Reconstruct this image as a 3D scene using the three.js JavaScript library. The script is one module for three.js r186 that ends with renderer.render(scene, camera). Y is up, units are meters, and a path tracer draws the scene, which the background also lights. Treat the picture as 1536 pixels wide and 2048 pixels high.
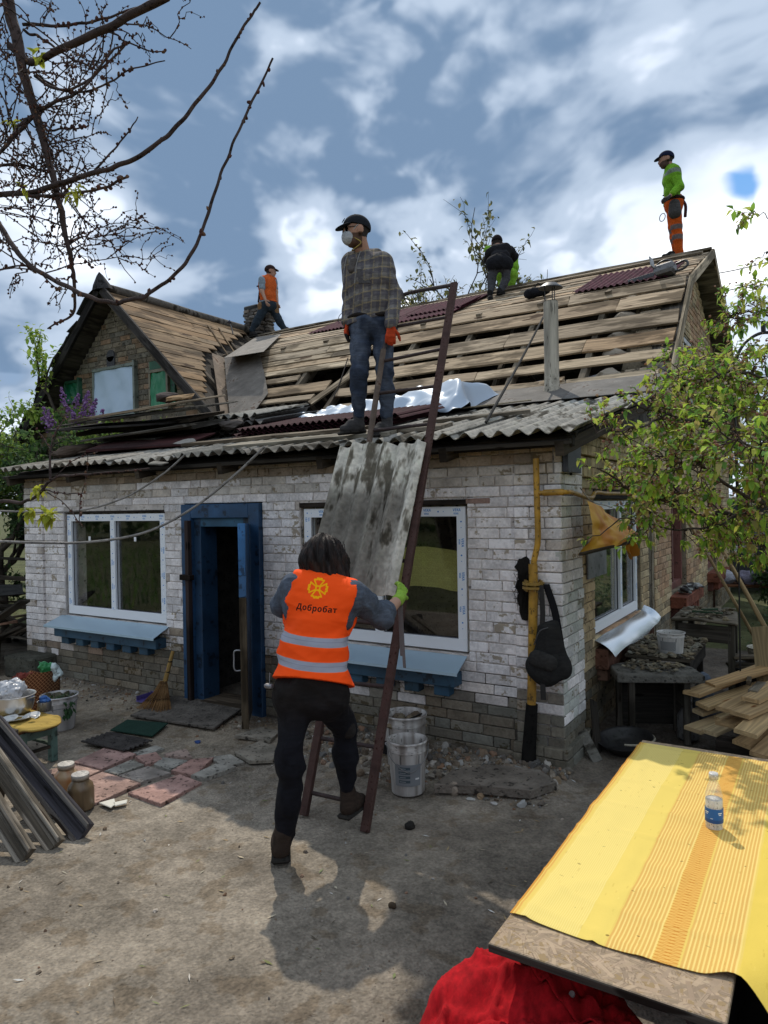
import * as THREE from 'three';
import { mergeGeometries } from 'three/addons/utils/BufferGeometryUtils.js';

// ------------------------------------------------------------------ camera, sky, sun, exposure
const scene = new THREE.Scene();
const camera = new THREE.PerspectiveCamera(72.05, 0.75, 0.05, 2000);
camera.position.set(...[1.509,1.82,4.656]);
camera.rotation.order = 'YXZ';
camera.rotation.set(THREE.MathUtils.degToRad(-0.45), THREE.MathUtils.degToRad(32.1), THREE.MathUtils.degToRad(-1.0));
const renderer = new THREE.WebGLRenderer({ antialias: true });
renderer.toneMapping = THREE.LinearToneMapping;
renderer.toneMappingExposure = 1.15;
renderer.shadowMap.enabled = true;
const SUN_DIR = new THREE.Vector3(-0.47, 1, -0.585).normalize();
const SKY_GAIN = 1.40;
const sun = new THREE.DirectionalLight(new THREE.Color(1, 0.93, 0.82), 2.6);
sun.position.copy(SUN_DIR).multiplyScalar(30);
sun.shadow.radius = 1.3;
sun.castShadow = true;
sun.shadow.camera.left = sun.shadow.camera.bottom = -16; sun.shadow.camera.right = sun.shadow.camera.top = 16;
sun.shadow.camera.far = 80; sun.shadow.mapSize.set(4096, 4096);
scene.add(sun);

// ------------------------------------------------------------------ random numbers and noise
function rngOf(a) { return () => { a = (a + 0x6d2b79f5) | 0; let t = Math.imul(a ^ (a >>> 15), 1 | a); t = (t + Math.imul(t ^ (t >>> 7), 61 | t)) ^ t; return ((t ^ (t >>> 14)) >>> 0) / 4294967296; }; }
let rnd = rngOf(7);
const rr = (a, b) => a + (b - a) * rnd();
const pick = (l) => l[Math.floor(rnd() * l.length)];
const clamp = (x, a = 0, b = 1) => Math.min(b, Math.max(a, x));
const mix = (a, b, t) => a + (b - a) * t;
const mix3 = (a, b, t) => [mix(a[0], b[0], t), mix(a[1], b[1], t), mix(a[2], b[2], t)];
const smooth = (a, b, x) => { const t = clamp((x - a) / (b - a)); return t * t * (3 - 2 * t); };
const HASH = new Float32Array(65536); { const r = rngOf(99); for (let i = 0; i < 65536; i++) HASH[i] = r(); }
const h3 = (x, y, z) => HASH[(Math.imul(x, 73856093) ^ Math.imul(y, 19349663) ^ Math.imul(z, 83492791)) & 65535];
function noise3(x, y, z) {
  const X = Math.floor(x), Y = Math.floor(y), Z = Math.floor(z);
  let u = x - X, v = y - Y, w = z - Z; u = u * u * (3 - 2 * u); v = v * v * (3 - 2 * v); w = w * w * (3 - 2 * w);
  return mix(mix(mix(h3(X, Y, Z), h3(X + 1, Y, Z), u), mix(h3(X, Y + 1, Z), h3(X + 1, Y + 1, Z), u), v),
    mix(mix(h3(X, Y, Z + 1), h3(X + 1, Y, Z + 1), u), mix(h3(X, Y + 1, Z + 1), h3(X + 1, Y + 1, Z + 1), u), v), w);
}
function fbm3(x, y, z, o = 4) { let s = 0, a = 0.5, n = 0; for (let i = 0; i < o; i++) { s += a * noise3(x, y, z); n += a; x = x * 2.03 + 11.3; y = y * 2.03 + 5.7; z = z * 2.03 + 3.1; a *= 0.5; } return s / n; }
function tn(x, y, px, py, s = 0) {            // noise that repeats every px, py cells
  const X = Math.floor(x), Y = Math.floor(y); let u = x - X, v = y - Y; u = u * u * (3 - 2 * u); v = v * v * (3 - 2 * v);
  const a = ((X % px) + px) % px, b = ((X + 1) % px + px) % px, c = ((Y % py) + py) % py, d = ((Y + 1) % py + py) % py;
  return mix(mix(h3(a, c, s), h3(b, c, s), u), mix(h3(a, d, s), h3(b, d, s), u), v);
}
function tfbm(u, v, fx, fy, o = 4, s = 0) { let t = 0, a = 0.5, n = 0; for (let i = 0; i < o; i++) { t += a * tn(u * fx, v * fy, fx, fy, s + i * 7); n += a; fx *= 2; fy *= 2; a *= 0.55; } return t / n; }

// ------------------------------------------------------------------ sky: broken cloud over blue air
function makeSky() {
  const W = 3072, H = 1536, d = new Float32Array(W * H * 4);
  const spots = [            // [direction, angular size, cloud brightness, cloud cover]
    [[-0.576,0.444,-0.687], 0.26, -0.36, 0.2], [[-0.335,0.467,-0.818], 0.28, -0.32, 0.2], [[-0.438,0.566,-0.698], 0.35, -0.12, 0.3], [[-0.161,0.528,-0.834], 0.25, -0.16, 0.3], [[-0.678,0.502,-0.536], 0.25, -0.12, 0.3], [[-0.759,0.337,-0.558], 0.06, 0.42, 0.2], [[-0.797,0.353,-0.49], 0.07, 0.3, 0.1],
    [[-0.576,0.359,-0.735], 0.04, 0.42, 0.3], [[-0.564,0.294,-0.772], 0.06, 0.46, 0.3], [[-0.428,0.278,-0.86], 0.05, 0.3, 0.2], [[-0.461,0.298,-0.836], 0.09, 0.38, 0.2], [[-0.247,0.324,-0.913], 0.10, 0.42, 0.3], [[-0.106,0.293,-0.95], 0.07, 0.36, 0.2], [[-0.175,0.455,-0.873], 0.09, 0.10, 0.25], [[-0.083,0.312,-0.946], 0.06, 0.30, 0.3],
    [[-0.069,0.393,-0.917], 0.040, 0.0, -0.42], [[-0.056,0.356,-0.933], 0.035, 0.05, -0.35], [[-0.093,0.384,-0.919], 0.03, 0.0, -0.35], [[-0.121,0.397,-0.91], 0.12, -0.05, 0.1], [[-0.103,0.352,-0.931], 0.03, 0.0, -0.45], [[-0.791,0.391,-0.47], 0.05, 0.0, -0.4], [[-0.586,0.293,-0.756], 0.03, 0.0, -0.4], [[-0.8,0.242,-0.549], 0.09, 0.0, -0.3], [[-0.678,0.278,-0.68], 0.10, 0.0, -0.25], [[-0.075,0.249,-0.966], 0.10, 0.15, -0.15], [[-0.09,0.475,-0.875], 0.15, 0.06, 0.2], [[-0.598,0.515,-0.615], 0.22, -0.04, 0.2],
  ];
  for (let j = 0; j < H; j++) {
    const el = ((j + 0.5) / H - 0.5) * Math.PI, y = Math.sin(el), c = Math.cos(el);
    for (let i = 0; i < W; i++) {
      const az = ((i + 0.5) / W - 0.5) * 2 * Math.PI, x = c * Math.cos(az), z = c * Math.sin(az), o = (j * W + i) * 4;
      let r, g, b;
      if (y < -0.06) { r = 0.12; g = 0.115; b = 0.10; }
      else {
        // cloud field on the sphere of directions, flattened as cloud decks look towards the horizon
        const k = 1 / (Math.max(y, 0) * 0.75 + 0.42), qx = x * k * 2.1, qz = z * k * 2.1, qy = y * 2.6;
        const wx = fbm3(qx * 1.1 + 7, qy * 1.1, qz * 1.1, 4) - 0.5, wz = fbm3(qx * 1.1 + 31, qy * 1.1 + 4, qz * 1.1, 4) - 0.5;
        const big = fbm3(qx + wx * 1.6, qy + 1.5, qz + wz * 1.6, 4), med = fbm3(qx * 2.6 + wx * 3.4, qy * 3.2, qz * 2.6 + wz * 3.4, 5), fine = fbm3(qx * 7 + wx * 5, qy * 9, qz * 7 + wz * 5, 5), puff = 1 - Math.abs(2 * fbm3(qx * 4.6 + wz * 3, qy * 6.5, qz * 4.6 + wx * 3, 5) - 1) * 2.2;
        let bright = 0.50 + (big - 0.5) * 1.05 + (med - 0.5) * 0.50 + (fine - 0.5) * 0.34, cover = 0.84 + (med - 0.5) * 1.0 + (big - 0.5) * 0.6 + (fine - 0.5) * 0.3;  // base brightness raised to fill shaded walls; negative spots darken the visible part
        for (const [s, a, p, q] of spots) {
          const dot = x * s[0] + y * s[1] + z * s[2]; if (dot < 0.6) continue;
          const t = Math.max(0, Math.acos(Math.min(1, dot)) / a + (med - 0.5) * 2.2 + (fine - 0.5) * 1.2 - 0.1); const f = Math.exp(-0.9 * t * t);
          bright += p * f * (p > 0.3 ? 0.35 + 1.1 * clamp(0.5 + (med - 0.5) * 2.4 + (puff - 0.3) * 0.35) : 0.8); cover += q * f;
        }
        cover = smooth(0.38, 0.66, cover); bright = clamp(bright, 0, 1.2);
        const low = smooth(0.5, 0.0, y), air = [mix(0.11, 0.30, low), mix(0.27, 0.46, low), mix(0.55, 0.68, low)];
        const dark = [0.120, 0.185, 0.285], mid = [0.345, 0.415, 0.515], pale = [0.60, 0.66, 0.755], white = [1.0, 1.02, 1.04];
        let cl = bright < 0.42 ? mix3(dark, mid, smooth(0, 0.42, bright)) : bright < 0.72 ? mix3(mid, pale, smooth(0.42, 0.72, bright)) : mix3(pale, white, smooth(0.72, 1.05, bright));
        const v = mix3(air, cl, cover); [r, g, b] = v;
        if (y < 0) { const t = smooth(0, -0.06, y); r = mix(r, 0.12, t); g = mix(g, 0.115, t); b = mix(b, 0.10, t); }
      }
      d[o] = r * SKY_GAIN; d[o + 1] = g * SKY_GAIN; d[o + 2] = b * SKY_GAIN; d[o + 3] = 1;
    }
  }
  const t = new THREE.DataTexture(d, W, H, THREE.RGBAFormat, THREE.FloatType);
  t.mapping = THREE.EquirectangularReflectionMapping; t.magFilter = t.minFilter = THREE.LinearFilter; t.needsUpdate = true;
  return t;
}
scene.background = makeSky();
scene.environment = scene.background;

// ------------------------------------------------------------------ helpers: names, parts, geometry
const taken = new Map();
function numbered(name) { const n = taken.get(name) ?? 0; taken.set(name, n + 1); return n ? name + '_' + String(n).padStart(3, '0') : name; }
function tag(o, label, category, group) { o.userData = { ...o.userData, label, category }; if (group) o.userData.group = group; return o; }
function thing(name, label, category, pos = [0, 0, 0], turn = 0, group) {
  const o = new THREE.Group(); o.name = numbered(name); scene.add(o); o.position.set(...pos); o.rotation.y = turn; return tag(o, label, category, group);
}
function part(name, geom, mat, parent, opt = {}) {
  const o = new THREE.Mesh(Array.isArray(geom) ? join(geom) : geom, mat); o.name = parent === scene ? numbered(name) : name; o.castShadow = o.receiveShadow = true; parent.add(o);
  if (opt.stuff) o.userData.kind = 'stuff';
  if (opt.structure) o.userData.kind = 'structure';
  if (opt.label) o.userData.label = opt.label;
  return o;
}
const sub3 = (a, b) => [a[0] - b[0], a[1] - b[1], a[2] - b[2]], add3 = (a, b) => [a[0] + b[0], a[1] + b[1], a[2] + b[2]], mul3 = (a, s) => [a[0] * s, a[1] * s, a[2] * s];
const dot3 = (a, b) => a[0] * b[0] + a[1] * b[1] + a[2] * b[2], len3 = (a) => Math.hypot(a[0], a[1], a[2]), norm3 = (a) => mul3(a, 1 / (len3(a) || 1));
const cross3 = (a, b) => [a[1] * b[2] - a[2] * b[1], a[2] * b[0] - a[0] * b[2], a[0] * b[1] - a[1] * b[0]], lerp3 = (a, b, t) => add3(a, mul3(sub3(b, a), t));
const m4 = () => new THREE.Matrix4();
function frame(o, x, y, z) { return m4().set(x[0], y[0], z[0], o[0], x[1], y[1], z[1], o[1], x[2], y[2], z[2], o[2], 0, 0, 0, 1); }
function prep(g, color) {        // every geometry: not indexed, with position, normal, uv and colour
  if (g.index) g = g.toNonIndexed();
  const n = g.attributes.position.count;
  if (!g.attributes.normal) g.computeVertexNormals();
  if (!g.attributes.uv) g.setAttribute('uv', new THREE.BufferAttribute(new Float32Array(n * 2), 2));
  if (color || !g.attributes.color) paint(g, color ?? [1, 1, 1]);
  for (const k of Object.keys(g.attributes)) if (!['position', 'normal', 'uv', 'color'].includes(k)) g.deleteAttribute(k);
  g.morphAttributes = {}; return g;
}
function paint(g, color) {       // a colour, or a function of place that gives one
  const p = g.attributes.position, nn = g.attributes.normal, c = new Float32Array(p.count * 3), f = typeof color === 'function';
  for (let i = 0; i < p.count; i++) { const v = f ? color(p.getX(i), p.getY(i), p.getZ(i), nn ? nn.getX(i) : 0, nn ? nn.getY(i) : 0, nn ? nn.getZ(i) : 0) : color; c[i * 3] = v[0]; c[i * 3 + 1] = v[1]; c[i * 3 + 2] = v[2]; }
  g.setAttribute('color', new THREE.BufferAttribute(c, 3)); return g;
}
function join(list) { return list.length === 1 ? prep(list[0]) : mergeGeometries(list.map((g) => prep(g))); }
class Soup {                     // loose triangles and quads with flat normals and uv in metres
  constructor() { this.p = []; this.u = []; this.c = []; }
  tri(a, b, c, ua, ub, uc, col = [1, 1, 1]) { this.p.push(...a, ...b, ...c); this.u.push(...ua, ...ub, ...uc); for (let i = 0; i < 3; i++) this.c.push(...col); }
  quad(a, b, c, d, col, uv) {
    if (!uv) { const x = norm3(sub3(b, a)), n = norm3(cross3(sub3(b, a), sub3(d, a))), y = cross3(n, x); uv = [a, b, c, d].map((p) => [dot3(sub3(p, a), x), dot3(sub3(p, a), y)]); }
    this.tri(a, b, c, uv[0], uv[1], uv[2], col); this.tri(a, c, d, uv[0], uv[2], uv[3], col);
  }
  geo() {
    const g = new THREE.BufferGeometry(); g.setAttribute('position', new THREE.BufferAttribute(new Float32Array(this.p), 3)); g.setAttribute('uv', new THREE.BufferAttribute(new Float32Array(this.u), 2));
    g.setAttribute('color', new THREE.BufferAttribute(new Float32Array(this.c), 3)); g.computeVertexNormals(); return g;
  }
}
// a box with chamfered edges, centred; uv in metres with a random start
function cbox(w, h, d, c = 0.004, color = [1, 1, 1], jit = 0, axis = 0) {
  c = Math.min(c, w * 0.45, h * 0.45, d * 0.45);
  const s = new Soup(), H = [w / 2, h / 2, d / 2], off = [rnd() * 5, rnd() * 5], J = {};
  const V = (sg, f) => { const k = sg.join(); J[k] ??= [rr(-jit, jit), rr(-jit, jit), rr(-jit, jit)]; return [0, 1, 2].map((i) => sg[i] * (H[i] - (i === f ? 0 : c)) + J[k][i]); };
  const face = (pts) => {
    let n = cross3(sub3(pts[1], pts[0]), sub3(pts[2], pts[0])); const m = pts.reduce((a, b) => add3(a, b), [0, 0, 0]);
    if (dot3(n, m) < 0) { pts = pts.slice().reverse(); n = mul3(n, -1); }
    const a = n.map(Math.abs), ax = a[0] >= a[1] && a[0] >= a[2] ? 0 : a[1] >= a[2] ? 1 : 2;
    let U = ax === 0 ? [2, 1] : ax === 1 ? [0, 2] : [0, 1]; if (axis === 1) U = U[1] === 1 ? [1, U[0]] : U; if (axis === 2) U = U.includes(2) ? [2, U[0] === 2 ? U[1] : U[0]] : U;
    const uv = pts.map((p) => [p[U[0]] + off[0], p[U[1]] + off[1]]);
    s.tri(pts[0], pts[1], pts[2], uv[0], uv[1], uv[2], color); if (pts[3]) s.tri(pts[0], pts[2], pts[3], uv[0], uv[2], uv[3], color);
  };
  for (let f = 0; f < 3; f++) {
    const [a, b] = [0, 1, 2].filter((i) => i !== f);
    for (const sf of [-1, 1]) face([[-1, -1], [1, -1], [1, 1], [-1, 1]].map(([p, q]) => { const g = []; g[f] = sf; g[a] = p; g[b] = q; return V(g, f); }));
    for (const p of [-1, 1]) for (const q of [-1, 1]) { const lo = [], hi = []; lo[f] = -1; hi[f] = 1; lo[a] = hi[a] = p; lo[b] = hi[b] = q; face([V(lo, a), V(hi, a), V(hi, b), V(lo, b)]); }
  }
  for (const x of [-1, 1]) for (const y of [-1, 1]) for (const z of [-1, 1]) face([V([x, y, z], 0), V([x, y, z], 1), V([x, y, z], 2)]);
  return s.geo();
}
const at = (g, x, y, z, rx = 0, ry = 0, rz = 0, s = 1) => g.applyMatrix4(m4().compose(new THREE.Vector3(x, y, z), new THREE.Quaternion().setFromEuler(new THREE.Euler(rx, ry, rz)), Array.isArray(s) ? new THREE.Vector3(...s) : new THREE.Vector3(s, s, s)));
// a box between two opposite corners of an upright, axis-parallel block
const block = (a, b, c, col, jit, axis) => at(cbox(Math.abs(b[0] - a[0]), Math.abs(b[1] - a[1]), Math.abs(b[2] - a[2]), c, col, jit, axis), (a[0] + b[0]) / 2, (a[1] + b[1]) / 2, (a[2] + b[2]) / 2);
// a bar of rectangular section from a to b; up gives the direction of its thickness t
function bar(a, b, w, t, up = [0, 1, 0], col, c = 0.003) {
  const x = norm3(sub3(b, a)), z = norm3(cross3(x, up)), y = cross3(z, x), m = lerp3(a, b, 0.5);
  return cbox(len3(sub3(b, a)), t, w, c, col).applyMatrix4(frame(m, x, y, z));
}
// rings of points joined into a skin
function loft(rings, { cap = true, flat = false, color, vlen } = {}) {
  const n = rings[0].length, g = new THREE.BufferGeometry(), P = [], U = [], I = []; let u = 0;
  rings.forEach((r, k) => {
    if (k) u += len3(sub3(lerp3(r[0], r[n >> 1], 0.5), lerp3(rings[k - 1][0], rings[k - 1][n >> 1], 0.5)));
    let v = 0; for (let i = 0; i <= n; i++) { const p = r[i % n]; if (i) v += len3(sub3(p, r[i - 1])); P.push(...p); U.push(u, vlen ? vlen * i / n : v); }
  });
  for (let k = 0; k + 1 < rings.length; k++) for (let i = 0; i < n; i++) { const a = k * (n + 1) + i, b = a + n + 1; I.push(a, a + 1, b, a + 1, b + 1, b); }
  g.setAttribute('position', new THREE.BufferAttribute(new Float32Array(P), 3)); g.setAttribute('uv', new THREE.BufferAttribute(new Float32Array(U), 2)); g.setIndex(I);
  let out;
  if (flat) { out = g.toNonIndexed(); out.computeVertexNormals(); }
  else {                       // average normals over the seam as well
    g.computeVertexNormals(); const N = g.attributes.normal;
    for (let k = 0; k < rings.length; k++) { const a = k * (n + 1), b = a + n, v = norm3([N.getX(a) + N.getX(b), N.getY(a) + N.getY(b), N.getZ(a) + N.getZ(b)]); N.setXYZ(a, ...v); N.setXYZ(b, ...v); }
    out = g.toNonIndexed();
  }
  if (cap) {
    const s = new Soup();
    for (const [r, f] of [[rings[0], 0], [rings[rings.length - 1], 1]]) { const m = mul3(r.reduce((a, b) => add3(a, b), [0, 0, 0]), 1 / n); for (let i = 0; i < n; i++) { const a = r[i], b = r[(i + 1) % n], q = (p) => [dot3(sub3(p, m), norm3(sub3(r[0], m))), len3(sub3(p, m)) * 0.7]; f ? s.tri(m, a, b, q(m), q(a), q(b)) : s.tri(m, b, a, q(m), q(b), q(a)); } }
    const cg = s.geo(); cg.deleteAttribute('color'); out = mergeGeometries([out, cg]);
  }
  return prep(out, color);
}
function curve(pts, n, closed = false) { return new THREE.CatmullRomCurve3(pts.map((p) => new THREE.Vector3(...p)), closed, 'centripetal').getPoints(n).map((p) => [p.x, p.y, p.z]); }
function tube(pts, r, seg = 8, opt = {}) {       // r: a number, or a function of 0..1 along the line
  const rad = typeof r === 'function' ? r : () => r, rings = []; let up = null;
  const L = [0]; for (let i = 1; i < pts.length; i++) L.push(L[i - 1] + len3(sub3(pts[i], pts[i - 1])));
  pts.forEach((p, i) => {
    const t = norm3(sub3(pts[Math.min(i + 1, pts.length - 1)], pts[Math.max(i - 1, 0)]));
    if (!up) up = Math.abs(t[1]) < 0.9 ? [0, 1, 0] : [1, 0, 0];
    const x = norm3(cross3(up, t)), y = cross3(t, x); up = y; const q = rad(L[i] / L[L.length - 1]);
    rings.push(Array.from({ length: seg }, (_, k) => { const a = -k / seg * Math.PI * 2; return add3(p, add3(mul3(x, Math.cos(a) * q), mul3(y, Math.sin(a) * q))); }));
  });
  return loft(rings, opt);
}
// a plank along x, centred, its edges a little uneven; grain runs along u
function plank(L, w, t, color = [1, 1, 1], o = {}) {
  const n = o.n ?? Math.max(2, Math.min(9, Math.round(L / 0.35))), s0 = rnd() * 100, wob = o.wob ?? 0.006, sag = o.sag ?? 0, c = o.c ?? 0.003, rings = [], off = [rnd() * 4, rnd() * 2];
  for (let i = 0; i <= n; i++) {
    const x = (i / n - 0.5) * L, e1 = (noise3(s0, i * 1.3, 0) - 0.5) * 2 * wob, e2 = (noise3(s0, i * 1.3, 9) - 0.5) * 2 * wob, y = (noise3(s0 + 5, i * 0.7, 3) - 0.5) * 2 * (o.warp ?? 0.004) - sag * Math.sin(i / n * Math.PI);
    const sk = (i === 0 ? -1 : i === n ? 1 : 0) * (o.skew ?? rr(-0.01, 0.01));
    rings.push([[-w / 2 + e1 + c, y + t / 2], [w / 2 + e2 - c, y + t / 2], [w / 2 + e2, y + t / 2 - c], [w / 2 + e2, y - t / 2], [-w / 2 + e1, y - t / 2], [-w / 2 + e1, y + t / 2 - c]].map(([z, yy]) => [x + sk * z / w * 2, yy, z]));
  }
  const g = loft(rings, { flat: true, color }), u = g.attributes.uv; for (let i = 0; i < u.count; i++) u.setXY(i, u.getX(i) + off[0], u.getY(i) + off[1]);
  return g;
}
// corrugated sheet: x across the waves, z down the slope, y up, one corner at the origin
function corrugated(w, l, pitch, amp, t, o = {}) {
  const nx = Math.round(w / pitch * (o.seg ?? 8)), nz = o.nz ?? 6, s0 = rnd() * 50, ph = o.phase ?? 0, top = [], bot = [], col = o.color ?? [1, 1, 1];
  const Y = (x, z) => amp * Math.sin((x / pitch) * 2 * Math.PI + ph) + (noise3(s0 + x * 1.5, z * 1.2, 4) - 0.5) * (o.rough ?? 0.012);
  const ez = (x) => (o.ragged ? (noise3(s0, x * 6, 7) - 0.5) * o.ragged + (noise3(s0, x * 25, 2) - 0.5) * o.ragged * 0.5 : 0);
  for (let j = 0; j <= nz; j++) { const a = [], b = []; for (let i = 0; i <= nx; i++) { const x = i / nx * w, z = j / nz * l + (j === nz ? ez(x) : j === 0 ? -ez(x + 9) : 0), y = Y(x, z); a.push([x, y, z]); b.push([x, y - t, z]); } top.push(a); bot.push(b); }
  const P = [], U = [], I = [], o1 = rnd() * 3, o2 = rnd() * 3;
  const put = (p, u, v) => { P.push(...p); U.push(u + o1, v + o2); return P.length / 3 - 1; };
  const sheet = (rows, flip) => { const id = rows.map((r) => r.map((p) => put(p, p[0] * 1.15, p[2]))); for (let j = 0; j < nz; j++) for (let i = 0; i < nx; i++) { const a = id[j][i], b = id[j][i + 1], c = id[j + 1][i + 1], d = id[j + 1][i]; flip ? I.push(a, b, c, a, c, d) : I.push(a, c, b, a, d, c); } };
  const strip = (p, q) => { for (let i = 0; i + 1 < p.length; i++) { const k = [p[i], p[i + 1], q[i + 1], q[i]].map((v) => put(v, v[0] + v[2], v[1])); I.push(k[0], k[2], k[1], k[0], k[3], k[2]); } };
  sheet(top, false); sheet(bot, true); strip(bot[0], top[0]); strip(top[nz], bot[nz]); strip(top.map((r) => r[0]), bot.map((r) => r[0])); strip(bot.map((r) => r[nx]), top.map((r) => r[nx]));
  const g = new THREE.BufferGeometry(); g.setAttribute('position', new THREE.BufferAttribute(new Float32Array(P), 3)); g.setAttribute('uv', new THREE.BufferAttribute(new Float32Array(U), 2)); g.setIndex(I); g.computeVertexNormals();
  return prep(g, col);
}
const lathe = (prof, seg = 28, color) => prep(new THREE.LatheGeometry(prof.map(([x, y]) => new THREE.Vector2(x, y)), seg), color);
const sphere = (x, y, z, r, color, ws = 10, hs = 8) => { const s = Array.isArray(r) ? r : [r, r, r]; return prep(at(new THREE.SphereGeometry(1, ws, hs), x, y, z, 0, 0, 0, s), color); };
const cyl = (a, b, r0, r1 = r0, seg = 12, color) => tube([a, b], (t) => mix(r0, r1, t), seg, { color });
// a rough lump: a ball pushed about by noise
function lump(r, color, o = {}) {
  const g = new THREE.IcosahedronGeometry(1, o.detail ?? 1), p = g.attributes.position, s = rnd() * 90, k = o.k ?? 0.5, R = Array.isArray(r) ? r : [r, r, r];
  for (let i = 0; i < p.count; i++) { const v = [p.getX(i), p.getY(i), p.getZ(i)], f = 1 + (noise3(s + v[0] * 1.6, v[1] * 1.6, v[2] * 1.6) - 0.5) * 2 * k; p.setXYZ(i, v[0] * R[0] * f, v[1] * R[1] * f, v[2] * R[2] * f); }
  g.deleteAttribute('uv'); if (o.smooth) { const q = mergeFix(g); return prep(q, color); } g.computeVertexNormals(); return prep(g, color);
}
function mergeFix(g) { const p = g.attributes.position, map = new Map(), P = [], I = []; for (let i = 0; i < p.count; i++) { const k = [p.getX(i), p.getY(i), p.getZ(i)].map((v) => Math.round(v * 1e4)).join(); if (!map.has(k)) { map.set(k, P.length / 3); P.push(p.getX(i), p.getY(i), p.getZ(i)); } I.push(map.get(k)); } const q = new THREE.BufferGeometry(); q.setAttribute('position', new THREE.BufferAttribute(new Float32Array(P), 3)); q.setIndex(I); q.computeVertexNormals(); return q; }
// a cloth or film: a grid of points given by f(u, v), two-sided by thickness t
function sheetOf(f, nu, nv, t = 0.002, color, uvf) {
  const id = (i, j) => i * (nv + 1) + j, P = [], U = [], I = [];
  for (let i = 0; i <= nu; i++) for (let j = 0; j <= nv; j++) { P.push(...f(i / nu, j / nv)); U.push(...(uvf ? uvf(i / nu, j / nv) : [i / nu, j / nv])); }
  for (let i = 0; i < nu; i++) for (let j = 0; j < nv; j++) I.push(id(i, j), id(i + 1, j), id(i + 1, j + 1), id(i, j), id(i + 1, j + 1), id(i, j + 1));
  const g = new THREE.BufferGeometry(); g.setAttribute('position', new THREE.BufferAttribute(new Float32Array(P), 3)); g.setAttribute('uv', new THREE.BufferAttribute(new Float32Array(U), 2)); g.setIndex(I); g.computeVertexNormals();
  if (!t) return prep(g, color);
  const n = g.attributes.normal, N = P.length / 3, Q = P.slice(); for (let i = 0; i < N; i++) { Q.push(P[i * 3] - n.getX(i) * t, P[i * 3 + 1] - n.getY(i) * t, P[i * 3 + 2] - n.getZ(i) * t); }
  const J = I.slice(); for (let i = 0; i < I.length; i += 3) J.push(I[i] + N, I[i + 2] + N, I[i + 1] + N);
  const e = (a, b) => J.push(a, a + N, b, b, a + N, b + N);
  for (let i = 0; i < nu; i++) { e(id(i, 0), id(i + 1, 0)); e(id(i + 1, nv), id(i, nv)); } for (let j = 0; j < nv; j++) { e(id(0, j + 1), id(0, j)); e(id(nu, j), id(nu, j + 1)); }
  const h = new THREE.BufferGeometry(); h.setAttribute('position', new THREE.BufferAttribute(new Float32Array(Q), 3)); h.setAttribute('uv', new THREE.BufferAttribute(new Float32Array([...U, ...U]), 2)); h.setIndex(J); h.computeVertexNormals(); return prep(h, color);
}

// ------------------------------------------------------------------ textures and materials
function tex(w, h, f, srgb = true, repeat = [1, 1]) {       // f(u, v) gives a colour of 0..1
  const d = new Uint8Array(w * h * 4);
  for (let j = 0; j < h; j++) for (let i = 0; i < w; i++) { const c = f((i + 0.5) / w, (j + 0.5) / h), o = (j * w + i) * 4; if (typeof c === 'number') d[o] = d[o + 1] = d[o + 2] = clamp(c) * 255; else { d[o] = clamp(c[0]) * 255; d[o + 1] = clamp(c[1]) * 255; d[o + 2] = clamp(c[2]) * 255; } d[o + 3] = 255; }
  const t = new THREE.DataTexture(d, w, h); t.wrapS = t.wrapT = THREE.RepeatWrapping; t.magFilter = THREE.LinearFilter; t.minFilter = THREE.LinearMipmapLinearFilter; t.generateMipmaps = true; if (srgb) t.colorSpace = THREE.SRGBColorSpace; t.repeat.set(...repeat); t.needsUpdate = true; return t;
}
function canvasTex(w, h, draw, srgb = true) { const c = document.createElement('canvas'); c.width = w; c.height = h; draw(c.getContext('2d'), w, h); const t = new THREE.CanvasTexture(c); if (srgb) t.colorSpace = THREE.SRGBColorSpace; t.anisotropy = 8; return t; }
const rep = (t, x, y = x) => { const c = t.clone(); c.repeat.set(x, y); c.needsUpdate = true; return c; };
function mat(o) { const m = new THREE.MeshPhysicalMaterial({ specularIntensity: (o.roughness ?? 0.85) > 0.72 ? 0.35 : 0.9, roughness: 0.85, metalness: 0, vertexColors: true, ...o }); return m; }
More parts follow.
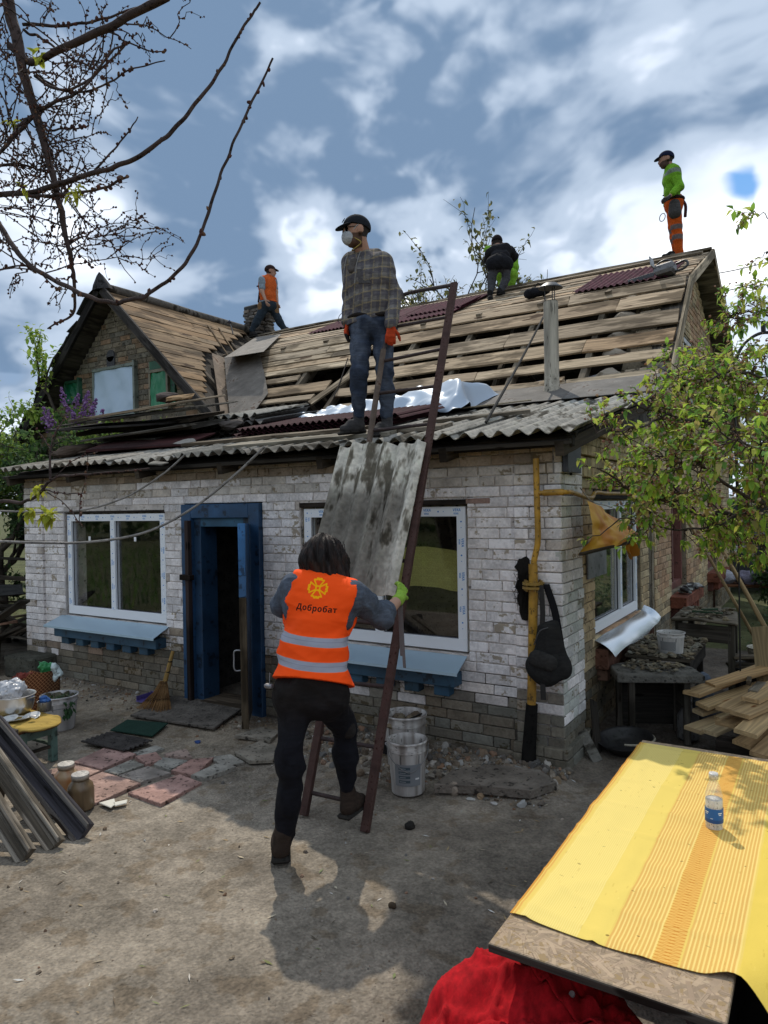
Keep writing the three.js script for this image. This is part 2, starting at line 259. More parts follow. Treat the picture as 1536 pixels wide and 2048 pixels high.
const T = {
  grime: tex(512, 512, (u, v) => { const a = tfbm(u, v, 6, 6, 6, 1), b = tfbm(u, v, 24, 24, 4, 5), s = smooth(0.62, 0.75, b) * 0.35; const k = 0.66 + a * 0.5 - s; return [k, k * 0.985, k * 0.96]; }),
  worn: tex(1024, 1024, (u, v) => { const a = tfbm(u, v, 8, 8, 6, 2), b = tfbm(u, v, 34, 50, 4, 11), c = tfbm(u, v, 5, 7, 5, 17), d = tfbm(u, v, 90, 90, 2, 31); let k = 0.91 + (a - 0.5) * 0.35 + (d - 0.5) * 0.18; const chip = smooth(0.635, 0.70, b * 0.55 + c * 0.5); return mix3([k, k, k], [0.56 + a * 0.1, 0.53 + a * 0.08, 0.49], chip * 0.8); }),
  rough: tex(512, 512, (u, v) => tfbm(u, v, 16, 16, 6, 3), false),
  speck: tex(512, 512, (u, v) => tfbm(u, v, 60, 60, 3, 8), false),
  wood: tex(1024, 512, (u, v) => { const w = tfbm(u, v, 3, 8, 3, 4) * 0.5, g = tfbm(u, (v + w * 0.06) % 1, 4, 70, 4, 9), f = tfbm(u, v, 12, 200, 2, 14), st = tfbm(u, v, 5, 9, 5, 22), kn = smooth(0.79, 0.86, tfbm(u, v, 9, 16, 2, 40)); let k = 0.62 + g * 0.42 + (f - 0.5) * 0.25; const c = mix3([k, k * 0.97, k * 0.92], [0.55 * k, 0.52 * k, 0.47 * k], smooth(0.5, 0.72, st) * 0.8); return mix3(c, [0.28, 0.22, 0.17], kn * 0.8); }),
  fresh: tex(1024, 512, (u, v) => { const w = tfbm(u, v, 2, 4, 3, 54) * 0.8, g = Math.sin((v * 22 + w * 5 + tfbm(u, v, 2, 8, 3, 66) * 3) * 6.28) * 0.5 + 0.5, f = tfbm(u, v, 10, 160, 2, 74), kn = smooth(0.80, 0.86, tfbm(u, v, 8, 14, 2, 90)); const k = 0.93 - g * 0.12 - f * 0.12, c = [k, k * 0.965, k * 0.90]; return mix3(c, [0.5, 0.33, 0.2], kn * 0.8); }),
  slate: tex(1024, 1024, (u, v) => { const a = tfbm(u, v, 7, 4, 6, 21), b = tfbm(u, v, 40, 12, 4, 25), c = tfbm(u, v, 90, 90, 2, 29), l = smooth(0.60, 0.72, tfbm(u, v, 20, 20, 5, 37)); let k = 0.60 + a * 0.5 + (b - 0.5) * 0.35 + (c - 0.5) * 0.2; const col = mix3([k, k * 0.985, k * 0.95], [0.42 * k, 0.40 * k, 0.36 * k], smooth(0.52, 0.66, a * 0.5 + b * 0.5)); return mix3(col, [0.86, 0.87, 0.82], l * 0.4); }),
  cloth: tex(256, 256, (u, v) => 0.8 + 0.12 * Math.sin(u * 256 * Math.PI) * Math.sin(v * 256 * Math.PI) + (tfbm(u, v, 20, 20, 4, 44) - 0.5) * 0.3),
  metal: tex(512, 512, (u, v) => { const a = tfbm(u, v, 8, 8, 6, 51), b = tfbm(u, v, 40, 40, 4, 57); const k = 0.8 + (a - 0.5) * 0.4; return mix3([k, k, k], [0.40, 0.26, 0.18], smooth(0.58, 0.68, a * 0.5 + b * 0.5) * 0.6); }),
};
const M = {
  brick: mat({ map: rep(T.worn, 0.75), bumpMap: rep(T.rough, 2.2), bumpScale: 0.006, roughness: 0.93 }),
  rawBrick: mat({ map: rep(T.grime, 1.3), bumpMap: rep(T.rough, 3), bumpScale: 0.007, roughness: 0.95 }),
  mortar: mat({ map: rep(T.grime, 1.1), bumpMap: rep(T.rough, 4), bumpScale: 0.01, roughness: 1 }),
  wood: mat({ map: rep(T.wood, 0.45, 0.9), bumpMap: rep(T.wood, 0.45, 0.9), bumpScale: 0.004, roughness: 0.88 }),
  fresh: mat({ map: rep(T.fresh, 0.5, 1.2), roughness: 0.8 }),
  slate: mat({ map: rep(T.slate, 0.55), bumpMap: rep(T.rough, 3), bumpScale: 0.003, roughness: 0.95 }),
  paint: mat({ map: rep(T.grime, 0.8), bumpMap: rep(T.rough, 2), bumpScale: 0.0015, roughness: 0.55 }),
  plain: mat({ roughness: 0.8 }),
  matte: mat({ map: rep(T.grime, 2), roughness: 0.95 }),
  plastic: mat({ map: rep(T.grime, 1.2), roughness: 0.42 }),
  steel: mat({ map: rep(T.metal, 1), roughness: 0.5, metalness: 0.75 }),
  rust: mat({ map: rep(T.metal, 2), bumpMap: rep(T.rough, 5), bumpScale: 0.002, roughness: 0.75, metalness: 0.25 }),
  cloth: mat({ map: rep(T.cloth, 5), bumpMap: rep(T.cloth, 12), bumpScale: 0.0015, roughness: 0.95 }),
  stone: mat({ map: rep(T.grime, 1.5), bumpMap: rep(T.rough, 3), bumpScale: 0.012, roughness: 0.97 }),
  glass: new THREE.MeshPhysicalMaterial({ color: 0xffffff, transmission: 1, thickness: 0, roughness: 0.02, ior: 1.5 }),
  dark: mat({ color: new THREE.Color(0.02, 0.018, 0.016), roughness: 1 }),
};

// ------------------------------------------------------------------ ground
const soilTex = tex(2048, 2048, (u, v) => {
  const a = tfbm(u, v, 9, 9, 6, 61), b = tfbm(u, v, 60, 60, 4, 67), c = tfbm(u, v, 260, 260, 2, 71), p = tn(u * 340, v * 340, 340, 340, 75), q = tn(u * 420, v * 420, 420, 420, 79), s = tfbm(u, v, 26, 26, 4, 83);
  let k = 0.80 + (a - 0.5) * 0.42 + (b - 0.5) * 0.22 + (c - 0.5) * 0.26; let col = [k, k * 0.965, k * 0.915];
  if (p > 0.972) col = mix3(col, [0.86, 0.83, 0.78], 0.6); if (q < 0.03) col = mix3(col, [0.22, 0.19, 0.16], 0.7);
  return mix3(col, [k * 0.86, k * 0.79, k * 0.70], smooth(0.58, 0.7, s) * 0.6);
});
const soilBump = tex(1024, 1024, (u, v) => tfbm(u, v, 14, 14, 7, 61) * 0.6 + tn(u * 230, v * 230, 230, 230, 75) * 0.4, false);
M.soil = mat({ map: rep(soilTex, 0.34), bumpMap: rep(soilBump, 0.5), bumpScale: 0.012, roughness: 0.97 });
function groundY(x, z) {
  let y = (fbm3(x * 0.8, 1, z * 0.8, 3) - 0.5) * 0.05 + (fbm3(x * 5, 3, z * 5, 3) - 0.5) * 0.012;
  y += 0.05 * smooth(0.75, 0.1, z) * smooth(-2.6, -1.9, x) * smooth(0.2, -0.1, x) * (0.6 + 0.8 * fbm3(x * 4, 8, z * 4, 3));   // rubble bank along the wall
  if (z > 0.5) y -= 0.006 * smooth(0.4, 0.6, Math.abs(fbm3(x * 0.9 + 3, 5, z * 0.9, 3) - 0.5) < 0.012 ? 1 : 0);
  return y;
}
function groundTone(x, z) {
  const n = fbm3(x * 0.7 + 4, 2, z * 0.7, 4), m = fbm3(x * 2.5, 6, z * 2.5, 3);
  let c = mix3([0.375, 0.348, 0.308], [0.315, 0.288, 0.25], smooth(0.35, 0.65, n));
  c = mix3(c, [0.21, 0.192, 0.174], smooth(-0.4, 0.8, x) * smooth(3.2, 2.0, z) * 0.8);                      // darker towards the right
  c = mix3(c, [0.19, 0.172, 0.152], smooth(0.62, 0.7, m) * 0.5);
  c = mix3(c, [0.40, 0.345, 0.265], smooth(-1.9, -2.6, x) * smooth(1.7, 0.4, z) * smooth(-0.4, 0.3, z) * 0.45);
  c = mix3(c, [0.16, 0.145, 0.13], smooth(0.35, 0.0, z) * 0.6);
  return c;
}
{
  const P = [], U = [], C = [], I = [], xs = [], zs = []; for (let x = -9; x <= 5.001; x += 0.07) xs.push(x); for (let z = -5; z <= 6.001; z += 0.07) zs.push(z);
  for (const z of zs) for (const x of xs) { const e = smooth(0, 0.8, Math.min(x + 9, 5 - x, z + 5, 6 - z)); P.push(x, groundY(x, z) * e - 0.03 * (1 - e), z); U.push(x, z); C.push(...groundTone(x, z)); }
  const n = xs.length; for (let j = 0; j + 1 < zs.length; j++) for (let i = 0; i + 1 < n; i++) { const a = j * n + i; I.push(a, a + n, a + 1, a + 1, a + n, a + n + 1); }
  const g = new THREE.BufferGeometry(); g.setAttribute('position', new THREE.BufferAttribute(new Float32Array(P), 3)); g.setAttribute('uv', new THREE.BufferAttribute(new Float32Array(U), 2)); g.setAttribute('color', new THREE.BufferAttribute(new Float32Array(C), 3)); g.setIndex(I); g.computeVertexNormals();
  var ground = new THREE.Mesh(g, M.soil); ground.name = 'ground'; ground.userData = { kind: 'structure', label: 'bare trodden earth of the yard' }; ground.receiveShadow = true; scene.add(ground);
  const far = prep(new THREE.RingGeometry(0.1, 900, 48, 12), [0.13, 0.15, 0.07]); far.rotateX(-Math.PI / 2); far.translate(0, -0.06, 0); const u = far.attributes.uv, p = far.attributes.position; for (let i = 0; i < u.count; i++) u.setXY(i, p.getX(i), p.getZ(i));
  tag(part('terrain', far, M.soil, scene, { structure: true }), 'flat land around the yard', 'ground'); scene.children.at(-1).userData = { kind: 'structure', label: 'flat land around the yard' };
}

// ------------------------------------------------------------------ the house
const house = thing('brick_house', 'low whitewashed brick house with a stripped plank roof and blue doorway', 'house');
const wallBricks = [];                                   // every brick: the 300 that show largest become parts, the rest one part
const CAM = camera.position.toArray();
function wallShape(name, outline, holes, o, x, n, thick, material, color, parent = house) {    // outline in metres along x and up; the outer face passes through o
  const s = new THREE.Shape(outline.map((p) => new THREE.Vector2(...p)));
  for (const [a, b, c, d] of holes) s.holes.push(new THREE.Path([[a, b], [c, b], [c, d], [a, d]].map((p) => new THREE.Vector2(...p))));
  const g = new THREE.ExtrudeGeometry(s, { depth: thick, bevelEnabled: false }); g.translate(0, 0, -thick);
  return part(name, prep(prep(g).applyMatrix4(frame(o, x, [0, 1, 0], n)), color), material, parent);
}
function layBricks({ o, x, n, wall, H, course = 0.075, len = 0.262, open = [], range, style, proud = () => 0, material = M.brick, joint = 0.007, y0 = 0, deep = 0.05 }) {
  let row = 0;
  for (let y = y0; y < H - 0.02; y += course, row++) {
    const yc = y + course / 2, [a, b] = range(yc), L = typeof len === 'function' ? len(yc) : len; let c = a - (row % 2 ? L / 2 : 0) - rr(0, 0.03);
    while (c < b) {
      const w = L * rr(0.93, 1.05) * (rnd() < 0.12 ? 0.5 : 1); let p0 = Math.max(a, c), p1 = Math.min(b, c + w); c += w;
      let pieces = [[p0, p1]];
      for (const [ox0, oy0, ox1, oy1] of open) if (yc > oy0 - course * 0.3 && yc < oy1 + course * 0.3) pieces = pieces.flatMap(([u, v]) => [[u, Math.min(v, ox0)], [Math.max(u, ox1), v]].filter(([p, q]) => q - p > 0.02 && !(p >= ox0 && q <= ox1)));
      for (const [u, v] of pieces) {
        if (v - u < 0.035) continue;
        const m = (u + v) / 2, k = style(m, yc); if (!k) continue;
        const out = proud(m, yc) + rr(-0.002, 0.0025), g = cbox(v - u - joint * rr(0.6, 1.2), course - joint * rr(0.7, 1.2), deep, rr(0.003, 0.007), k, 0.0015);
        const pos = add3(add3(o, mul3(x, m)), add3([0, yc, 0], mul3(n, out - deep / 2 + 0.004)));
        g.applyMatrix4(frame(pos, x, [0, 1, 0], n)); 
        const dir = norm3(sub3(CAM, pos)), size = Math.abs(dot3(dir, n)) * (v - u) / len3(sub3(CAM, pos)) ** 2;
        wallBricks.push({ g, wall, size, material });
      }
    }
  }
}
const tint = (c, s) => { const k = 1 + rr(-s, s), w = rr(-s, s) * 0.3; return [c[0] * k * (1 + w), c[1] * k, c[2] * k * (1 - w)]; };
const WHITE = [0.90, 0.845, 0.815], EARTH = [0.42, 0.355, 0.28], MOSS = [0.20, 0.185, 0.145], OCHRE = [0.56, 0.44, 0.27], RED = [0.40, 0.21, 0.14];
function frontStyle(x, y) {
  const n = fbm3(x * 1.2, y * 2.2, 4, 3), low = y + (n - 0.5) * 0.5;
  if (y > 2.10) return tint(mix3([0.36, 0.27, 0.19], EARTH, rnd()), 0.16);
  if (y > 1.96 && n > 0.44) return tint(mix3([0.66, 0.60, 0.53], EARTH, rnd() * 0.35), 0.09);
  if (low < 0.34) return tint(mix3(MOSS, [0.22, 0.18, 0.13], rnd()), 0.2);
  if (low < 0.50) return rnd() < 0.42 ? tint(mix3(WHITE, EARTH, 0.35), 0.1) : tint(mix3(pick([EARTH, [0.25, 0.22, 0.18], [0.31, 0.22, 0.16]]), MOSS, rnd() * 0.5), 0.15);
  if (low < 0.62) return rnd() < 0.2 ? tint(pick([EARTH, RED, [0.32, 0.3, 0.28]]), 0.15) : tint(mix3(WHITE, EARTH, rnd() * 0.3), 0.07);
  return rnd() < 0.03 ? tint(mix3(WHITE, EARTH, 0.6), 0.1) : tint(WHITE, 0.045);
}
const frontMortar = (x, y) => (y > 2.0 ? [0.35, 0.31, 0.26] : y > 0.85 ? [0.50, 0.48, 0.49] : y > 0.5 ? [0.29, 0.27, 0.25] : [0.10, 0.092, 0.08]);
const XW = [1, 0, 0], ZN = [0, 0, 1];
const W1 = [-5.59, 0.69, -3.965, 1.825], W2 = [-2.275, 0.72, -0.715, 1.84], DOOR = [-3.69, -0.05, -2.70, 1.885];
const strips = (o, x0, x1, holes, ys) => ys;
// backing of the front wall, in three bands so that the mortar can change with height
for (const [y0, y1, c] of [[-0.2, 0.6, [0.12, 0.11, 0.095]], [0.6, 2.04, [0.72, 0.68, 0.66]], [2.04, 2.26, [0.42, 0.37, 0.31]]]) {
  const cut = [[-6.28, y0], [-0.02, y0], [-0.02, y1], [-6.28, y1]], holes = [];
  // a band is built as blocks between its openings
  const xs = [-6.28]; for (const w of [W1, DOOR, W2]) if (w[1] < y1 && w[3] > y0) xs.push(w[0], w[2]); xs.push(-0.02);
  const gs = []; for (let i = 0; i < xs.length; i += 2) gs.push(block([xs[i], y0, -0.30], [xs[i + 1], y1, -0.038], 0.001, c));
  for (const w of [W1, DOOR, W2]) { if (w[1] < y1 && w[3] > y0) { if (w[1] > y0) gs.push(block([w[0], y0, -0.30], [w[2], w[1], -0.038], 0.001, c)); if (w[3] < y1) gs.push(block([w[0], w[3], -0.30], [w[2], y1, -0.038], 0.001, c)); } }
  if (y0 < 0) house.userData.front = part('front_wall', gs, M.mortar, house); else part('front_wall', gs, M.mortar, house);
}
const frontWall = house.userData.front; delete house.userData.front;
layBricks({ o: [0, 0, -0.032], x: XW, n: ZN, wall: frontWall, H: 2.25, open: [W1, W2, DOOR], range: () => [-5.96, -0.34], style: frontStyle });
layBricks({ o: [0, 0, -0.005], x: XW, n: ZN, wall: frontWall, H: 2.02, range: (y) => [-0.345 + 0.0, 0.0], style: frontStyle, len: 0.25 });
layBricks({ o: [0, 0, -0.02], x: XW, n: ZN, wall: frontWall, H: 2.25, y0: 2.025, range: () => [-0.345, 0.0], style: frontStyle });
layBricks({ o: [0, 0, -0.005], x: XW, n: ZN, wall: frontWall, H: 2.25, range: () => [-6.30, -5.955], style: frontStyle, len: 0.25 });
layBricks({ o: [0, 0, 0.035], x: XW, n: ZN, wall: frontWall, H: 0.15, y0: -0.06, range: () => [-0.36, 0.035], style: (x, y) => tint(MOSS, 0.2) });
// right side: white corner pier, then bare ochre brick
const SX = [0, 0, -1], SN = [1, 0, 0];
const sideOpen = [[0.97, 0.74, 2.62, 1.85]];
const ochre = (x, y) => { const n = fbm3(x * 1.6, y * 2, 8, 3); if (y < 0.5) return tint(mix3(MOSS, [0.24, 0.19, 0.12], rnd()), 0.2); return tint(n > 0.56 ? mix3(OCHRE, RED, 0.55) : rnd() < 0.2 ? mix3(OCHRE, MOSS, 0.4) : OCHRE, 0.16); };
const sideWall = wallShape('side_wall', [[0.02, -0.2], [3.15, -0.2], [3.15, 2.75], [1.0, 2.42], [0.02, 2.26]], sideOpen, [-0.062, 0, 0], SX, SN, 0.24, M.mortar, (x, y) => (y > 0.6 ? [0.27, 0.225, 0.16] : [0.11, 0.1, 0.08]));
layBricks({ o: [-0.005, 0, 0], x: SX, n: SN, wall: sideWall, H: 2.25, range: () => [0, 0.5], style: (x, y) => (y < 0.3 ? tint(MOSS, 0.2) : y > 2.1 ? tint(EARTH, 0.1) : tint(mix3(WHITE, [0.52, 0.53, 0.47], rnd()), 0.06)), len: 0.25 });
part('corner_pier', [block([-0.06, -0.1, -0.495], [-0.012, 2.24, -0.01], 0.001, [0.36, 0.35, 0.33]), block([-0.34, -0.1, -0.06], [-0.012, 2.0, -0.012], 0.001, [0.42, 0.4, 0.4]), block([-6.29, -0.1, -0.06], [-5.96, 2.2, -0.012], 0.001, [0.4, 0.38, 0.38])], M.mortar, house);
layBricks({ o: [0.03, 0, 0], x: SX, n: SN, wall: sideWall, H: 0.15, y0: -0.06, range: () => [-0.035, 0.53], style: () => tint(MOSS, 0.2) });
const headTop = (x) => 2.25 + x * 0.155;
layBricks({ o: [-0.055, 0, 0], x: SX, n: SN, wall: sideWall, H: 1.93, range: () => [0.5, 3.0], open: sideOpen, style: ochre, material: M.rawBrick });
layBricks({ o: [-0.055, 0, 0], x: SX, n: SN, wall: sideWall, H: 2.7, y0: 1.93, course: 0.082, len: 0.115, range: (y) => [Math.max(0.5, (y - 2.24) / 0.155), 3.0], style: (x, y) => tint(mix3(OCHRE, [0.38, 0.37, 0.22], rnd() * 0.6), 0.16), proud: (x, y) => 0.012 + 0.02 * (Math.floor((y - 1.93) / 0.082) % 2) * 1.0 + (y - 1.93) * 0.06, material: M.rawBrick, deep: 0.09 });
// main block side wall with its gable end, facing right
const gambrel = [[3.2, -0.2], [10.3, -0.2], [10.3, 2.7], [9.5, 3.05], [8.27, 4.30], [6.24, 5.19], [4.21, 4.30], [3.2, 3.2]];
const mainOpen = [[4.25, 0.72, 5.35, 2.02], [7.3, 0.72, 8.4, 2.02], [5.35, 3.05, 6.1, 4.02]];
const mainWall = wallShape('main_side_wall', gambrel, mainOpen, [-0.062, 0, 0], SX, SN, 0.3, M.mortar, [0.30, 0.26, 0.19]);
layBricks({ o: [-0.055, 0, 0], x: SX, n: SN, wall: mainWall, H: 5.15, open: mainOpen, range: (y) => { const f = (p, q, yy) => mix(p[0], q[0], (yy - p[1]) / (q[1] - p[1])); const a = y < 3.2 ? 3.3 : y < 4.3 ? f([3.3, 3.2], [4.28, 4.3], y) : f([4.28, 4.3], [6.24, 5.19], y); const b = y < 3.0 ? 10.25 : y < 4.3 ? f([9.5, 3.0], [8.22, 4.3], y) : f([8.22, 4.3], [6.24, 5.19], y); return [a, b]; }, style: ochre, material: M.rawBrick });
part('wall_joint', block([-0.16, -0.1, -3.26], [-0.07, 2.9, -3.0], 0.004, [0.035, 0.03, 0.028]), M.matte, house);
// left gable wall, facing the yard
const gx = (y) => (5.42 - y) / 0.98;       // half width of the gable at a height
const gO = (a, b) => [a[0], b[1], b[0], a[1]], gableOpen = [gO([-8.962,4.173,-2.92], [-7.943,3.407,-2.92]), gO([-7.54,3.993,-2.92], [-7.161,3.45,-2.92]), gO([-9.762,4.054,-2.92], [-9.402,3.756,-2.92])];
const gableWall = wallShape('gable_wall', [[-10.9, -0.2], [-5.85, -0.2], [-5.85, 2.85], [-8.4, 5.34], [-10.9, 2.85]], gableOpen, [0, 0, -2.932], XW, ZN, 0.28, M.mortar, [0.20, 0.175, 0.14]);
layBricks({ o: [0, 0, -2.925], x: XW, n: ZN, wall: gableWall, H: 5.25, y0: 1.9, course: 0.085, open: gableOpen, range: (y) => [-8.4 - Math.min(2.5, gx(y) - 0.1), -8.4 + Math.min(2.5, gx(y) - 0.1)], style: (x, y) => tint(rnd() < 0.15 ? [0.30, 0.20, 0.13] : mix3([0.27, 0.225, 0.165], [0.21, 0.185, 0.15], rnd()), 0.16), material: M.rawBrick });
wallBricks.sort((a, b) => b.size - a.size);
wallBricks.slice(0, 300).forEach((b) => part('brick', b.g, b.material, b.wall));
for (const m of [M.brick, M.rawBrick]) { const l = wallBricks.slice(300).filter((b) => b.material === m).map((b) => b.g); if (l.length) part('brickwork', l, m, house, { stuff: true }); }

// dark rooms behind the openings
{
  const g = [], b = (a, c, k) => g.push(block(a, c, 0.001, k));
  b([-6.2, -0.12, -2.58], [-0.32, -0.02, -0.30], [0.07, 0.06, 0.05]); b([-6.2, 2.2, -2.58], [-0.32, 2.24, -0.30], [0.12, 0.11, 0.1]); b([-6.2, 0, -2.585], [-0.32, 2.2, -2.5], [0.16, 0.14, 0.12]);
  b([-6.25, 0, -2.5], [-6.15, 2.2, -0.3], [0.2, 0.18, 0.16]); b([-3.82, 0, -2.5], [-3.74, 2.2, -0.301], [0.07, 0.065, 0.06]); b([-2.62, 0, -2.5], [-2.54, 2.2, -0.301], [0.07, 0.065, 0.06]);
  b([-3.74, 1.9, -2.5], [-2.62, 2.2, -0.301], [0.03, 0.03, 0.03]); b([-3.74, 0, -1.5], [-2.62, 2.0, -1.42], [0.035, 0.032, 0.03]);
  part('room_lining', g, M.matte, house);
  part('curtain', sheetOf((u, v) => [mix(-1.50, -0.74, u), mix(1.15, 1.47, v) + 0.02 * Math.sin(u * 5), -0.33 + 0.012 * Math.sin(u * 22 + v * 3)], 24, 6, 0.003, [0.62, 0.60, 0.18]), M.cloth, house, { label: 'added yellow cloth inside the right window in place of a reflection' });  // added cloth behind the glass, stands in for a yellow reflection
}

// white plastic windows with printed protective film
const filmTex = canvasTex(1024, 64, (c, w, h) => {
  c.fillStyle = '#e9ecef'; c.fillRect(0, 0, w, h); c.fillStyle = '#2d78c0';
  for (let i = 0; i < 4; i++) { c.font = 'bold 27px sans-serif'; c.fillText('VEKA', 40 + i * 256, 31); c.font = 'bold 17px sans-serif'; c.fillText('VEKA', 46 + i * 256, 52); c.beginPath(); c.arc(170 + i * 256, 32, 6, 0, 7); c.fill(); c.beginPath(); c.arc(215 + i * 256, 32, 3, 0, 7); c.fill(); }
});
filmTex.wrapS = THREE.RepeatWrapping;
M.film = mat({ map: filmTex, roughness: 0.35 }); M.pvc = mat({ color: new THREE.Color(0.78, 0.79, 0.80), roughness: 0.35 });
function filmBar(a, b, w, t, n) {     // a frame bar, its outward face carrying the film
  const x = norm3(sub3(b, a)), L = len3(sub3(b, a)), y = cross3(n, x), m = lerp3(a, b, 0.5), o = rnd(), g = prep(new THREE.BoxGeometry(L, w, t)); 
  const uv = g.attributes.uv, nn = g.attributes.normal, p = g.attributes.position;
  for (let i = 0; i < uv.count; i++) { if (nn.getZ(i) > 0.5) uv.setXY(i, p.getX(i) / 1.0 + o, clamp(p.getY(i) / w + 0.5)); else uv.setXY(i, 0.13, 0.05); }
  return g.applyMatrix4(frame(m, x, y, n));
}
function pvcWindow({ o, x, n, w, h, label, film = true, mull = [0.49], f = 0.072 }) {     // o: lower corner of the outer face
  const win = new THREE.Group(); win.name = 'window'; house.add(win); win.userData.label = label;
  const P = (u, v, d = 0) => add3(add3(o, mul3(x, u)), add3([0, v, 0], mul3(n, d))), mt = film ? M.film : M.pvc;
  const bars = [[[0, h - f / 2], [w, h - f / 2]], [[0, f * 0.62], [w, f * 0.62]], [[f / 2, f * 1.24], [f / 2, h - f]], [[w - f / 2, h - f], [w - f / 2, f * 1.24]]];
  bars.forEach(([a, b], i) => part('frame_bar', i === 1 ? bar(P(...a, -0.03), P(...b, -0.03), 0.06, f * 1.24, [0, 1, 0], [0.8, 0.81, 0.82]) : filmBar(P(...a, -0.03), P(...b, -0.03), f, 0.06, n), i === 1 ? M.plain : mt, win));
  for (const k of mull) part('mullion', filmBar(P(w * k, f * 1.24, -0.028), P(w * k, h - f, -0.028), f * 0.95, 0.06, n), mt, win);
  const edges = [f, ...mull.map((k) => k * w), w - f];
  for (let i = 0; i + 1 < edges.length; i++) {
    const a = edges[i] + (i ? f * 0.47 : 0), b = edges[i + 1] - (i + 2 < edges.length ? f * 0.47 : 0), g = prep(new THREE.BoxGeometry(b - a, h - f * 2.24, 0.004)); g.applyMatrix4(frame(P((a + b) / 2, f * 1.24 + (h - f * 2.24) / 2, -0.04), x, [0, 1, 0], n));
    part('pane', g, M.glass, win);
    const gk = []; for (const [p, q] of [[[a, f * 1.24], [b, f * 1.24]], [[a, h - f], [b, h - f]], [[a, f * 1.24], [a, h - f]], [[b, f * 1.24], [b, h - f]]]) gk.push(bar(P(...p, -0.026), P(...q, -0.026), 0.012, 0.012, n, [0.09, 0.09, 0.10]));
    part('gasket', gk, M.plain, win);
    if (film) part('sticker', at(cbox(0.035, 0.045, 0.002, 0.0005, [0.85, 0.85, 0.85]), 0, 0, 0).applyMatrix4(frame(P(mix(a, b, 0.4), h * 0.76, -0.035), x, [0, 1, 0], n)), M.plain, win);
  }
  return win;
}
const foam = (o, x, n, w, h, c = [0.42, 0.37, 0.27]) => { const g = []; const P = (u, v) => add3(add3(o, mul3(x, u)), add3([0, v, 0], mul3(n, -0.045))); for (const [a, b] of [[[-0.02, h + 0.018], [w + 0.02, h + 0.018]], [[-0.018, 0], [-0.018, h]], [[w + 0.018, 0], [w + 0.018, h]]]) for (let i = 0; i < 14; i++) { const q = lerp3(P(...a), P(...b), (i + 0.5) / 14); g.push(at(lump([0.05, 0.05, 0.03], tint(c, 0.25), { k: 0.35 }), ...q)); } return g; };
pvcWindow({ o: [-5.565, 0.705, -0.055], x: XW, n: ZN, w: 1.575, h: 1.085, label: 'left white plastic window with blue printed film' });
pvcWindow({ o: [-2.25, 0.735, -0.055], x: XW, n: ZN, w: 1.51, h: 1.075, label: 'right white plastic window behind the ladder' });
part('foam_seal', [...foam([-5.565, 0.705, -0.055], XW, ZN, 1.575, 1.085, [0.22, 0.19, 0.15]), ...foam([-2.25, 0.735, -0.055], XW, ZN, 1.51, 1.075)], M.matte, house);
part('lintel', [block([-5.62, 1.805, -0.2], [-3.93, 1.85, -0.045], 0.004, [0.05, 0.042, 0.038], 0, 0), block([-2.32, 1.822, -0.2], [-0.62, 1.862, -0.030], 0.004, [0.06, 0.05, 0.045])], M.wood, house);
part('lintel_brick', block([-0.72, 1.828, -0.05], [-0.53, 1.868, -0.022], 0.004, [0.38, 0.25, 0.2]), M.brick, house);
function sillSet(x0, x1, y, label) {
  const s = new Soup(), a = [x0, y + 0.085, -0.04], b = [x1, y + 0.085, -0.04], c = [x1 + 0.02, y, 0.175], d = [x0 - 0.02, y, 0.175], e = [x1 + 0.02, y - 0.02, 0.177], f = [x0 - 0.02, y - 0.02, 0.177], up = (p) => [p[0], p[1] - 0.004, p[2] - 0.001];
  s.quad(d, c, b, a); s.quad(f, e, c, d); s.quad(up(a), up(b), up(c), up(d)); s.quad(up(d), up(c), e, f);
  part('window_sill', prep(s.geo(), [0.40, 0.53, 0.62]), mat({ roughness: 0.32, metalness: 0.3 }), house, { label });
  const st = [[block([x0 + 0.05, y - 0.125, -0.03], [x1 - 0.04, y - 0.028, 0.10], 0.004, [0.032, 0.095, 0.165])]];
  part('sill_ledge', st[0], M.paint, house, { label: 'dark blue painted brick ledge under ' + label });
  for (let x = x0 + 0.12, i = 0; x < x1 - 0.15; x += 0.255, i++) part('dentil', block([x, y - 0.205, -0.03], [x + 0.125, y - 0.13, 0.062], 0.005, tint([0.032, 0.095, 0.16], 0.2), 0.002), M.paint, house);
}
sillSet(-5.66, -3.93, 0.602, 'blue metal sill of the left window'); sillSet(-2.36, -0.735, 0.625, 'blue metal sill of the right window');
// side window with bright tin sill
pvcWindow({ o: [-0.085, 0.755, -0.985], x: SX, n: SN, w: 1.61, h: 1.08, film: true, mull: [0.6], label: 'white plastic window in the side wall' });
part('foam_seal', foam([-0.085, 0.755, -0.985], SX, SN, 1.61, 1.08, [0.36, 0.33, 0.26]), M.matte, house);
part('window_sill', sheetOf((u, v) => { const z = mix(-0.93, -2.72, u), d = v; return [-0.09 + 0.20 * d, 0.745 - 0.07 * d - 0.06 * d ** 4 + 0.02 * Math.sin(u * 9) * d + (u > 0.93 ? 0.05 * (u - 0.93) / 0.07 : 0), z]; }, 20, 8, 0.002, [0.72, 0.75, 0.76]), mat({ roughness: 0.22, metalness: 0.85 }), house, { label: 'bright bent tin sill under the side window' });
part('sill_ledge', [block([-0.06, 0.5, -0.95], [0.05, 0.66, -2.7], 0.006, [0.2, 0.1, 0.07])], M.rawBrick, house);
for (let z = -1.0; z > -2.6; z -= 0.25) part('dentil', block([-0.06, 0.40, z], [0.03, 0.495, z - 0.12], 0.005, tint([0.22, 0.13, 0.09], 0.25)), M.rawBrick, house);
part('insulation_board', block([-0.045, 1.235, -0.72], [-0.03, 1.52, -1.25], 0.002, [0.23, 0.24, 0.27]), M.plastic, house, { label: 'grey board covering a corner of the side window' });
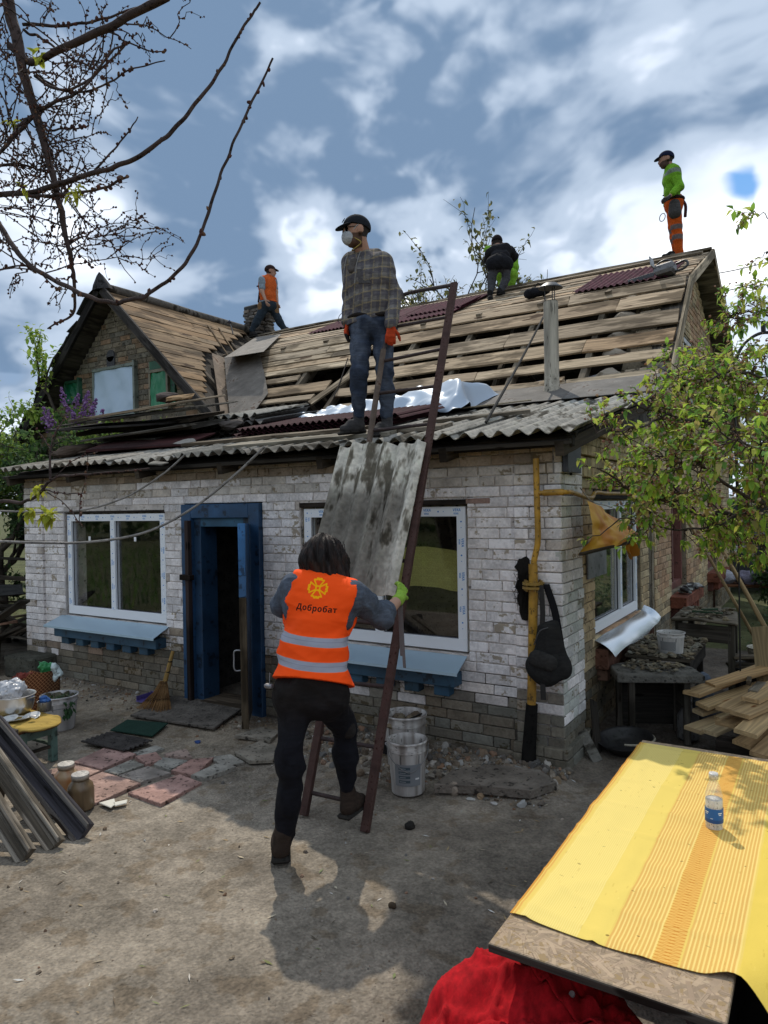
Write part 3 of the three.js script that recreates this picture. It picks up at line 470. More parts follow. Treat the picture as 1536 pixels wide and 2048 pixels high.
part('lintel', block([-0.2, 1.85, -0.95], [-0.045, 1.93, -2.65], 0.004, [0.05, 0.048, 0.045]), M.wood, house);
// two old red brown windows further along the side wall
for (const [a, b] of [[4.25, 5.35], [7.3, 8.4]]) {
  const w = new THREE.Group(); w.name = 'window'; house.add(w); w.userData.label = a < 5 ? 'nearer old red framed window in the side wall' : 'farther old red framed window in the side wall';
  const P = (u, v, d) => [-0.16 + d, v, -u], c = [0.19, 0.07, 0.055];
  part('frame', [bar(P(a, 0.76, 0), P(b, 0.76, 0), 0.08, 0.09, [0, 1, 0], c), bar(P(a, 1.98, 0), P(b, 1.98, 0), 0.08, 0.09, [0, 1, 0], c), bar(P(a + 0.05, 0.8, 0), P(a + 0.05, 1.94, 0), 0.08, 0.1, [1, 0, 0], [0.16, 0.16, 0.15]), bar(P(b - 0.05, 0.8, 0), P(b - 0.05, 1.94, 0), 0.08, 0.1, [1, 0, 0], c), bar(P((a + b) / 2, 0.8, 0), P((a + b) / 2, 1.94, 0), 0.06, 0.06, [1, 0, 0], c)], M.paint, w);
  part('pane', prep(new THREE.BoxGeometry(0.004, 1.14, b - a - 0.2)).translate(-0.165, 1.37, -(a + b) / 2), M.glass, w);
  part('curtain', sheetOf((u, v) => [-0.24 + 0.015 * Math.sin(u * 40), mix(0.85, 1.95, v), -mix(a + 0.1, b - 0.1, u)], 40, 3, 0.003, [0.17, 0.13, 0.13]), M.cloth, w);
  part('sill', [block([-0.12, 0.56, -a + 0.12], [0.13, 0.70, -b - 0.12], 0.008, [0.23, 0.085, 0.055], 0.003), block([-0.06, 0.42, -a + 0.08], [0.02, 0.56, -b - 0.08], 0.006, [0.12, 0.05, 0.04])], M.rawBrick, house, { label: a < 5 ? 'red brick sill with glass waste on it' : 'farther red brick sill' });
  for (let z = a; z < b; z += 0.16) part('dentil', block([-0.06, 0.44, -z], [0.10, 0.555, -z - 0.085], 0.005, tint([0.22, 0.08, 0.055], 0.2)), M.rawBrick, house);
}
// window in the gable end, its frame pale
part('gable_end_window', [bar([-0.1, 3.08, -5.37], [-0.1, 3.08, -6.08], 0.06, 0.07, [0, 1, 0], [0.5, 0.52, 0.54]), bar([-0.1, 3.99, -5.37], [-0.1, 3.99, -6.08], 0.06, 0.07, [0, 1, 0], [0.5, 0.52, 0.54]), bar([-0.1, 3.11, -5.40], [-0.1, 3.96, -5.40], 0.06, 0.07, [1, 0, 0], [0.5, 0.52, 0.54]), bar([-0.1, 3.11, -6.05], [-0.1, 3.96, -6.05], 0.06, 0.07, [1, 0, 0], [0.5, 0.52, 0.54]), bar([-0.1, 3.11, -5.73], [-0.1, 3.96, -5.73], 0.06, 0.05, [1, 0, 0], [0.5, 0.52, 0.54])], M.paint, house);
part('gable_end_pane', prep(new THREE.BoxGeometry(0.004, 0.86, 0.62)).translate(-0.11, 3.535, -5.725), M.glass, house);
// gable windows covered in film
function coveredWindow([a, b, c, d], color, frameC, label, m) {
  const w = new THREE.Group(); w.name = 'gable_window'; house.add(w); w.userData.label = label; const z = -2.89, f = 0.035;
  part('frame', [block([a - f, b - 0.05, z - 0.05], [c + f, b, z + 0.04], 0.004, frameC), block([a - f, d, z - 0.05], [c + f, d + 0.05, z + 0.04], 0.004, frameC), block([a - f, b, z - 0.05], [a, d, z + 0.035], 0.004, frameC), block([c, b, z - 0.05], [c + f * 1.3, d + 0.08, z + 0.05], 0.004, frameC)], M.paint, w);
  part('cover_film', sheetOf((u, v) => [mix(a, c, u), mix(b, d, v), z + 0.02 + 0.012 * (fbm3(u * 5 + a * 7, v * 4, 2, 3) - 0.5) * 2 + 0.008 * Math.sin(u * 13 + v * 5)], 30, 24, 0.002, color), m, w);
}
coveredWindow(gableOpen[0], [0.44, 0.55, 0.66], [0.20, 0.23, 0.20], 'wide gable window covered with pale blue film', mat({ roughness: 0.35 }));
coveredWindow(gableOpen[1], [0.012, 0.19, 0.075], [0.22, 0.19, 0.13], 'small gable window covered with green film', mat({ roughness: 0.4 }));
coveredWindow(gableOpen[2], [0.012, 0.13, 0.06], [0.03, 0.12, 0.07], 'small green gable window at the left edge', mat({ roughness: 0.4 }));
{ const g = gableOpen[1], w = [-8.563,4.409,-2.915]; part('window_trim', block([g[0] - 0.03, g[3] + 0.055, -2.93], [g[2] + 0.05, g[3] + 0.19, -2.875], 0.004, [0.012, 0.12, 0.055]), M.paint, house); part('window_trim', block([g[2] + 0.06, g[1], -2.93], [g[2] + 0.16, g[3] + 0.04, -2.88], 0.004, [0.012, 0.11, 0.05]), M.paint, house);
part('vent_niche', [prep(at(new THREE.CylinderGeometry(0.1, 0.1, 0.03, 16, 1), w[0], w[1], w[2], Math.PI / 2), [0.1, 0.1, 0.11]), block([w[0] - 0.1, w[1] - 0.18, -2.93], [w[0] + 0.1, w[1] - 0.01, -2.9], 0.003, [0.1, 0.1, 0.11])], M.matte, house); }

// blue door frame and open door leaf
const BLUE = [0.022, 0.085, 0.20], BLUED = [0.018, 0.055, 0.12];
part('door_frame', [block([-3.69, -0.02, -0.28], [-3.56, 1.87, 0.012], 0.006, BLUE), block([-2.83, -0.02, -0.28], [-2.70, 1.87, 0.012], 0.006, mix3(BLUE, BLUED, 0.5)), block([-3.56, 1.74, -0.28], [-2.83, 1.87, 0.010], 0.006, BLUE), block([-3.56, 0, -0.24], [-3.47, 1.74, -0.03], 0.004, BLUED), block([-2.93, 0, -0.24], [-2.83, 1.74, -0.03], 0.004, BLUED), block([-3.47, 1.66, -0.24], [-2.93, 1.74, -0.03], 0.004, mix3(BLUE, [0.03, 0.15, 0.25], 0.5))], M.paint, house);
part('door_post', [bar([-3.575, -0.02, 0.03], [-3.575, 1.72, 0.03], 0.045, 0.05, [0, 0, 1], [0.06, 0.045, 0.045]), block([-3.66, 1.16, 0.01], [-3.52, 1.21, 0.07], 0.004, [0.05, 0.035, 0.03])], M.wood, house);
part('door_step', [block([-3.47, -0.02, -0.32], [-2.93, 0.035, 0.02], 0.006, [0.16, 0.13, 0.10]), block([-3.49, -0.02, 0.025], [-2.9, 0.015, 0.09], 0.006, [0.13, 0.11, 0.09])], M.wood, house);
{
  const h0 = [-2.83, 0.03, 0.03], e0 = [-2.53, 0.03, 0.41], dx = norm3(sub3(e0, h0)), L = len3(sub3(e0, h0)), nz = cross3(dx, [0, 1, 0]);
  const door = new THREE.Group(); door.name = 'door'; house.add(door); door.userData.label = 'open door leaf seen on edge, blue above and bare below';
  part('door_leaf', cbox(L, 1.66, 0.045, 0.005, [1, 1, 1], 0, 1).applyMatrix4(frame(add3(lerp3(h0, e0, 0.5), [0, 0.83, 0]), dx, [0, 1, 0], nz)), M.paint, door).geometry = paint(cbox(L, 1.66, 0.045, 0.005, [1, 1, 1], 0, 1).applyMatrix4(frame(add3(lerp3(h0, e0, 0.5), [0, 0.83, 0]), dx, [0, 1, 0], nz)), (x, y) => (y > 1.0 ? [0.03, 0.13, 0.33] : [0.10, 0.08, 0.06]));
  for (const [a, b, c] of [[1.28, 1.70, [0.045, 0.19, 0.46]], [1.10, 1.275, [0.05, 0.16, 0.36]], [0.02, 1.095, [0.13, 0.105, 0.075]]]) part('door_edge', at(cbox(0.008, b - a, 0.058, 0.003, c, 0.003, 1), 0, 0, 0).applyMatrix4(frame(add3(e0, [dx[0] * 0.006, (a + b) / 2 - 0.03, dx[2] * 0.006]), dx, [0, 1, 0], nz)), c[2] > 0.2 ? M.paint : M.wood, door);
  part('handle', tube(curve([add3(e0, [-0.045, 0.62, -0.04]), add3(e0, [-0.10, 0.62, -0.0]), add3(e0, [-0.11, 0.55, 0.0]), add3(e0, [-0.10, 0.46, 0.0]), add3(e0, [-0.045, 0.46, -0.04])], 16), 0.007, 8, { color: [0.6, 0.6, 0.6] }), M.steel, door);
}

// ------------------------------------------------------------------ roofs
const SL_EXT = 0.217, extY = (z) => 2.256 + SL_EXT * (0.27 - z), lowY = (z) => 3.178 + (-2.965 - z) * 0.9897, uppY = (z) => 4.423 + (-4.223 - z) * 0.4398;
const lowZ = (y) => -2.965 - (y - 3.178) / 0.9897, uppZ = (y) => -4.223 - (y - 4.423) / 0.4398, crX = (y) => -8.4 + (5.42 - y) / 0.939;
const roofZ = (y) => (y < 4.423 ? lowZ(y) : uppZ(y));
const fLow = (x, y, o = 0) => { const n = norm3([0, 1, 0.9897]), d = norm3([0, -0.9897, 1]); return frame(add3([x, y, lowZ(y)], mul3(n, o)), [1, 0, 0], n, d); };
const fUpp = (x, y, o = 0) => { const n = norm3([0, 1, 0.4398]), d = norm3([0, -0.4398, 1]); return frame(add3([x, y, uppZ(y)], mul3(n, o)), [1, 0, 0], n, d); };
const fExt = (x, z, o = 0) => { const n = norm3([0, 1, SL_EXT]), d = norm3([0, -SL_EXT, 1]); return frame(add3([x, extY(z), z], mul3(n, o)), [1, 0, 0], n, d); };
const fCr = (y, z, o = 0) => { const n = norm3([0.939, 1, 0]), d = norm3([1, -0.939, 0]); return frame(add3([crX(y), y, z], mul3(n, o)), [0, 0, -1], n, d); };
const GREYW = [0.56, 0.465, 0.355], BROWNW = [0.60, 0.42, 0.26], PALEW = [0.70, 0.575, 0.42];
const oldWood = () => tint(mix3(GREYW, rnd() < 0.5 ? BROWNW : PALEW, rnd() * 0.8), 0.16);
// rafters and the dark loft
const mainRoof = part('main_roof', (() => {
  const g = []; for (let x = -7.6; x < 0.1; x += 0.86) { g.push(bar([x, 3.02, lowZ(3.02) - 0.07], [x, 4.35, lowZ(4.35) - 0.07], 0.07, 0.10, [0, 0.7, 0.7], tint([0.26, 0.22, 0.17], 0.15))); g.push(bar([x, 4.36, uppZ(4.36) - 0.05], [x, 5.24, uppZ(5.24) - 0.05], 0.07, 0.08, [0, 0.9, 0.4], tint([0.26, 0.22, 0.17], 0.15))); }
  for (let x = -7.3; x < 0; x += 1.72) g.push(bar([x, 2.96, -3.6], [x - 0.1, 4.3, -4.9], 0.06, 0.06, [0, 0, 1], [0.2, 0.17, 0.13]), bar([x + 0.5, 2.96, -5.2], [x + 0.2, 3.9, -3.95], 0.05, 0.05, [1, 0, 0], [0.2, 0.17, 0.13]));
  return g;
})(), M.wood, house);
part('loft_floor', [block([-8.2, 2.76, -9.6], [-0.3, 2.88, -2.9], 0.002, [0.05, 0.045, 0.04])], M.matte, house);
part('far_slope', (() => { const s = new Soup(), P = (y, z) => [[-10.8, y, z], [0.22, y, z]]; const rows = [P(5.29, -6.24), P(4.40, -8.26), P(2.95, -9.75)]; for (let i = 0; i < 2; i++) { s.quad(rows[i][1], rows[i][0], rows[i + 1][0], rows[i + 1][1], [0.22, 0.2, 0.17]); const d = (p) => [p[0], p[1] - 0.05, p[2] + 0.01]; s.quad(d(rows[i][0]), d(rows[i][1]), d(rows[i + 1][1]), d(rows[i + 1][0]), [0.30, 0.29, 0.27]); } return s.geo(); })(), M.wood, house);
// boards of the lower slope: wide apart on the right, closer on the left
function boardRow(parent, fr, y, x0, x1, w, o = {}) {
  let x = x0; while (x < x1 - 0.15) { let L = Math.min(rr(2.0, 3.6), x1 - x); if (x1 - x - L < 0.5) L = x1 - x; const g = plank(L - 0.006, w * rr(0.94, 1.05), o.t ?? 0.024, o.color?.() ?? oldWood(), { wob: 0.008, warp: o.warp ?? 0.006 }); g.applyMatrix4(m4().makeRotationY(rr(-0.004, 0.004))); g.applyMatrix4(fr(x + L / 2, y + rr(-0.006, 0.006), 0.012 + rr(0, 0.004))); part('roof_board', g, M.wood, parent); x += L; }
}
for (const [t, b] of [[4.43, 4.285], [4.232, 4.06], [3.945, 3.74], [3.672, 3.505], [3.415, 3.295]]) boardRow(mainRoof, fLow, (t + b) / 2, -3.95 - rr(0, 0.15), 0.17, (t - b) * 1.407);
for (const [t, b, xr] of [[4.43, 4.30, -3.95], [4.265, 4.14, -3.98], [4.12, 4.035, -4.0], [4.018, 3.935, -4.05], [3.915, 3.825, -4.12], [3.77, 3.68, -5.05], [3.60, 3.43, -4.35], [3.385, 3.315, -4.5]]) { const y = (t + b) / 2, xl = crX(y) - 0.0; boardRow(mainRoof, fLow, y, xl + 0.12, xr, (t - b) * 1.407); }
for (const [x, y0, y1] of [[-4.12, 3.25, 3.72]]) part('roof_board', bar([x - 0.35, y0, lowZ(y0) + 0.03], [x + 0.12, y1, lowZ(y1) + 0.03], 0.13, 0.025, [0, 0.7, 0.7], oldWood()), M.wood, mainRoof);
boardRow(mainRoof, fLow, 3.16, -3.4, -0.9, 0.07, { warp: 0.02 }); boardRow(mainRoof, fLow, 3.13, -3.9, 0.1, 0.09, { warp: 0.012 });
// slats of the upper slope
for (let i = 0; i < 9; i++) { const y = 4.475 + i * 0.096; boardRow(mainRoof, fUpp, y, Math.max(-8.15, crX(y) + 0.35), 0.17, 0.155 + (i % 3) * 0.01, { t: 0.022 }); }
part('ridge_board', plank(8.5, 0.16, 0.03, [0.42, 0.37, 0.30], { n: 16, wob: 0.01, warp: 0.012 }).translate(-4.05, 5.335, -6.2), M.wood, mainRoof);
part('roof_board', bar([-8.35, 5.26, -6.05], [0.1, 5.27, -6.02], 0.12, 0.025, [0, 0.9, 0.4], [0.4, 0.34, 0.26]), M.wood, mainRoof);
for (let i = 0; i < 4; i++) part('loft_waste', at(lump([rr(0.15, 0.3), 0.08, 0.1], [0.3, 0.32, 0.36], { k: 0.6, detail: 2 }), -1.2 + i * 0.33 + rr(-0.1, 0.1), 3.1 + rr(0, 0.05), -3.1), M.plastic, mainRoof);
for (const y of [3.2, 3.47, 3.72, 3.99, 4.24]) for (const x of [-0.45]) { part('stone', at(lump([0.14, 0.08, 0.1], tint([0.45, 0.38, 0.3], 0.15), { k: 0.35, detail: 2 }), x, y - 0.02, lowZ(y) - 0.1, 0, rr(0, 3)), M.stone, mainRoof); part('brick', at(cbox(0.22, 0.11, 0.1, 0.008, tint([0.42, 0.35, 0.26], 0.1), 0.004), -0.17, y - 0.03, lowZ(y) - 0.11), M.rawBrick, mainRoof); }
// verge boards at the right gable
{
  const pale = [0.58, 0.50, 0.38], A = [0.215, 3.14, lowZ(3.14) + 0.02], B = [0.215, 4.44, lowZ(4.44) + 0.02], C = [0.215, 5.35, -6.24], D = [0.215, 4.46, -8.28], E = [0.215, 2.95, -9.8];
  const dn = (p, k) => [p[0], p[1] - k, p[2]];
  part('verge_board', bar(dn(A, 0.05), dn(B, 0.05), 0.03, 0.13, [0, 0.7, 0.7], pale), M.wood, house); part('verge_board', bar(dn(B, 0.05), dn(C, 0.05), 0.03, 0.12, [0, 0.9, 0.4], mix3(pale, GREYW, 0.3)), M.wood, house);
  part('verge_board', bar(dn(C, 0.05), dn(D, 0.05), 0.03, 0.12, [0, 0.9, -0.4], mix3(pale, GREYW, 0.4)), M.wood, house); part('verge_board', bar(dn(D, 0.05), dn(E, 0.05), 0.03, 0.12, [0, 0.7, -0.7], GREYW), M.wood, house);
  const s = new Soup(), sof = (p, q) => { const a = [-0.06, p[1] - 0.10, p[2]], b = [-0.06, q[1] - 0.10, q[2]], c = [0.20, q[1] - 0.10, q[2]], d = [0.20, p[1] - 0.10, p[2]]; s.quad(a, b, c, d, [0.22, 0.215, 0.20]); s.quad(add3(d, [0, 0.012, 0]), add3(c, [0, 0.012, 0]), add3(b, [0, 0.012, 0]), add3(a, [0, 0.012, 0]), [0.22, 0.21, 0.2]); };
  sof(C, D); sof(D, E); sof(B, C); sof(A, B); part('soffit', s.geo(), M.wood, house);
}
// new dark red corrugated sheets on the upper slope
M.wine = new THREE.MeshPhysicalMaterial({ map: rep(T.grime, 1.5), roughness: 0.85, specularIntensity: 0.3, vertexColors: true });
const wine = [0.085, 0.018, 0.036];
for (const [x0, w, y0, y1, r] of [[-6.1, 1.9, 5.2, 4.80, 0.0], [-4.5, 1.5, 5.2, 4.55, 0.0], [-1.2, 1.15, 5.02, 4.47, -0.01]]) {
  const l = (y0 - y1) / 0.4026, g = corrugated(w, l, 0.078, 0.013, 0.003, { nz: 5, seg: 6, rough: 0.008, color: wine }); g.applyMatrix4(m4().makeRotationY(r)); g.applyMatrix4(fUpp(x0, y0, 0.05)); part('new_sheet', g, M.wine, mainRoof, { label: 'new dark red corrugated sheet' });
}
{ const g = corrugated(0.95, 0.78, 0.078, 0.013, 0.003, { nz: 4, seg: 6, rough: 0.01, color: wine }); g.applyMatrix4(fUpp(-3.95, 5.0, 0.075)); part('new_sheet', g, M.wine, mainRoof); }
// left roof with its ridge towards the yard
const crossRoof = part('cross_roof', (() => { const g = []; for (let z = -2.68; z > -6; z -= 0.8) g.push(bar([crX(2.85) - 0.08, 2.85, z], [crX(5.36) - 0.08, 5.36, z], 0.07, 0.09, [0.7, 0.7, 0], [0.2, 0.17, 0.14])); const s = new Soup(); const L = (x, y) => [-8.4 - (x + 8.4), y]; for (const k of [0, 0.05]) { const a = [-8.42, 5.40 - k, -2.60], b = [-8.42, 5.40 - k, -9.5], c = [-11.15, 2.82 - k, -9.5], d = [-11.15, 2.82 - k, -2.60]; k ? s.quad(d, c, b, a, [0.1, 0.09, 0.08]) : s.quad(a, b, c, d, [0.2, 0.18, 0.15]); } g.push(s.geo()); { const q = new Soup(); q.quad([crX(2.8) - 0.03, 2.72, -2.7], [crX(5.4) - 0.03, 5.34, -2.7], [crX(5.4) - 0.03, 5.34, -9.4], [crX(2.8) - 0.03, 2.72, -9.4], [0.09, 0.08, 0.07]); g.push(q.geo()); } return g; })(), M.wood, house);
for (let i = 0; i < 23; i++) {
  const y = 2.84 + i * 0.113, zEnd = Math.max(-6.15, roofZ(y) + 0.42 + Math.max(0, (3.6 - y) * 0.15)), z0 = -2.62 + rr(-0.03, 0.03); let z = z0;
  while (z > zEnd + 0.1) { let L = Math.min(rr(1.2, 2.6), z - zEnd); if (z - zEnd - L < 0.4) L = z - zEnd; const g = plank(L - 0.005, 0.150, 0.020, tint(mix3([0.36, 0.265, 0.175], [0.44, 0.295, 0.17], rnd()), 0.22), { wob: 0.006 }); g.applyMatrix4(fCr(y, z - L / 2, 0.012 + (i % 2) * 0.006)); part('roof_board', g, M.wood, crossRoof); z -= L; }
}
for (const [a, b] of [[3.4, 5.2], [3.0, 4.6], [3.9, 5.2], [2.95, 4.2]]) { const z0 = -2.9 - rr(0, 2), g = bar([crX(a) + 0.03, a + 0.03, z0], [crX(b) + 0.03, b + 0.03, z0 - rr(0.4, 1.0)], 0.03, 0.012, [0.7, 0.7, 0], [0.30, 0.22, 0.14]); part('lath', g, M.wood, crossRoof); }
part('verge_board', [bar([crX(2.78) + 0.02, 2.80, -2.605], [crX(5.42), 5.44, -2.605], 0.05, 0.13, [0.7, 0.7, 0], [0.07, 0.065, 0.065])], M.wood, crossRoof);
part('verge_board', [bar([-11.1, 2.80, -2.605], [-8.4, 5.44, -2.605], 0.05, 0.14, [-0.7, 0.7, 0], [0.05, 0.045, 0.045])], M.wood, crossRoof);
for (let i = 0; i < 26; i++) part('old_sheet', at(cbox(rr(0.2, 0.4), 0.02, rr(0.15, 0.35), 0.004, tint([0.06, 0.055, 0.052], 0.3), 0.01), -8.5 - i * 0.1 + rr(-0.03, 0.03), 5.46 - i * 0.096 + rr(-0.02, 0.04), -2.72 + rr(-0.06, 0.05), rr(-0.2, 0.2), rr(-0.3, 0.3), 0.76), M.slate, crossRoof);
part('ridge_cap', tube([[-8.4, 5.46, -2.58], [-8.4, 5.47, -3.3], [-8.4, 5.45, -4.6], [-8.4, 5.46, -6.4]], 0.075, 10, { color: [0.17, 0.155, 0.14] }), M.slate, crossRoof);
part('ridge_cap', at(lathe([[0, 0.2], [0.05, 0.14], [0.13, 0.0], [0.16, -0.08]], 6, [0.06, 0.06, 0.065]), -8.4, 5.5, -2.64, 0.2, 0.4, 0), M.slate, crossRoof);
// tin in the valley between the two roofs
M.tin = mat({ map: rep(T.metal, 0.8), bumpMap: rep(T.rough, 1.5), bumpScale: 0.004, roughness: 0.8 });
function polySheet(name, pts, t, color, m, parent, label) { const n = norm3(cross3(sub3(pts[1], pts[0]), sub3(pts[2], pts[0]))), k = n[1] < 0 ? -1 : 1, s = new Soup(), x = norm3(sub3(pts[1], pts[0])), y = cross3(n, x), uv = (p) => [dot3(sub3(p, pts[0]), x), dot3(sub3(p, pts[0]), y)], d = pts.map((p) => sub3(p, mul3(n, t * k))); for (let i = 1; i + 1 < pts.length; i++) { s.tri(pts[0], pts[i], pts[i + 1], uv(pts[0]), uv(pts[i]), uv(pts[i + 1]), color); s.tri(d[0], d[i + 1], d[i], uv(pts[0]), uv(pts[i + 1]), uv(pts[i]), color); } pts.forEach((p, i) => { const j = (i + 1) % pts.length; s.quad(p, d[i], d[j], pts[j], color); }); return part(name, s.geo(), m, parent, label ? { label } : {}); }
polySheet('valley_sheet', [[-6.751,4.277,-3.687], [-5.846,4.254,-3.635], [-7.006,5.052,-5.448], [-7.9,5.18,-5.741]], 0.006, [0.36, 0.325, 0.28], M.tin, house);
polySheet('valley_sheet', [[-7.172,4.406,-4.135], [-6.354,4.38,-4.109], [-5.905,3.968,-3.693], [-6.726,3.986,-3.71]], 0.006, [0.31, 0.275, 0.235], M.tin, house);
polySheet('valley_sheet', [[-6.741,4.004,-3.714], [-5.923,4.005,-3.715], [-5.405,3.515,-3.219], [-5.403,3.124,-2.824], [-5.673,3.022,-2.721]], 0.006, [0.30, 0.265, 0.225], M.tin, house);
polySheet('valley_sheet', [[-7.336,4.491,-4.007], [-7.287,4.445,-4.276], [-5.816,3.064,-2.909], [-5.701,2.956,-2.589]], 0.006, [0.34, 0.25, 0.175], M.tin, house);
// flat sheets where the main slope meets the low roof
for (let i = 0; i < 6; i++) { const x0 = -5.25 + i * 0.9, x1 = x0 + 0.93, j = i * 0.002; polySheet('flashing_sheet', [[x0, extY(-2.3) + 0.045 + j, -2.3 + rr(-0.05, 0.05)], [x1, extY(-2.3) + 0.045 + j, -2.3 + rr(-0.05, 0.05)], [x1, 3.12 + j, -2.90], [x0, 3.12 + j, -2.90]], 0.006, tint([0.24, 0.222, 0.20], 0.12), M.tin, house); }
// low roof: corrugated slate in two rows
const lowRoof = part('low_roof', [block([-6.3, 2.20, 0.0], [0.10, 2.27, 0.06], 0.004, [0.05, 0.045, 0.04]), ...[-6.3, -5.2, -4.1, -3, -1.9, -0.8, 0.05].map((x) => bar([x, extY(0.18) - 0.10, 0.18], [x, extY(-2.6) - 0.10, -2.6], 0.06, 0.1, [0, 1, 0.2], [0.09, 0.075, 0.06])), bar([-6.4, extY(-0.05) - 0.045, -0.05], [0.1, extY(-0.05) - 0.045, -0.05], 0.06, 0.03, [0, 1, 0.2], [0.08, 0.07, 0.06]), bar([-6.4, extY(0.16) - 0.06, 0.16], [0.12, extY(0.16) - 0.06, 0.16], 0.05, 0.03, [0, 1, 0.2], [0.06, 0.055, 0.05])], M.wood, house);
part('roof_deck', (() => { const s = new Soup(); s.quad([-6.4, extY(0.02) - 0.042, 0.02], [0.1, extY(0.02) - 0.042, 0.02], [0.1, extY(-2.7) - 0.042, -2.7], [-6.4, extY(-2.7) - 0.042, -2.7], [0.08, 0.07, 0.06]); return s.geo(); })(), M.wood, house);
const sheetTone = [[0.33, 0.32, 0.30], [0.40, 0.385, 0.36], [0.45, 0.435, 0.41], [0.25, 0.245, 0.23], [0.25, 0.24, 0.225], [0.42, 0.41, 0.385], [0.44, 0.435, 0.415]];
for (let i = 0; i < 7; i++) {
  const x0 = -6.34 + i * 0.932, w = i === 6 ? 0.93 : 0.98;
  { const g = corrugated(w, 1.55 + rr(-0.02, 0.02), 0.134, 0.021, 0.006, { nz: 7, rough: 0.016, ragged: 0.02, phase: 1, color: tint(sheetTone[i], 0.08) }); g.applyMatrix4(fExt(x0, -2.75, 0.012 + (i % 2) * 0.007)); part('slate_sheet', g, M.slate, lowRoof); }
  { const g = corrugated(w, 1.62 + rr(-0.05, 0.05), 0.134, 0.022, 0.006, { nz: 7, rough: 0.018, ragged: 0.035, phase: 1, color: tint(sheetTone[i], 0.08) }); g.applyMatrix4(m4().makeRotationX(-0.004)); g.applyMatrix4(fExt(x0, -1.30, 0.034 + (i % 2) * 0.007)); part('slate_sheet', g, M.slate, lowRoof); }
}
polySheet('roof_end_board', [[0.05, 2.22, 0.03], [0.05, 2.28, 0.03], [0.05, extY(-2.6) - 0.03, -2.6], [0.05, extY(-2.6) - 0.26, -2.6]], 0.02, [0.10, 0.095, 0.09], M.wood, house);
part('end_panel', block([0.005, 2.03, -0.02], [0.045, 2.24, -0.32], 0.003, [0.12, 0.12, 0.125]), M.metal ?? M.steel, house);
// chimney of loose old brick
{
  const ch = part('chimney', block([-8.62, 4.9, -6.52], [-8.16, 5.80, -6.25], 0.01, [0.08, 0.075, 0.07]), M.matte, house);
  for (let r = 0; r < 14; r++) { const y = 5.02 + r * 0.065, e = r > 9 ? 0.03 : r === 7 ? 0.02 : 0; for (let i = 0; i < 3; i++) { part('brick', at(cbox(0.15, 0.056, 0.11, 0.008, tint(mix3([0.24, 0.21, 0.18], [0.13, 0.12, 0.115], rnd()), 0.2), 0.008), -8.54 + i * 0.155 + (r % 2) * 0.02 + rr(-0.02, 0.02), y, -6.22 + e + rr(-0.02, 0.02), 0, rr(-0.06, 0.06)), M.rawBrick, ch); } for (const z of [-6.40]) part('brick', at(cbox(0.11, 0.056, 0.2, 0.008, tint([0.2, 0.18, 0.16], 0.2), 0.006), -8.13 + e, y, z), M.rawBrick, ch); }
  part('chimney_cover', at(cbox(0.34, 0.16, 0.4, 0.02, [0.025, 0.028, 0.032], 0.015), -8.46, 5.93, -6.38, 0.1, 0.1, 0), M.plastic, ch);
}
// asbestos vent pipe with a tin hat
{
  const v = new THREE.Group(); v.name = 'vent_pipe'; house.add(v); v.userData.label = 'tall pale vent pipe with a tin hat';
  const B = [-0.881,2.853,-2.481];
  part('pipe', lathe([[0.0, -0.05], [0.15, -0.05], [0.105, 0.06], [0.082, 0.16], [0.077, 0.3], [0.077, 1.07], [0.07, 1.08], [0.07, 1.0], [0, 1.0]], 24, [0.56, 0.52, 0.44]).translate(-0.957, 2.90, -2.70), M.stone, v);
  part('pipe_hat', at(lathe([[0, 0.05], [0.06, 0.045], [0.125, 0.0], [0.13, -0.012], [0.12, -0.008], [0, 0.025]], 20, [0.03, 0.03, 0.032]), -0.957, 4.13, -2.70, 0.06, 0, -0.05), M.plastic, v);
  part('hat_leg', [0, 1, 2].map((k) => bar([-0.957 + 0.06 * Math.cos(k * 2.1 + 0.5), 3.93, -2.70 + 0.06 * Math.sin(k * 2.1 + 0.5)], [-0.957 + 0.06 * Math.cos(k * 2.1 + 0.5), 4.14, -2.70 + 0.06 * Math.sin(k * 2.1 + 0.5)], 0.025, 0.004, [1, 0, 0], [0.12, 0.12, 0.12])), M.steel, v);
}

// ------------------------------------------------------------------ soft bodies: distance fields meshed by surface nets
const smin = (a, b, k) => { const h = Math.max(k - Math.abs(a - b), 0) / k; return Math.min(a, b) - h * h * k * 0.25; };
// a tapered capsule; flat = [direction, factor] squeezes it along a direction
function cap(a, b, ra, rb = ra, flat) {
  const d = sub3(b, a), L2 = dot3(d, d) || 1e-9, [fd, fk] = flat ?? [null, 1];
  const f = (x, y, z) => { let px = x - a[0], py = y - a[1], pz = z - a[2]; const t = clamp((px * d[0] + py * d[1] + pz * d[2]) / L2); px -= d[0] * t; py -= d[1] * t; pz -= d[2] * t; if (fd) { const q = (px * fd[0] + py * fd[1] + pz * fd[2]) * (fk - 1); px += fd[0] * q; py += fd[1] * q; pz += fd[2] * q; } return Math.sqrt(px * px + py * py + pz * pz) - (ra + (rb - ra) * t); };
  f.pts = [[a, ra], [b, rb]]; return f;
}
function ell(c, r, ax = [[1, 0, 0], [0, 1, 0], [0, 0, 1]]) {
  const m = Math.min(...r), M_ = Math.max(...r);
  const f = (x, y, z) => { const p = [x - c[0], y - c[1], z - c[2]], q = [dot3(p, ax[0]) / r[0], dot3(p, ax[1]) / r[1], dot3(p, ax[2]) / r[2]], k0 = Math.hypot(...q), k1 = Math.hypot(q[0] / r[0], q[1] / r[1], q[2] / r[2]); return k1 < 1e-6 ? -m : k0 * (k0 - 1) / k1; };
  f.pts = [[c, M_]]; return f;
}
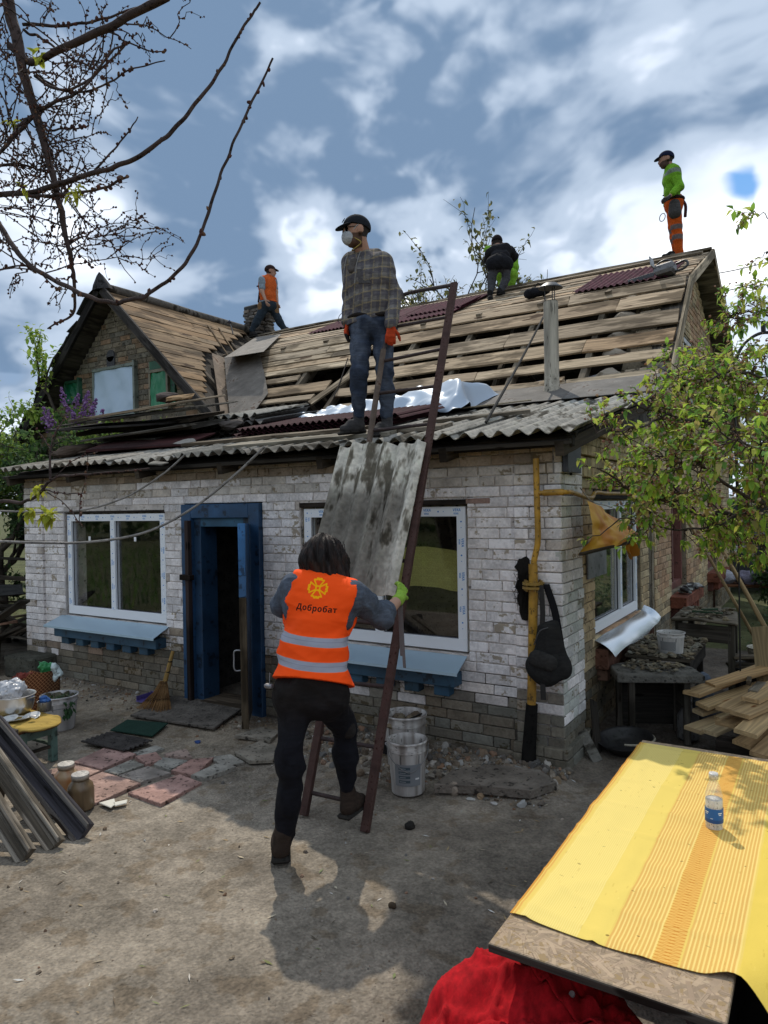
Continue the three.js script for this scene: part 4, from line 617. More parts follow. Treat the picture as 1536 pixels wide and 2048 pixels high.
function union(list, k = 0.03) { const f = (x, y, z) => { let d = 1e9; for (const g of list) d = smin(d, g(x, y, z), k); return d; }; f.pts = list.flatMap((g) => g.pts ?? []); return f; }
function nets(f, h, { lo, hi, color, uv, pad = 0.03, slack = 2.2 } = {}) {
  if (!lo) { lo = [1e9, 1e9, 1e9]; hi = [-1e9, -1e9, -1e9]; for (const [p, r] of f.pts) for (let i = 0; i < 3; i++) { lo[i] = Math.min(lo[i], p[i] - r - pad); hi[i] = Math.max(hi[i], p[i] + r + pad); } }
  const n = [0, 1, 2].map((i) => Math.ceil((hi[i] - lo[i]) / h / 4) * 4 + 1), [nx, ny, nz] = n, F = new Float32Array(nx * ny * nz).fill(1), id = (i, j, k) => (k * ny + j) * nx + i;
  for (let K = 0; K < nz; K += 4) for (let J = 0; J < ny; J += 4) for (let I = 0; I < nx; I += 4) {
    const d = f(lo[0] + (I + 2) * h, lo[1] + (J + 2) * h, lo[2] + (K + 2) * h), skip = Math.abs(d) > h * 3.5 * slack;
    for (let k = K; k < Math.min(K + 4, nz); k++) for (let j = J; j < Math.min(J + 4, ny); j++) for (let i = I; i < Math.min(I + 4, nx); i++) F[id(i, j, k)] = skip ? d : f(lo[0] + i * h, lo[1] + j * h, lo[2] + k * h);
  }
  const P = [], idx = new Int32Array(nx * ny * nz).fill(-1), T = [];
  for (let k = 0; k + 1 < nz; k++) for (let j = 0; j + 1 < ny; j++) for (let i = 0; i + 1 < nx; i++) {
    let m = 0; const v = []; for (let c = 0; c < 8; c++) { const q = F[id(i + (c & 1), j + ((c >> 1) & 1), k + (c >> 2))]; v.push(q); if (q < 0) m++; } if (!m || m === 8) continue;
    let s = [0, 0, 0], w = 0; for (let a = 0; a < 8; a++) for (const b of [1, 2, 4]) { if (a & b) continue; const e = a | b; if ((v[a] < 0) === (v[e] < 0)) continue; const t = v[a] / (v[a] - v[e]); s[0] += (a & 1) + (b === 1 ? t : 0); s[1] += ((a >> 1) & 1) + (b === 2 ? t : 0); s[2] += (a >> 2) + (b === 4 ? t : 0); w++; }
    idx[id(i, j, k)] = P.length / 3; P.push(lo[0] + (i + s[0] / w) * h, lo[1] + (j + s[1] / w) * h, lo[2] + (k + s[2] / w) * h);
  }
  const quad = (a, b, c, d, flip) => { if (a < 0 || b < 0 || c < 0 || d < 0) return; flip ? T.push(a, c, b, a, d, c) : T.push(a, b, c, a, c, d); };
  for (let k = 1; k + 1 < nz; k++) for (let j = 1; j + 1 < ny; j++) for (let i = 1; i + 1 < nx; i++) {
    const a = F[id(i, j, k)] < 0;
    if (a !== F[id(i + 1, j, k)] < 0) quad(idx[id(i, j - 1, k - 1)], idx[id(i, j, k - 1)], idx[id(i, j, k)], idx[id(i, j - 1, k)], !a);
    if (a !== F[id(i, j + 1, k)] < 0) quad(idx[id(i - 1, j, k - 1)], idx[id(i - 1, j, k)], idx[id(i, j, k)], idx[id(i, j, k - 1)], !a);
    if (a !== F[id(i, j, k + 1)] < 0) quad(idx[id(i - 1, j - 1, k)], idx[id(i, j - 1, k)], idx[id(i, j, k)], idx[id(i - 1, j, k)], !a);
  }
  const N = new Float32Array(P.length), e = h * 0.4, C = new Float32Array(P.length), U = new Float32Array(P.length / 3 * 2);
  for (let i = 0; i < P.length; i += 3) {
    const [x, y, z] = [P[i], P[i + 1], P[i + 2]], g = norm3([f(x + e, y, z) - f(x - e, y, z), f(x, y + e, z) - f(x, y - e, z), f(x, y, z + e) - f(x, y, z - e)]); N.set(g, i);
    C.set(typeof color === 'function' ? color(x, y, z, g) : color ?? [1, 1, 1], i); U.set(uv ? uv(x, y, z, g) : [x * 0.7 + z * 0.7, y], i / 3 * 2);
  }
  const g = new THREE.BufferGeometry(); g.setAttribute('position', new THREE.BufferAttribute(new Float32Array(P), 3)); g.setAttribute('normal', new THREE.BufferAttribute(N, 3)); g.setAttribute('color', new THREE.BufferAttribute(C, 3)); g.setAttribute('uv', new THREE.BufferAttribute(U, 2)); g.setIndex(T);
  return prep2(g);
}
const prep2 = (g) => { const q = g.toNonIndexed(); return q; };

// ------------------------------------------------------------------ things on the wall
M.yellow = mat({ map: rep(T.grime, 2.2), bumpMap: rep(T.rough, 3), bumpScale: 0.002, roughness: 0.5 });
{
  const Y1 = [0.52, 0.29, 0.035], t = thing('gas_pipe', 'yellow gas pipe with a flange up the white brick corner', 'pipe');
  part('riser', tube([[-0.151,2.127,0.06], [-0.148,1.846,0.06], [-0.145,1.602,0.06], [-0.15,1.54,0.06], [-0.176,1.431,0.06], [-0.184,1.369,0.06]], 0.021, 12, { color: Y1 }), M.yellow, t);
  part('sleeve', tube([[-0.184,1.41,0.06], [-0.182,1.284,0.06]], 0.031, 14, { color: Y1 }), M.yellow, t);
  part('lower_riser', tube([[-0.182,1.284,0.06], [-0.197,0.822,0.06], [-0.211,0.41,0.06]], 0.031, 14, { color: (x, y) => mix3(Y1, [0.35, 0.19, 0.03], smooth(0.6, 0.4, y)) }), M.yellow, t);
  part('wrapped_foot', tube([[-0.207,0.451,0.06], [-0.216,0.34,0.06], [-0.233,0.131,0.06], [-0.243,-0.036,0.06]], (u) => 0.040 + 0.012 * u, 14, { color: [0.012, 0.011, 0.01] }), M.matte, t);
  const F = [-0.183,1.264,0.06]; for (const dy of [-0.014, 0.014]) part('flange', prep(at(new THREE.CylinderGeometry(0.075, 0.075, 0.016, 24), F[0], F[1] + dy, F[2]), [0.42, 0.26, 0.05]), M.yellow, t);
  for (let k = 0; k < 6; k++) part('bolt', prep(at(new THREE.CylinderGeometry(0.009, 0.009, 0.075, 6), F[0] + 0.057 * Math.cos(k * 1.047), F[1], F[2] + 0.057 * Math.sin(k * 1.047)), [0.36, 0.22, 0.05]), M.yellow, t);
  const B = [-0.148,1.893,0.06], z = B[1]; part('branch', tube(curve([B, [-0.02, z, 0.062], [0.05, z + 0.002, 0.05], [0.055, z + 0.002, -0.05]], 16), 0.016, 10, { color: Y1 }), M.yellow, t); part('branch_sleeve', tube([[-0.10, z, 0.062], [0.035, z + 0.002, 0.056]], 0.022, 12, { color: Y1 }), M.yellow, t);
  part('side_branch', tube(curve([[0.05, z + 0.002, -0.04], [0.02, z - 0.03, -0.68], [0.02, z + 0.0, -0.74], [0.02, z + 0.0, -1.1], [0.02, z + 0.01, -2.9]], 30), 0.016, 10, { color: mix3(Y1, [0.2, 0.15, 0.05], 0.45) }), M.yellow, t);
  part('lath', bar([-0.207,0.401,0.09], [-0.267,0.004,0.09], 0.012, 0.012, [0, 0, 1], [0.42, 0.27, 0.06]), M.yellow, t);
}
{ const t = thing('dry_stems', 'dark tangle of dry stems and soot behind the pipe flange', 'plant'); const g = []; rnd = rngOf(31); const c = [-0.248,1.241,0];
  for (let i = 0; i < 90; i++) { const a = rr(0, 6.28), r = rr(0.03, 0.16), p = [c[0] + Math.cos(a) * 0.05 + rr(-0.03, 0.03), c[1] + rr(-0.1, 0.1), 0.015], q = [c[0] + Math.cos(a) * r * 0.7, c[1] + Math.sin(a) * r * 1.1 - 0.02, rr(0.01, 0.05)]; g.push(tube(curve([p, lerp3(p, q, 0.5).map((v) => v + rr(-0.02, 0.02)), q], 6), 0.0018, 4, { color: [0.02, 0.017, 0.015] })); }
  part('stems', g, M.matte, t, { stuff: true }); part('soot', [0, 1, 2, 3, 4].map((i) => at(lump([0.05, 0.07, 0.012], [0.022, 0.019, 0.017], { k: 0.5, detail: 2 }), c[0] - 0.02 + rr(-0.03, 0.03), c[1] + 0.14 - i * 0.07, 0.004)), M.matte, t, { stuff: true });
}
{ const t = thing('hook_chain', 'small black chain with a hook on the white corner', 'hook'), p = [0.01,2.19,-0.188];
  for (let i = 0; i < 5; i++) part('chain_link', prep(at(new THREE.TorusGeometry(0.011, 0.003, 6, 12), p[0], p[1] - i * 0.021, p[2], 0, i % 2 ? 0 : 1.4, 0, [0.7, 1, 1]), [0.03, 0.03, 0.03]), M.steel, t);
  for (const s of [-1, 1]) part('hook', tube(curve([[p[0], p[1] - 0.10, p[2]], [p[0], p[1] - 0.125, p[2] + s * 0.015], [p[0], p[1] - 0.155, p[2] + s * 0.018], [p[0], p[1] - 0.175, p[2] + s * 0.012]], 10), 0.005, 6, { color: [0.02, 0.02, 0.02] }), M.steel, t);
}
{ // backpack
  rnd = rngOf(12); const t = thing('backpack', 'worn dark grey backpack hanging by its straps from the gas pipe', 'backpack'), d = 0.14;
  const a = [-0.079,0.971,0.12], b = [-0.08,0.696,0.13], l = [-0.148,0.739,0.13], r = [-0.001,0.732,0.1], top = [-0.095,1.246,0.08], f = [0, 0, 1];
  const fold = (x, y, z) => (fbm3(x * 9, y * 5, z * 9, 3) - 0.5) * 0.03;
  const body = union([cap(a, b, 0.055, 0.095, [f, 1.5]), cap(l, r, 0.075, 0.07, [f, 1.3]), cap([-0.033,1.01,0.09], [0.03,0.716,0.09], 0.03, 0.045, [f, 1.4])], 0.06);
  const g2 = (x, y, z) => body(x, y, z) + fold(x, y, z); g2.pts = body.pts;
  part('pack_body', nets(g2, 0.008, { color: (x, y) => mix3([0.040, 0.038, 0.034], [0.028, 0.027, 0.027], fbm3(x * 20, y * 20, 1, 3)) }), M.cloth, t);
  const pk = union([cap([-0.119,0.794,0.19], [-0.034,0.781,0.2], 0.06, 0.06, [f, 2.2])], 0.03), g3 = (x, y, z) => pk(x, y, z) + fold(x, y, z) * 0.7; g3.pts = pk.pts;
  part('front_pocket', nets(g3, 0.008, { color: [0.05, 0.047, 0.043] }), M.cloth, t);
  const strap = (p, w, c) => sheetOf((u, v) => { const q = p[Math.min(p.length - 1, Math.round(u * (p.length - 1)))]; return [q[0] + (v - 0.5) * w, q[1], q[2] + 0.004 * Math.sin(u * 9 + v)]; }, p.length - 1, 2, 0.004, c);
  part('strap', strap(curve([[-0.115,1.274,0.1], [-0.097,1.112,0.13], [-0.1,0.914,0.15], [-0.086,0.521,0.17]], 18), 0.035, [0.055, 0.05, 0.045]), M.cloth, t);
  part('strap', strap(curve([[-0.091,1.279,0.07], [-0.042,1.142,0.08], [0,0.946,0.09], [0.033,0.698,0.08]], 18), 0.05, [0.018, 0.017, 0.019]), M.cloth, t);
  part('zip', tube(curve([[-0.138,0.885,0.19], [-0.095,0.981,0.19], [-0.04,1.008,0.19]], 12), 0.004, 6, { color: [0.2, 0.2, 0.2] }), M.steel, t);
}
// slack cables from the eave
for (const [pts, r, lab] of [[[[-3.304,2.317,0.28], [-3.56,2.162,0.3], [-4.058,1.947,0.35], [-4.679,1.828,0.45], [-4.849,1.84,1.089], [-5.029,1.902,1.674]], 0.009, 'upper slack cable from the eave to the left edge'], [[[-2.359,2.326,0.3], [-2.659,2.104,0.34], [-3.082,1.819,0.45], [-3.479,1.631,0.6], [-3.959,1.553,0.8], [-3.855,1.583,1.412], [-4.035,1.637,1.997]], 0.011, 'lower slack cable from the eave to the left edge']]) { const t = thing('cable', lab, 'cable'); part('wire', tube(curve(pts, 48), r, 8, { color: [0.30, 0.29, 0.28] }), M.matte, t); }

// ------------------------------------------------------------------ ladder, carried sheet
{
  const t = thing('metal_ladder', 'brown welded metal ladder leaning against the eave', 'ladder'), C = [0.125, 0.07, 0.058];
  const R0 = [-0.691,0.003,1.409], R1 = [-0.83,3.486,-0.122], L0 = [-1.123,0.001,1.41], L1 = [-1.272,2.272,0.411], L2 = [-1.338,3.015,0.085], L3 = [-1.307,3.4,-0.085];
  part('rail', bar(R0, R1, 0.052, 0.032, [0, 0.4, 0.9], C), M.rust, t); part('rail', bar(L0, L1, 0.052, 0.032, [0, 0.4, 0.9], C), M.rust, t);
  part('upper_rail', tube([L1, lerp3(L1, L2, 0.5), L2], 0.022, 8, { color: [0.23, 0.17, 0.13] }), M.rust, t); 
  part('upper_rail', tube(curve([L2, L3, [-1.299,3.459,-0.111], [-1.248,3.476,-0.118], [-0.844,3.472,-0.116]], 24), 0.015, 8, { color: [0.12, 0.10, 0.10] }), M.rust, t);
  for (const [a, b] of [[[-1.139,0.116,1.348], [-0.69,0.125,1.344]], [[-1.146,0.403,1.222], [-0.712,0.415,1.216]], [[-1.17,0.721,1.082], [-0.731,0.737,1.075]], [[-1.195,1.083,0.923], [-0.745,1.083,0.923]], [[-1.233,1.479,0.749], [-0.771,1.467,0.754]], [[-1.254,1.868,0.578], [-0.795,1.859,0.582]], [[-1.288,2.371,0.357], [-0.82,2.386,0.35]], [[-1.303,2.661,0.229], [-0.833,2.664,0.228]], [[-1.313,2.923,0.114], [-0.829,2.951,0.102]], [[-1.32,3.203,-0.009], [-0.833,3.208,-0.011]]]) part('rung', tube([a, b], 0.013, 8, { color: tint([0.11, 0.08, 0.075], 0.1) }), M.rust, t);
}
{
  const t = thing('carried_sheet', 'weathered grey corrugated slate sheet resting on the ladder, carried from below', 'roofing sheet');
  const TL = [-1.464,2.261,0.476], TR = [-0.768,2.256,0.478], BL = [-1.337,1.277,0.909], x = norm3(sub3(TR, TL)), d0 = sub3(BL, TL), z = norm3(sub3(d0, mul3(x, dot3(d0, x)))), y = cross3(z, x), w = len3(sub3(TR, TL)), l = 1.09;
  rnd = rngOf(5); const g = corrugated(w, l, w / 5.2, 0.024, 0.007, { nz: 16, seg: 12, ragged: 0.05, rough: 0.02, phase: 2.2 });
  paint(g, (px, py, pz) => { const n = fbm3(px * 7, pz * 2.4, 2, 5), s = smooth(0.25, 0.42, pz) * smooth(0.52, 0.42, Math.abs(px - w * 0.42) / w + (n - 0.5) * 0.5); const dark = mix3([0.135, 0.128, 0.118], [0.21, 0.2, 0.185], n); return mix3(mix3([0.62, 0.61, 0.58], [0.48, 0.47, 0.44], smooth(0.4, 0.6, n)), dark, s * 0.95); });
  g.applyMatrix4(frame(TL, x, y, z)); part('sheet', g, mat({ map: rep(T.slate, 0.55), bumpMap: rep(T.rough, 3), bumpScale: 0.003, roughness: 0.95, color: new THREE.Color(1.5, 1.48, 1.44) }), t);
}
for (const [a, b, c, lab] of [[[-0.619,1.291,1.097], [-0.61,1.002,1.094], [-0.609,0.864,1.083], 'longer grey strap hanging below the green glove'], [[-0.645,1.275,1.078], [-0.637,1.079,1.075], [-0.634,0.931,1.074], 'shorter grey strap hanging behind the longer one']]) { const t = thing('strap', lab, 'strap'); const q = curve([a, b, c], 12); part('band', sheetOf((u, v) => { const p = q[Math.round(u * 12)]; return [p[0] + (v - 0.5) * 0.022, p[1], p[2] + (v - 0.5) * 0.006]; }, 12, 1, 0.003, [0.30, 0.29, 0.29]), M.cloth, t); }

// ------------------------------------------------------------------ buckets, jars and the like
const labelTex = (bg, draw) => canvasTex(256, 128, (c, w, h) => { c.fillStyle = bg; c.fillRect(0, 0, w, h); draw(c, w, h); });
function bucket(name, label, pos, { r0, r1, h, color, handle, fill, labelMap, turn = 0, lw = 1.2, lh = 0.5, ly = 0.5, m = M.plastic, cat = 'bucket', lid, group }) {
  const t = thing(name, label, cat, pos, turn, group);
  const th = 0.004, p = [[0, 0.004], [r0 - 0.006, 0.004], [r0, 0.012], [mix(r0, r1, 0.78), h * 0.78], [mix(r0, r1, 0.8) + 0.005, h * 0.80], [mix(r0, r1, 0.84) + 0.005, h * 0.84], [mix(r0, r1, 0.86), h * 0.86], [r1, h * 0.96], [r1 + 0.007, h * 0.965], [r1 + 0.007, h], [r1 - th, h], [r1 - th - 0.003, h * 0.9], [r0 - th, 0.02], [0, 0.015]];
  const g = lathe(p, 36); paint(g, typeof color === 'function' ? color : (x, y, z) => { const n = fbm3(x * 14, y * 8, z * 14, 4); return mix3(color, mul3(color, 0.45), smooth(0.46, 0.64, n) * 0.8); }); part('shell', g, m, t);
  if (handle) part('handle', tube(curve(handle.map(([a, y, d]) => [Math.cos(a) * (r1 + 0.012) * d, y, Math.sin(a) * (r1 + 0.012) * d]), 24), 0.003, 6, { color: [0.35, 0.34, 0.33] }), M.steel, t);
  if (fill) fill(t);
  if (lid) part('lid', lathe(lid, 32, [0.05, 0.05, 0.055]), M.plastic, t);
  if (labelMap) { const s = sheetOf((u, v) => { const a = (0.5 - u) * lw + Math.PI / 2, y = h * (ly + (v - 0.5) * lh), r = mix(r0, r1, y / h) + 0.0035; return [Math.cos(a) * r, y, Math.sin(a) * r]; }, 20, 4, 0, [1, 1, 1]); part('label_print', s, mat({ map: labelMap, roughness: 0.5 }), t); }
  return t;
}
rnd = rngOf(71);
const dirtFill = (r, y, n, cols, s = 0.03) => (t) => { const g = []; for (let i = 0; i < n; i++) { const a = rr(0, 6.28), q = Math.sqrt(rnd()) * r; g.push(at(lump([rr(0.5, 1.2) * s, rr(0.3, 0.8) * s, rr(0.5, 1.1) * s], tint(pick(cols), 0.2), { k: 0.4 }), Math.cos(a) * q, y + rr(-0.01, 0.02), Math.sin(a) * q, rr(0, 1), rr(0, 3), 0)); } g.push(prep(new THREE.CylinderGeometry(r, r * 0.95, 0.02, 20), cols[0]).translate(0, y - 0.02, 0)); part('contents', g, M.stone, t, { stuff: true }); };
const toCam = (p) => Math.atan2(CAM[0] - p[0], CAM[2] - p[2]);
const dripGrey = (x, y, z) => { const a = Math.atan2(z, x), n = fbm3(Math.cos(a) * 6, y * 3, Math.sin(a) * 6, 4), s = fbm3(Math.cos(a) * 20, y * 1.2, Math.sin(a) * 20, 3); return mix3([0.56, 0.55, 0.54], [0.25, 0.225, 0.205], smooth(0.44, 0.64, n * 0.5 + s * 0.5)); };
const sign1 = labelTex('rgba(0,0,0,0)', (c) => { c.fillStyle = '#75787a'; c.fillRect(0, 0, 256, 128); c.fillStyle = '#3d4a50'; for (const y of [14, 40, 66, 92]) c.fillRect(40, y, 110, 16); c.fillStyle = '#8a8d8f'; for (const y of [19, 45, 71, 97]) c.fillRect(48, y + 2, 60, 4); c.fillStyle = '#c8c8c4'; c.fillRect(200, 80, 40, 10); });
bucket('bucket', 'dirty grey paint bucket standing in front of another bucket by the ladder', [-0.765, 0.0, 0.80], { r0: 0.105, r1: 0.122, h: 0.34, color: dripGrey, labelMap: sign1, turn: toCam([-0.77, 0, 0.8]), lw: 1.5, lh: 0.4, ly: 0.42, handle: [[0, 0.31, 1], [0.6, 0.24, 1.02], [1.5, 0.17, 1.04], [2.4, 0.24, 1.02], [3.14, 0.31, 1]] });
bucket('bucket', 'white bucket of rubble with a trowel, behind the grey bucket', [-0.99, 0.02, 0.44], { r0: 0.125, r1: 0.145, h: 0.36, color: dripGrey, fill: (t) => { dirtFill(0.125, 0.29, 24, [[0.24, 0.2, 0.14], [0.16, 0.13, 0.1], [0.3, 0.24, 0.16]], 0.045)(t); part('stick', bar([-0.04, 0.28, 0.02], [0.13, 0.37, 0.0], 0.03, 0.012, [0, 1, 0], [0.03, 0.028, 0.025]), M.wood, t); } });
{ const p = [-1.20, 0.0, 0.33], t = thing('canister', 'small white canister with a black label beside the rubble bucket', 'canister', p, toCam(p)); part('body', [at(cbox(0.15, 0.20, 0.10, 0.02, [0.5, 0.48, 0.49]), 0, 0.10, 0), at(cbox(0.10, 0.05, 0.08, 0.02, [0.5, 0.48, 0.49]), -0.01, 0.215, 0)], M.plastic, t); part('cap', at(lathe([[0, 0.03], [0.02, 0.03], [0.022, 0], [0, 0]], 14, [0.5, 0.5, 0.5]), 0.03, 0.24, 0), M.plastic, t); part('grip', tube(curve([[-0.05, 0.2, 0], [-0.06, 0.26, 0], [-0.02, 0.28, 0], [0.01, 0.24, 0]], 12), 0.011, 8, { color: [0.5, 0.48, 0.49] }), M.plastic, t); part('label_patch', at(cbox(0.105, 0.10, 0.003, 0.001, [0.02, 0.02, 0.024]), 0.01, 0.085, 0.052), M.plastic, t); part('label_mark', at(lathe([[0, 0.002], [0.012, 0.001], [0.012, 0]], 12, [0.5, 0.5, 0.52]), -0.015, 0.115, 0.053, Math.PI / 2, 0, 0), M.plain, t); }
// left: bucket of weeds
const weedLeaf = (g, p, dir, L, w, c) => { const s = new Soup(), d = norm3(dir), x = norm3(cross3(d, [0, 1, 0.01])), n = cross3(x, d), a = p, b = add3(p, add3(mul3(d, L * 0.5), add3(mul3(x, w), mul3(n, -w * 0.3)))), e = add3(p, add3(mul3(d, L * 0.5), add3(mul3(x, -w), mul3(n, -w * 0.3)))), m = add3(p, mul3(d, L * 0.5)), q = add3(p, add3(mul3(d, L), [0, -L * 0.22, 0])); s.tri(a, m, b, [0, 0.5], [0.5, 0.5], [0.5, 1], c); s.tri(a, e, m, [0, 0.5], [0.5, 0], [0.5, 0.5], c); s.tri(b, m, q, [0.5, 1], [0.5, 0.5], [1, 0.5], c); s.tri(m, e, q, [0.5, 0.5], [0.5, 0], [1, 0.5], c); g.push(s.geo()); };
M.leaf = mat({ roughness: 0.95, transmission: 0.45, thickness: 0, side: THREE.DoubleSide });
bucket('bucket', 'off white bucket of pulled weeds beside the stool', [-3.96, 0, 1.12], { r0: 0.115, r1: 0.145, h: 0.29, color: [0.6, 0.59, 0.6], turn: 1, handle: [[0.5, 0.25, 1], [1.2, 0.21, 1.03], [2.0, 0.2, 1.05]], fill: (t) => { dirtFill(0.125, 0.255, 16, [[0.1, 0.09, 0.06], [0.16, 0.15, 0.1]], 0.03)(t); const g = []; for (let i = 0; i < 60; i++) { const a = rr(0, 6.28), q = rr(0.0, 0.13); weedLeaf(g, [Math.cos(a) * q, 0.27, Math.sin(a) * q], [rr(-1, 1), rr(-0.2, 0.5), rr(-1, 1)], rr(0.03, 0.06), rr(0.008, 0.016), tint([0.055, 0.10, 0.03], 0.3)); } const ty = toCam([-3.96, 0, 1.12]) - 1; for (let i = 0; i < 26; i++) { const a = ty + 0.45 + rr(-0.25, 0.25); weedLeaf(g, [Math.sin(a) * 0.155, 0.26 - rr(0, 0.11), Math.cos(a) * 0.155], [Math.sin(a) * 0.4 + rr(-0.4, 0.4), rr(-1, 0), Math.cos(a) * 0.4], rr(0.03, 0.055), rr(0.009, 0.016), tint([0.035, 0.085, 0.03], 0.3)); } part('weeds', g, M.leaf, t, { stuff: true }); } });
{ // woven bag with plastic bags
  const p = [-4.40, 0, 1.02], t = thing('woven_bag', 'brown woven shopping bag stuffed with plastic bags, behind the stool', 'bag', p, toCam(p));
  const wv = tex(128, 128, (u, v) => { const a = Math.abs(((u + v) * 8) % 1 - 0.5), b = Math.abs(((u - v + 4) * 8) % 1 - 0.5); return a < 0.07 || b < 0.07 ? [0.78, 0.62, 0.48] : [0.42, 0.27, 0.18]; });
  const N = 24, ring = (y, w, d, k) => Array.from({ length: N }, (_, i) => { const a = -i / N * 6.283, c = Math.cos(a), s = Math.sin(a), q = Math.pow(Math.abs(c), 0.5) * Math.sign(c), r = Math.pow(Math.abs(s), 0.5) * Math.sign(s); return [q * w + (noise3(q * 3, y * 7, r * 3) - 0.5) * k, y + (noise3(q * 2, 4, r * 2) - 0.5) * k, r * d + (noise3(q * 3, y * 7, r * 3 + 9) - 0.5) * k]; });
  const g = loft([ring(0, 0.13, 0.08, 0.01), ring(0.1, 0.15, 0.1, 0.02), ring(0.24, 0.16, 0.1, 0.03), ring(0.36, 0.15, 0.08, 0.06), ring(0.39, 0.14, 0.07, 0.07)], { cap: true, color: (x, y) => (x > 0.08 ? [0.3, 0.27, 0.22] : [0.55, 0.42, 0.32]) }); part('bag_body', g, mat({ map: rep(wv, 4), roughness: 0.9 }), t);
  const crumple = (c, r, col, m, name) => { const e = ell(c, r), f = (x, y, z) => e(x, y, z) + (fbm3(x * 18, y * 18, z * 18, 3) - 0.5) * 0.09 + Math.abs(noise3(x * 30, y * 12, z * 30) - 0.5) * 0.03; f.pts = e.pts; part(name, nets(f, 0.009, { color: col, pad: 0.05 }), m, t); };
  M.film2 = mat({ roughness: 0.3 });
  crumple([0.04, 0.43, 0], [0.065, 0.085, 0.05], [0.03, 0.22, 0.07], M.film2, 'green_bag'); crumple([0.13, 0.40, 0.03], [0.05, 0.08, 0.05], [0.45, 0.52, 0.50], M.film2, 'white_bag'); crumple([-0.12, 0.385, 0.0], [0.08, 0.04, 0.06], [0.3, 0.07, 0.05], M.cloth, 'red_cloth');
}
{ // stool
  const t = thing('wooden_stool', 'green painted stool with a worn yellow padded top at the left edge', 'stool'), G = [0.11, 0.20, 0.175], h = 0.27, L = [-3.157,0,1.856];
  t.position.set(-0.14, 0, -0.02); const X1 = -3.13, Z0 = 1.66, Z1 = 2.06, X0 = -3.72;
  const legs = [[-3.155, 1.86], [-3.17, 1.62], [-3.72, 1.86], [-3.7, 1.6]]; for (const [x, z] of legs) part('leg', bar([x, 0, z], [x, h, z], 0.05, 0.05, [1, 0, 0], tint(G, 0.1)), M.paint, t);
  part('apron', [block([-3.72, 0.20, 1.875], [-3.16, 0.275, 1.895], 0.003, G)], M.paint, t); part('apron', [block([-3.175, 0.20, 1.62], [-3.15, 0.275, 1.86], 0.003, G)], M.paint, t);
  part('stretcher', bar([-3.17, 0.11, 1.63], [-3.17, 0.11, 1.86], 0.03, 0.02, [0, 1, 0], [0.08, 0.07, 0.06]), M.wood, t); part('stretcher', bar([-3.72, 0.12, 1.62], [-3.17, 0.12, 1.62], 0.03, 0.02, [0, 1, 0], [0.1, 0.15, 0.13]), M.wood, t);
  const pad = union([cap([-3.68, 0.295, 1.6], [-3.15, 0.295, 1.6], 0.03), cap([-3.68, 0.295, 1.88], [-3.15, 0.295, 1.88], 0.03), cap([-3.68, 0.298, 1.74], [-3.15, 0.298, 1.74], 0.15, 0.15, [[0, 1, 0], 5])], 0.03), pf = (x, y, z) => pad(x, y, z) + (fbm3(x * 8, y * 8, z * 8, 3) - 0.5) * 0.015; pf.pts = pad.pts;
  part('seat_pad', nets(pf, 0.010, { color: (x, y, z) => mix3([0.60, 0.41, 0.10], [0.13, 0.065, 0.03], Math.max(smooth(0.60, 0.72, fbm3(x * 7, y * 7, z * 7, 4)), smooth(0.298, 0.285, y + (noise3(x * 20, 1, z * 20) - 0.5) * 0.02))) }), M.cloth, t);
}
{ const p = [-3.63, 0.325, 1.70], t = thing('steel_pot', 'dented steel pot with a bag in it on the stool', 'pot', p); part('bowl', lathe([[0, 0], [0.09, 0.0], [0.125, 0.03], [0.14, 0.085], [0.142, 0.135], [0.152, 0.14], [0.152, 0.146], [0.138, 0.143], [0.134, 0.09], [0.11, 0.03], [0, 0.008]], 40, [0.62, 0.6, 0.57]), mat({ roughness: 0.3, metalness: 0.9 }), t); for (const a of [0.3, 3.4]) part('ear', tube(curve([[Math.cos(a) * 0.145, 0.12, -Math.sin(a) * 0.145 + 0.03], [Math.cos(a) * 0.185, 0.135, -Math.sin(a) * 0.185], [Math.cos(a) * 0.145, 0.12, -Math.sin(a) * 0.145 - 0.03]], 12), 0.006, 8, { color: [0.45, 0.42, 0.38] }), M.steel, t);
  const e = ell([-0.03, 0.17, 0], [0.11, 0.08, 0.09]), f = (x, y, z) => e(x, y, z) + (fbm3(x * 16, y * 16, z * 16, 3) - 0.5) * 0.1; f.pts = e.pts; part('clear_bag', nets(f, 0.01, { color: [0.62, 0.63, 0.65], pad: 0.05 }), mat({ roughness: 0.25, transmission: 0.35 }), t); }
for (const [i, p] of [[0, [-3.44, 0.325, 1.78]], [1, [-3.48, 0.328, 1.84]], [2, [-3.41, 0.322, 1.70]]]) { const t = thing('plate', ['white plate tilted at the stool edge', 'nearest of the stacked white plates on the stool', 'small white saucer behind the other plates'][i], 'plate', p); t.rotation.set(-0.05 + i * 0.12, i, 0.12); part('dish', lathe([[0, 0], [0.05, 0.0], [0.09 - i * 0.012, 0.012], [0.09 - i * 0.012, 0.016], [0.05, 0.006], [0, 0.005]], 28, [0.6, 0.6, 0.58]), mat({ roughness: 0.3 }), t); }
{ const t = thing('spoon', 'steel spoon lying across the plates on the stool', 'spoon', [-3.38, 0.36, 1.78], 0.5); part('handle', bar([-0.09, 0, 0], [0.05, 0.006, 0], 0.008, 0.002, [0, 1, 0], [0.6, 0.6, 0.6]), M.steel, t); part('bowl', sphere(0.075, 0.003, 0, [0.028, 0.006, 0.018], [0.6, 0.6, 0.6]), M.steel, t); }
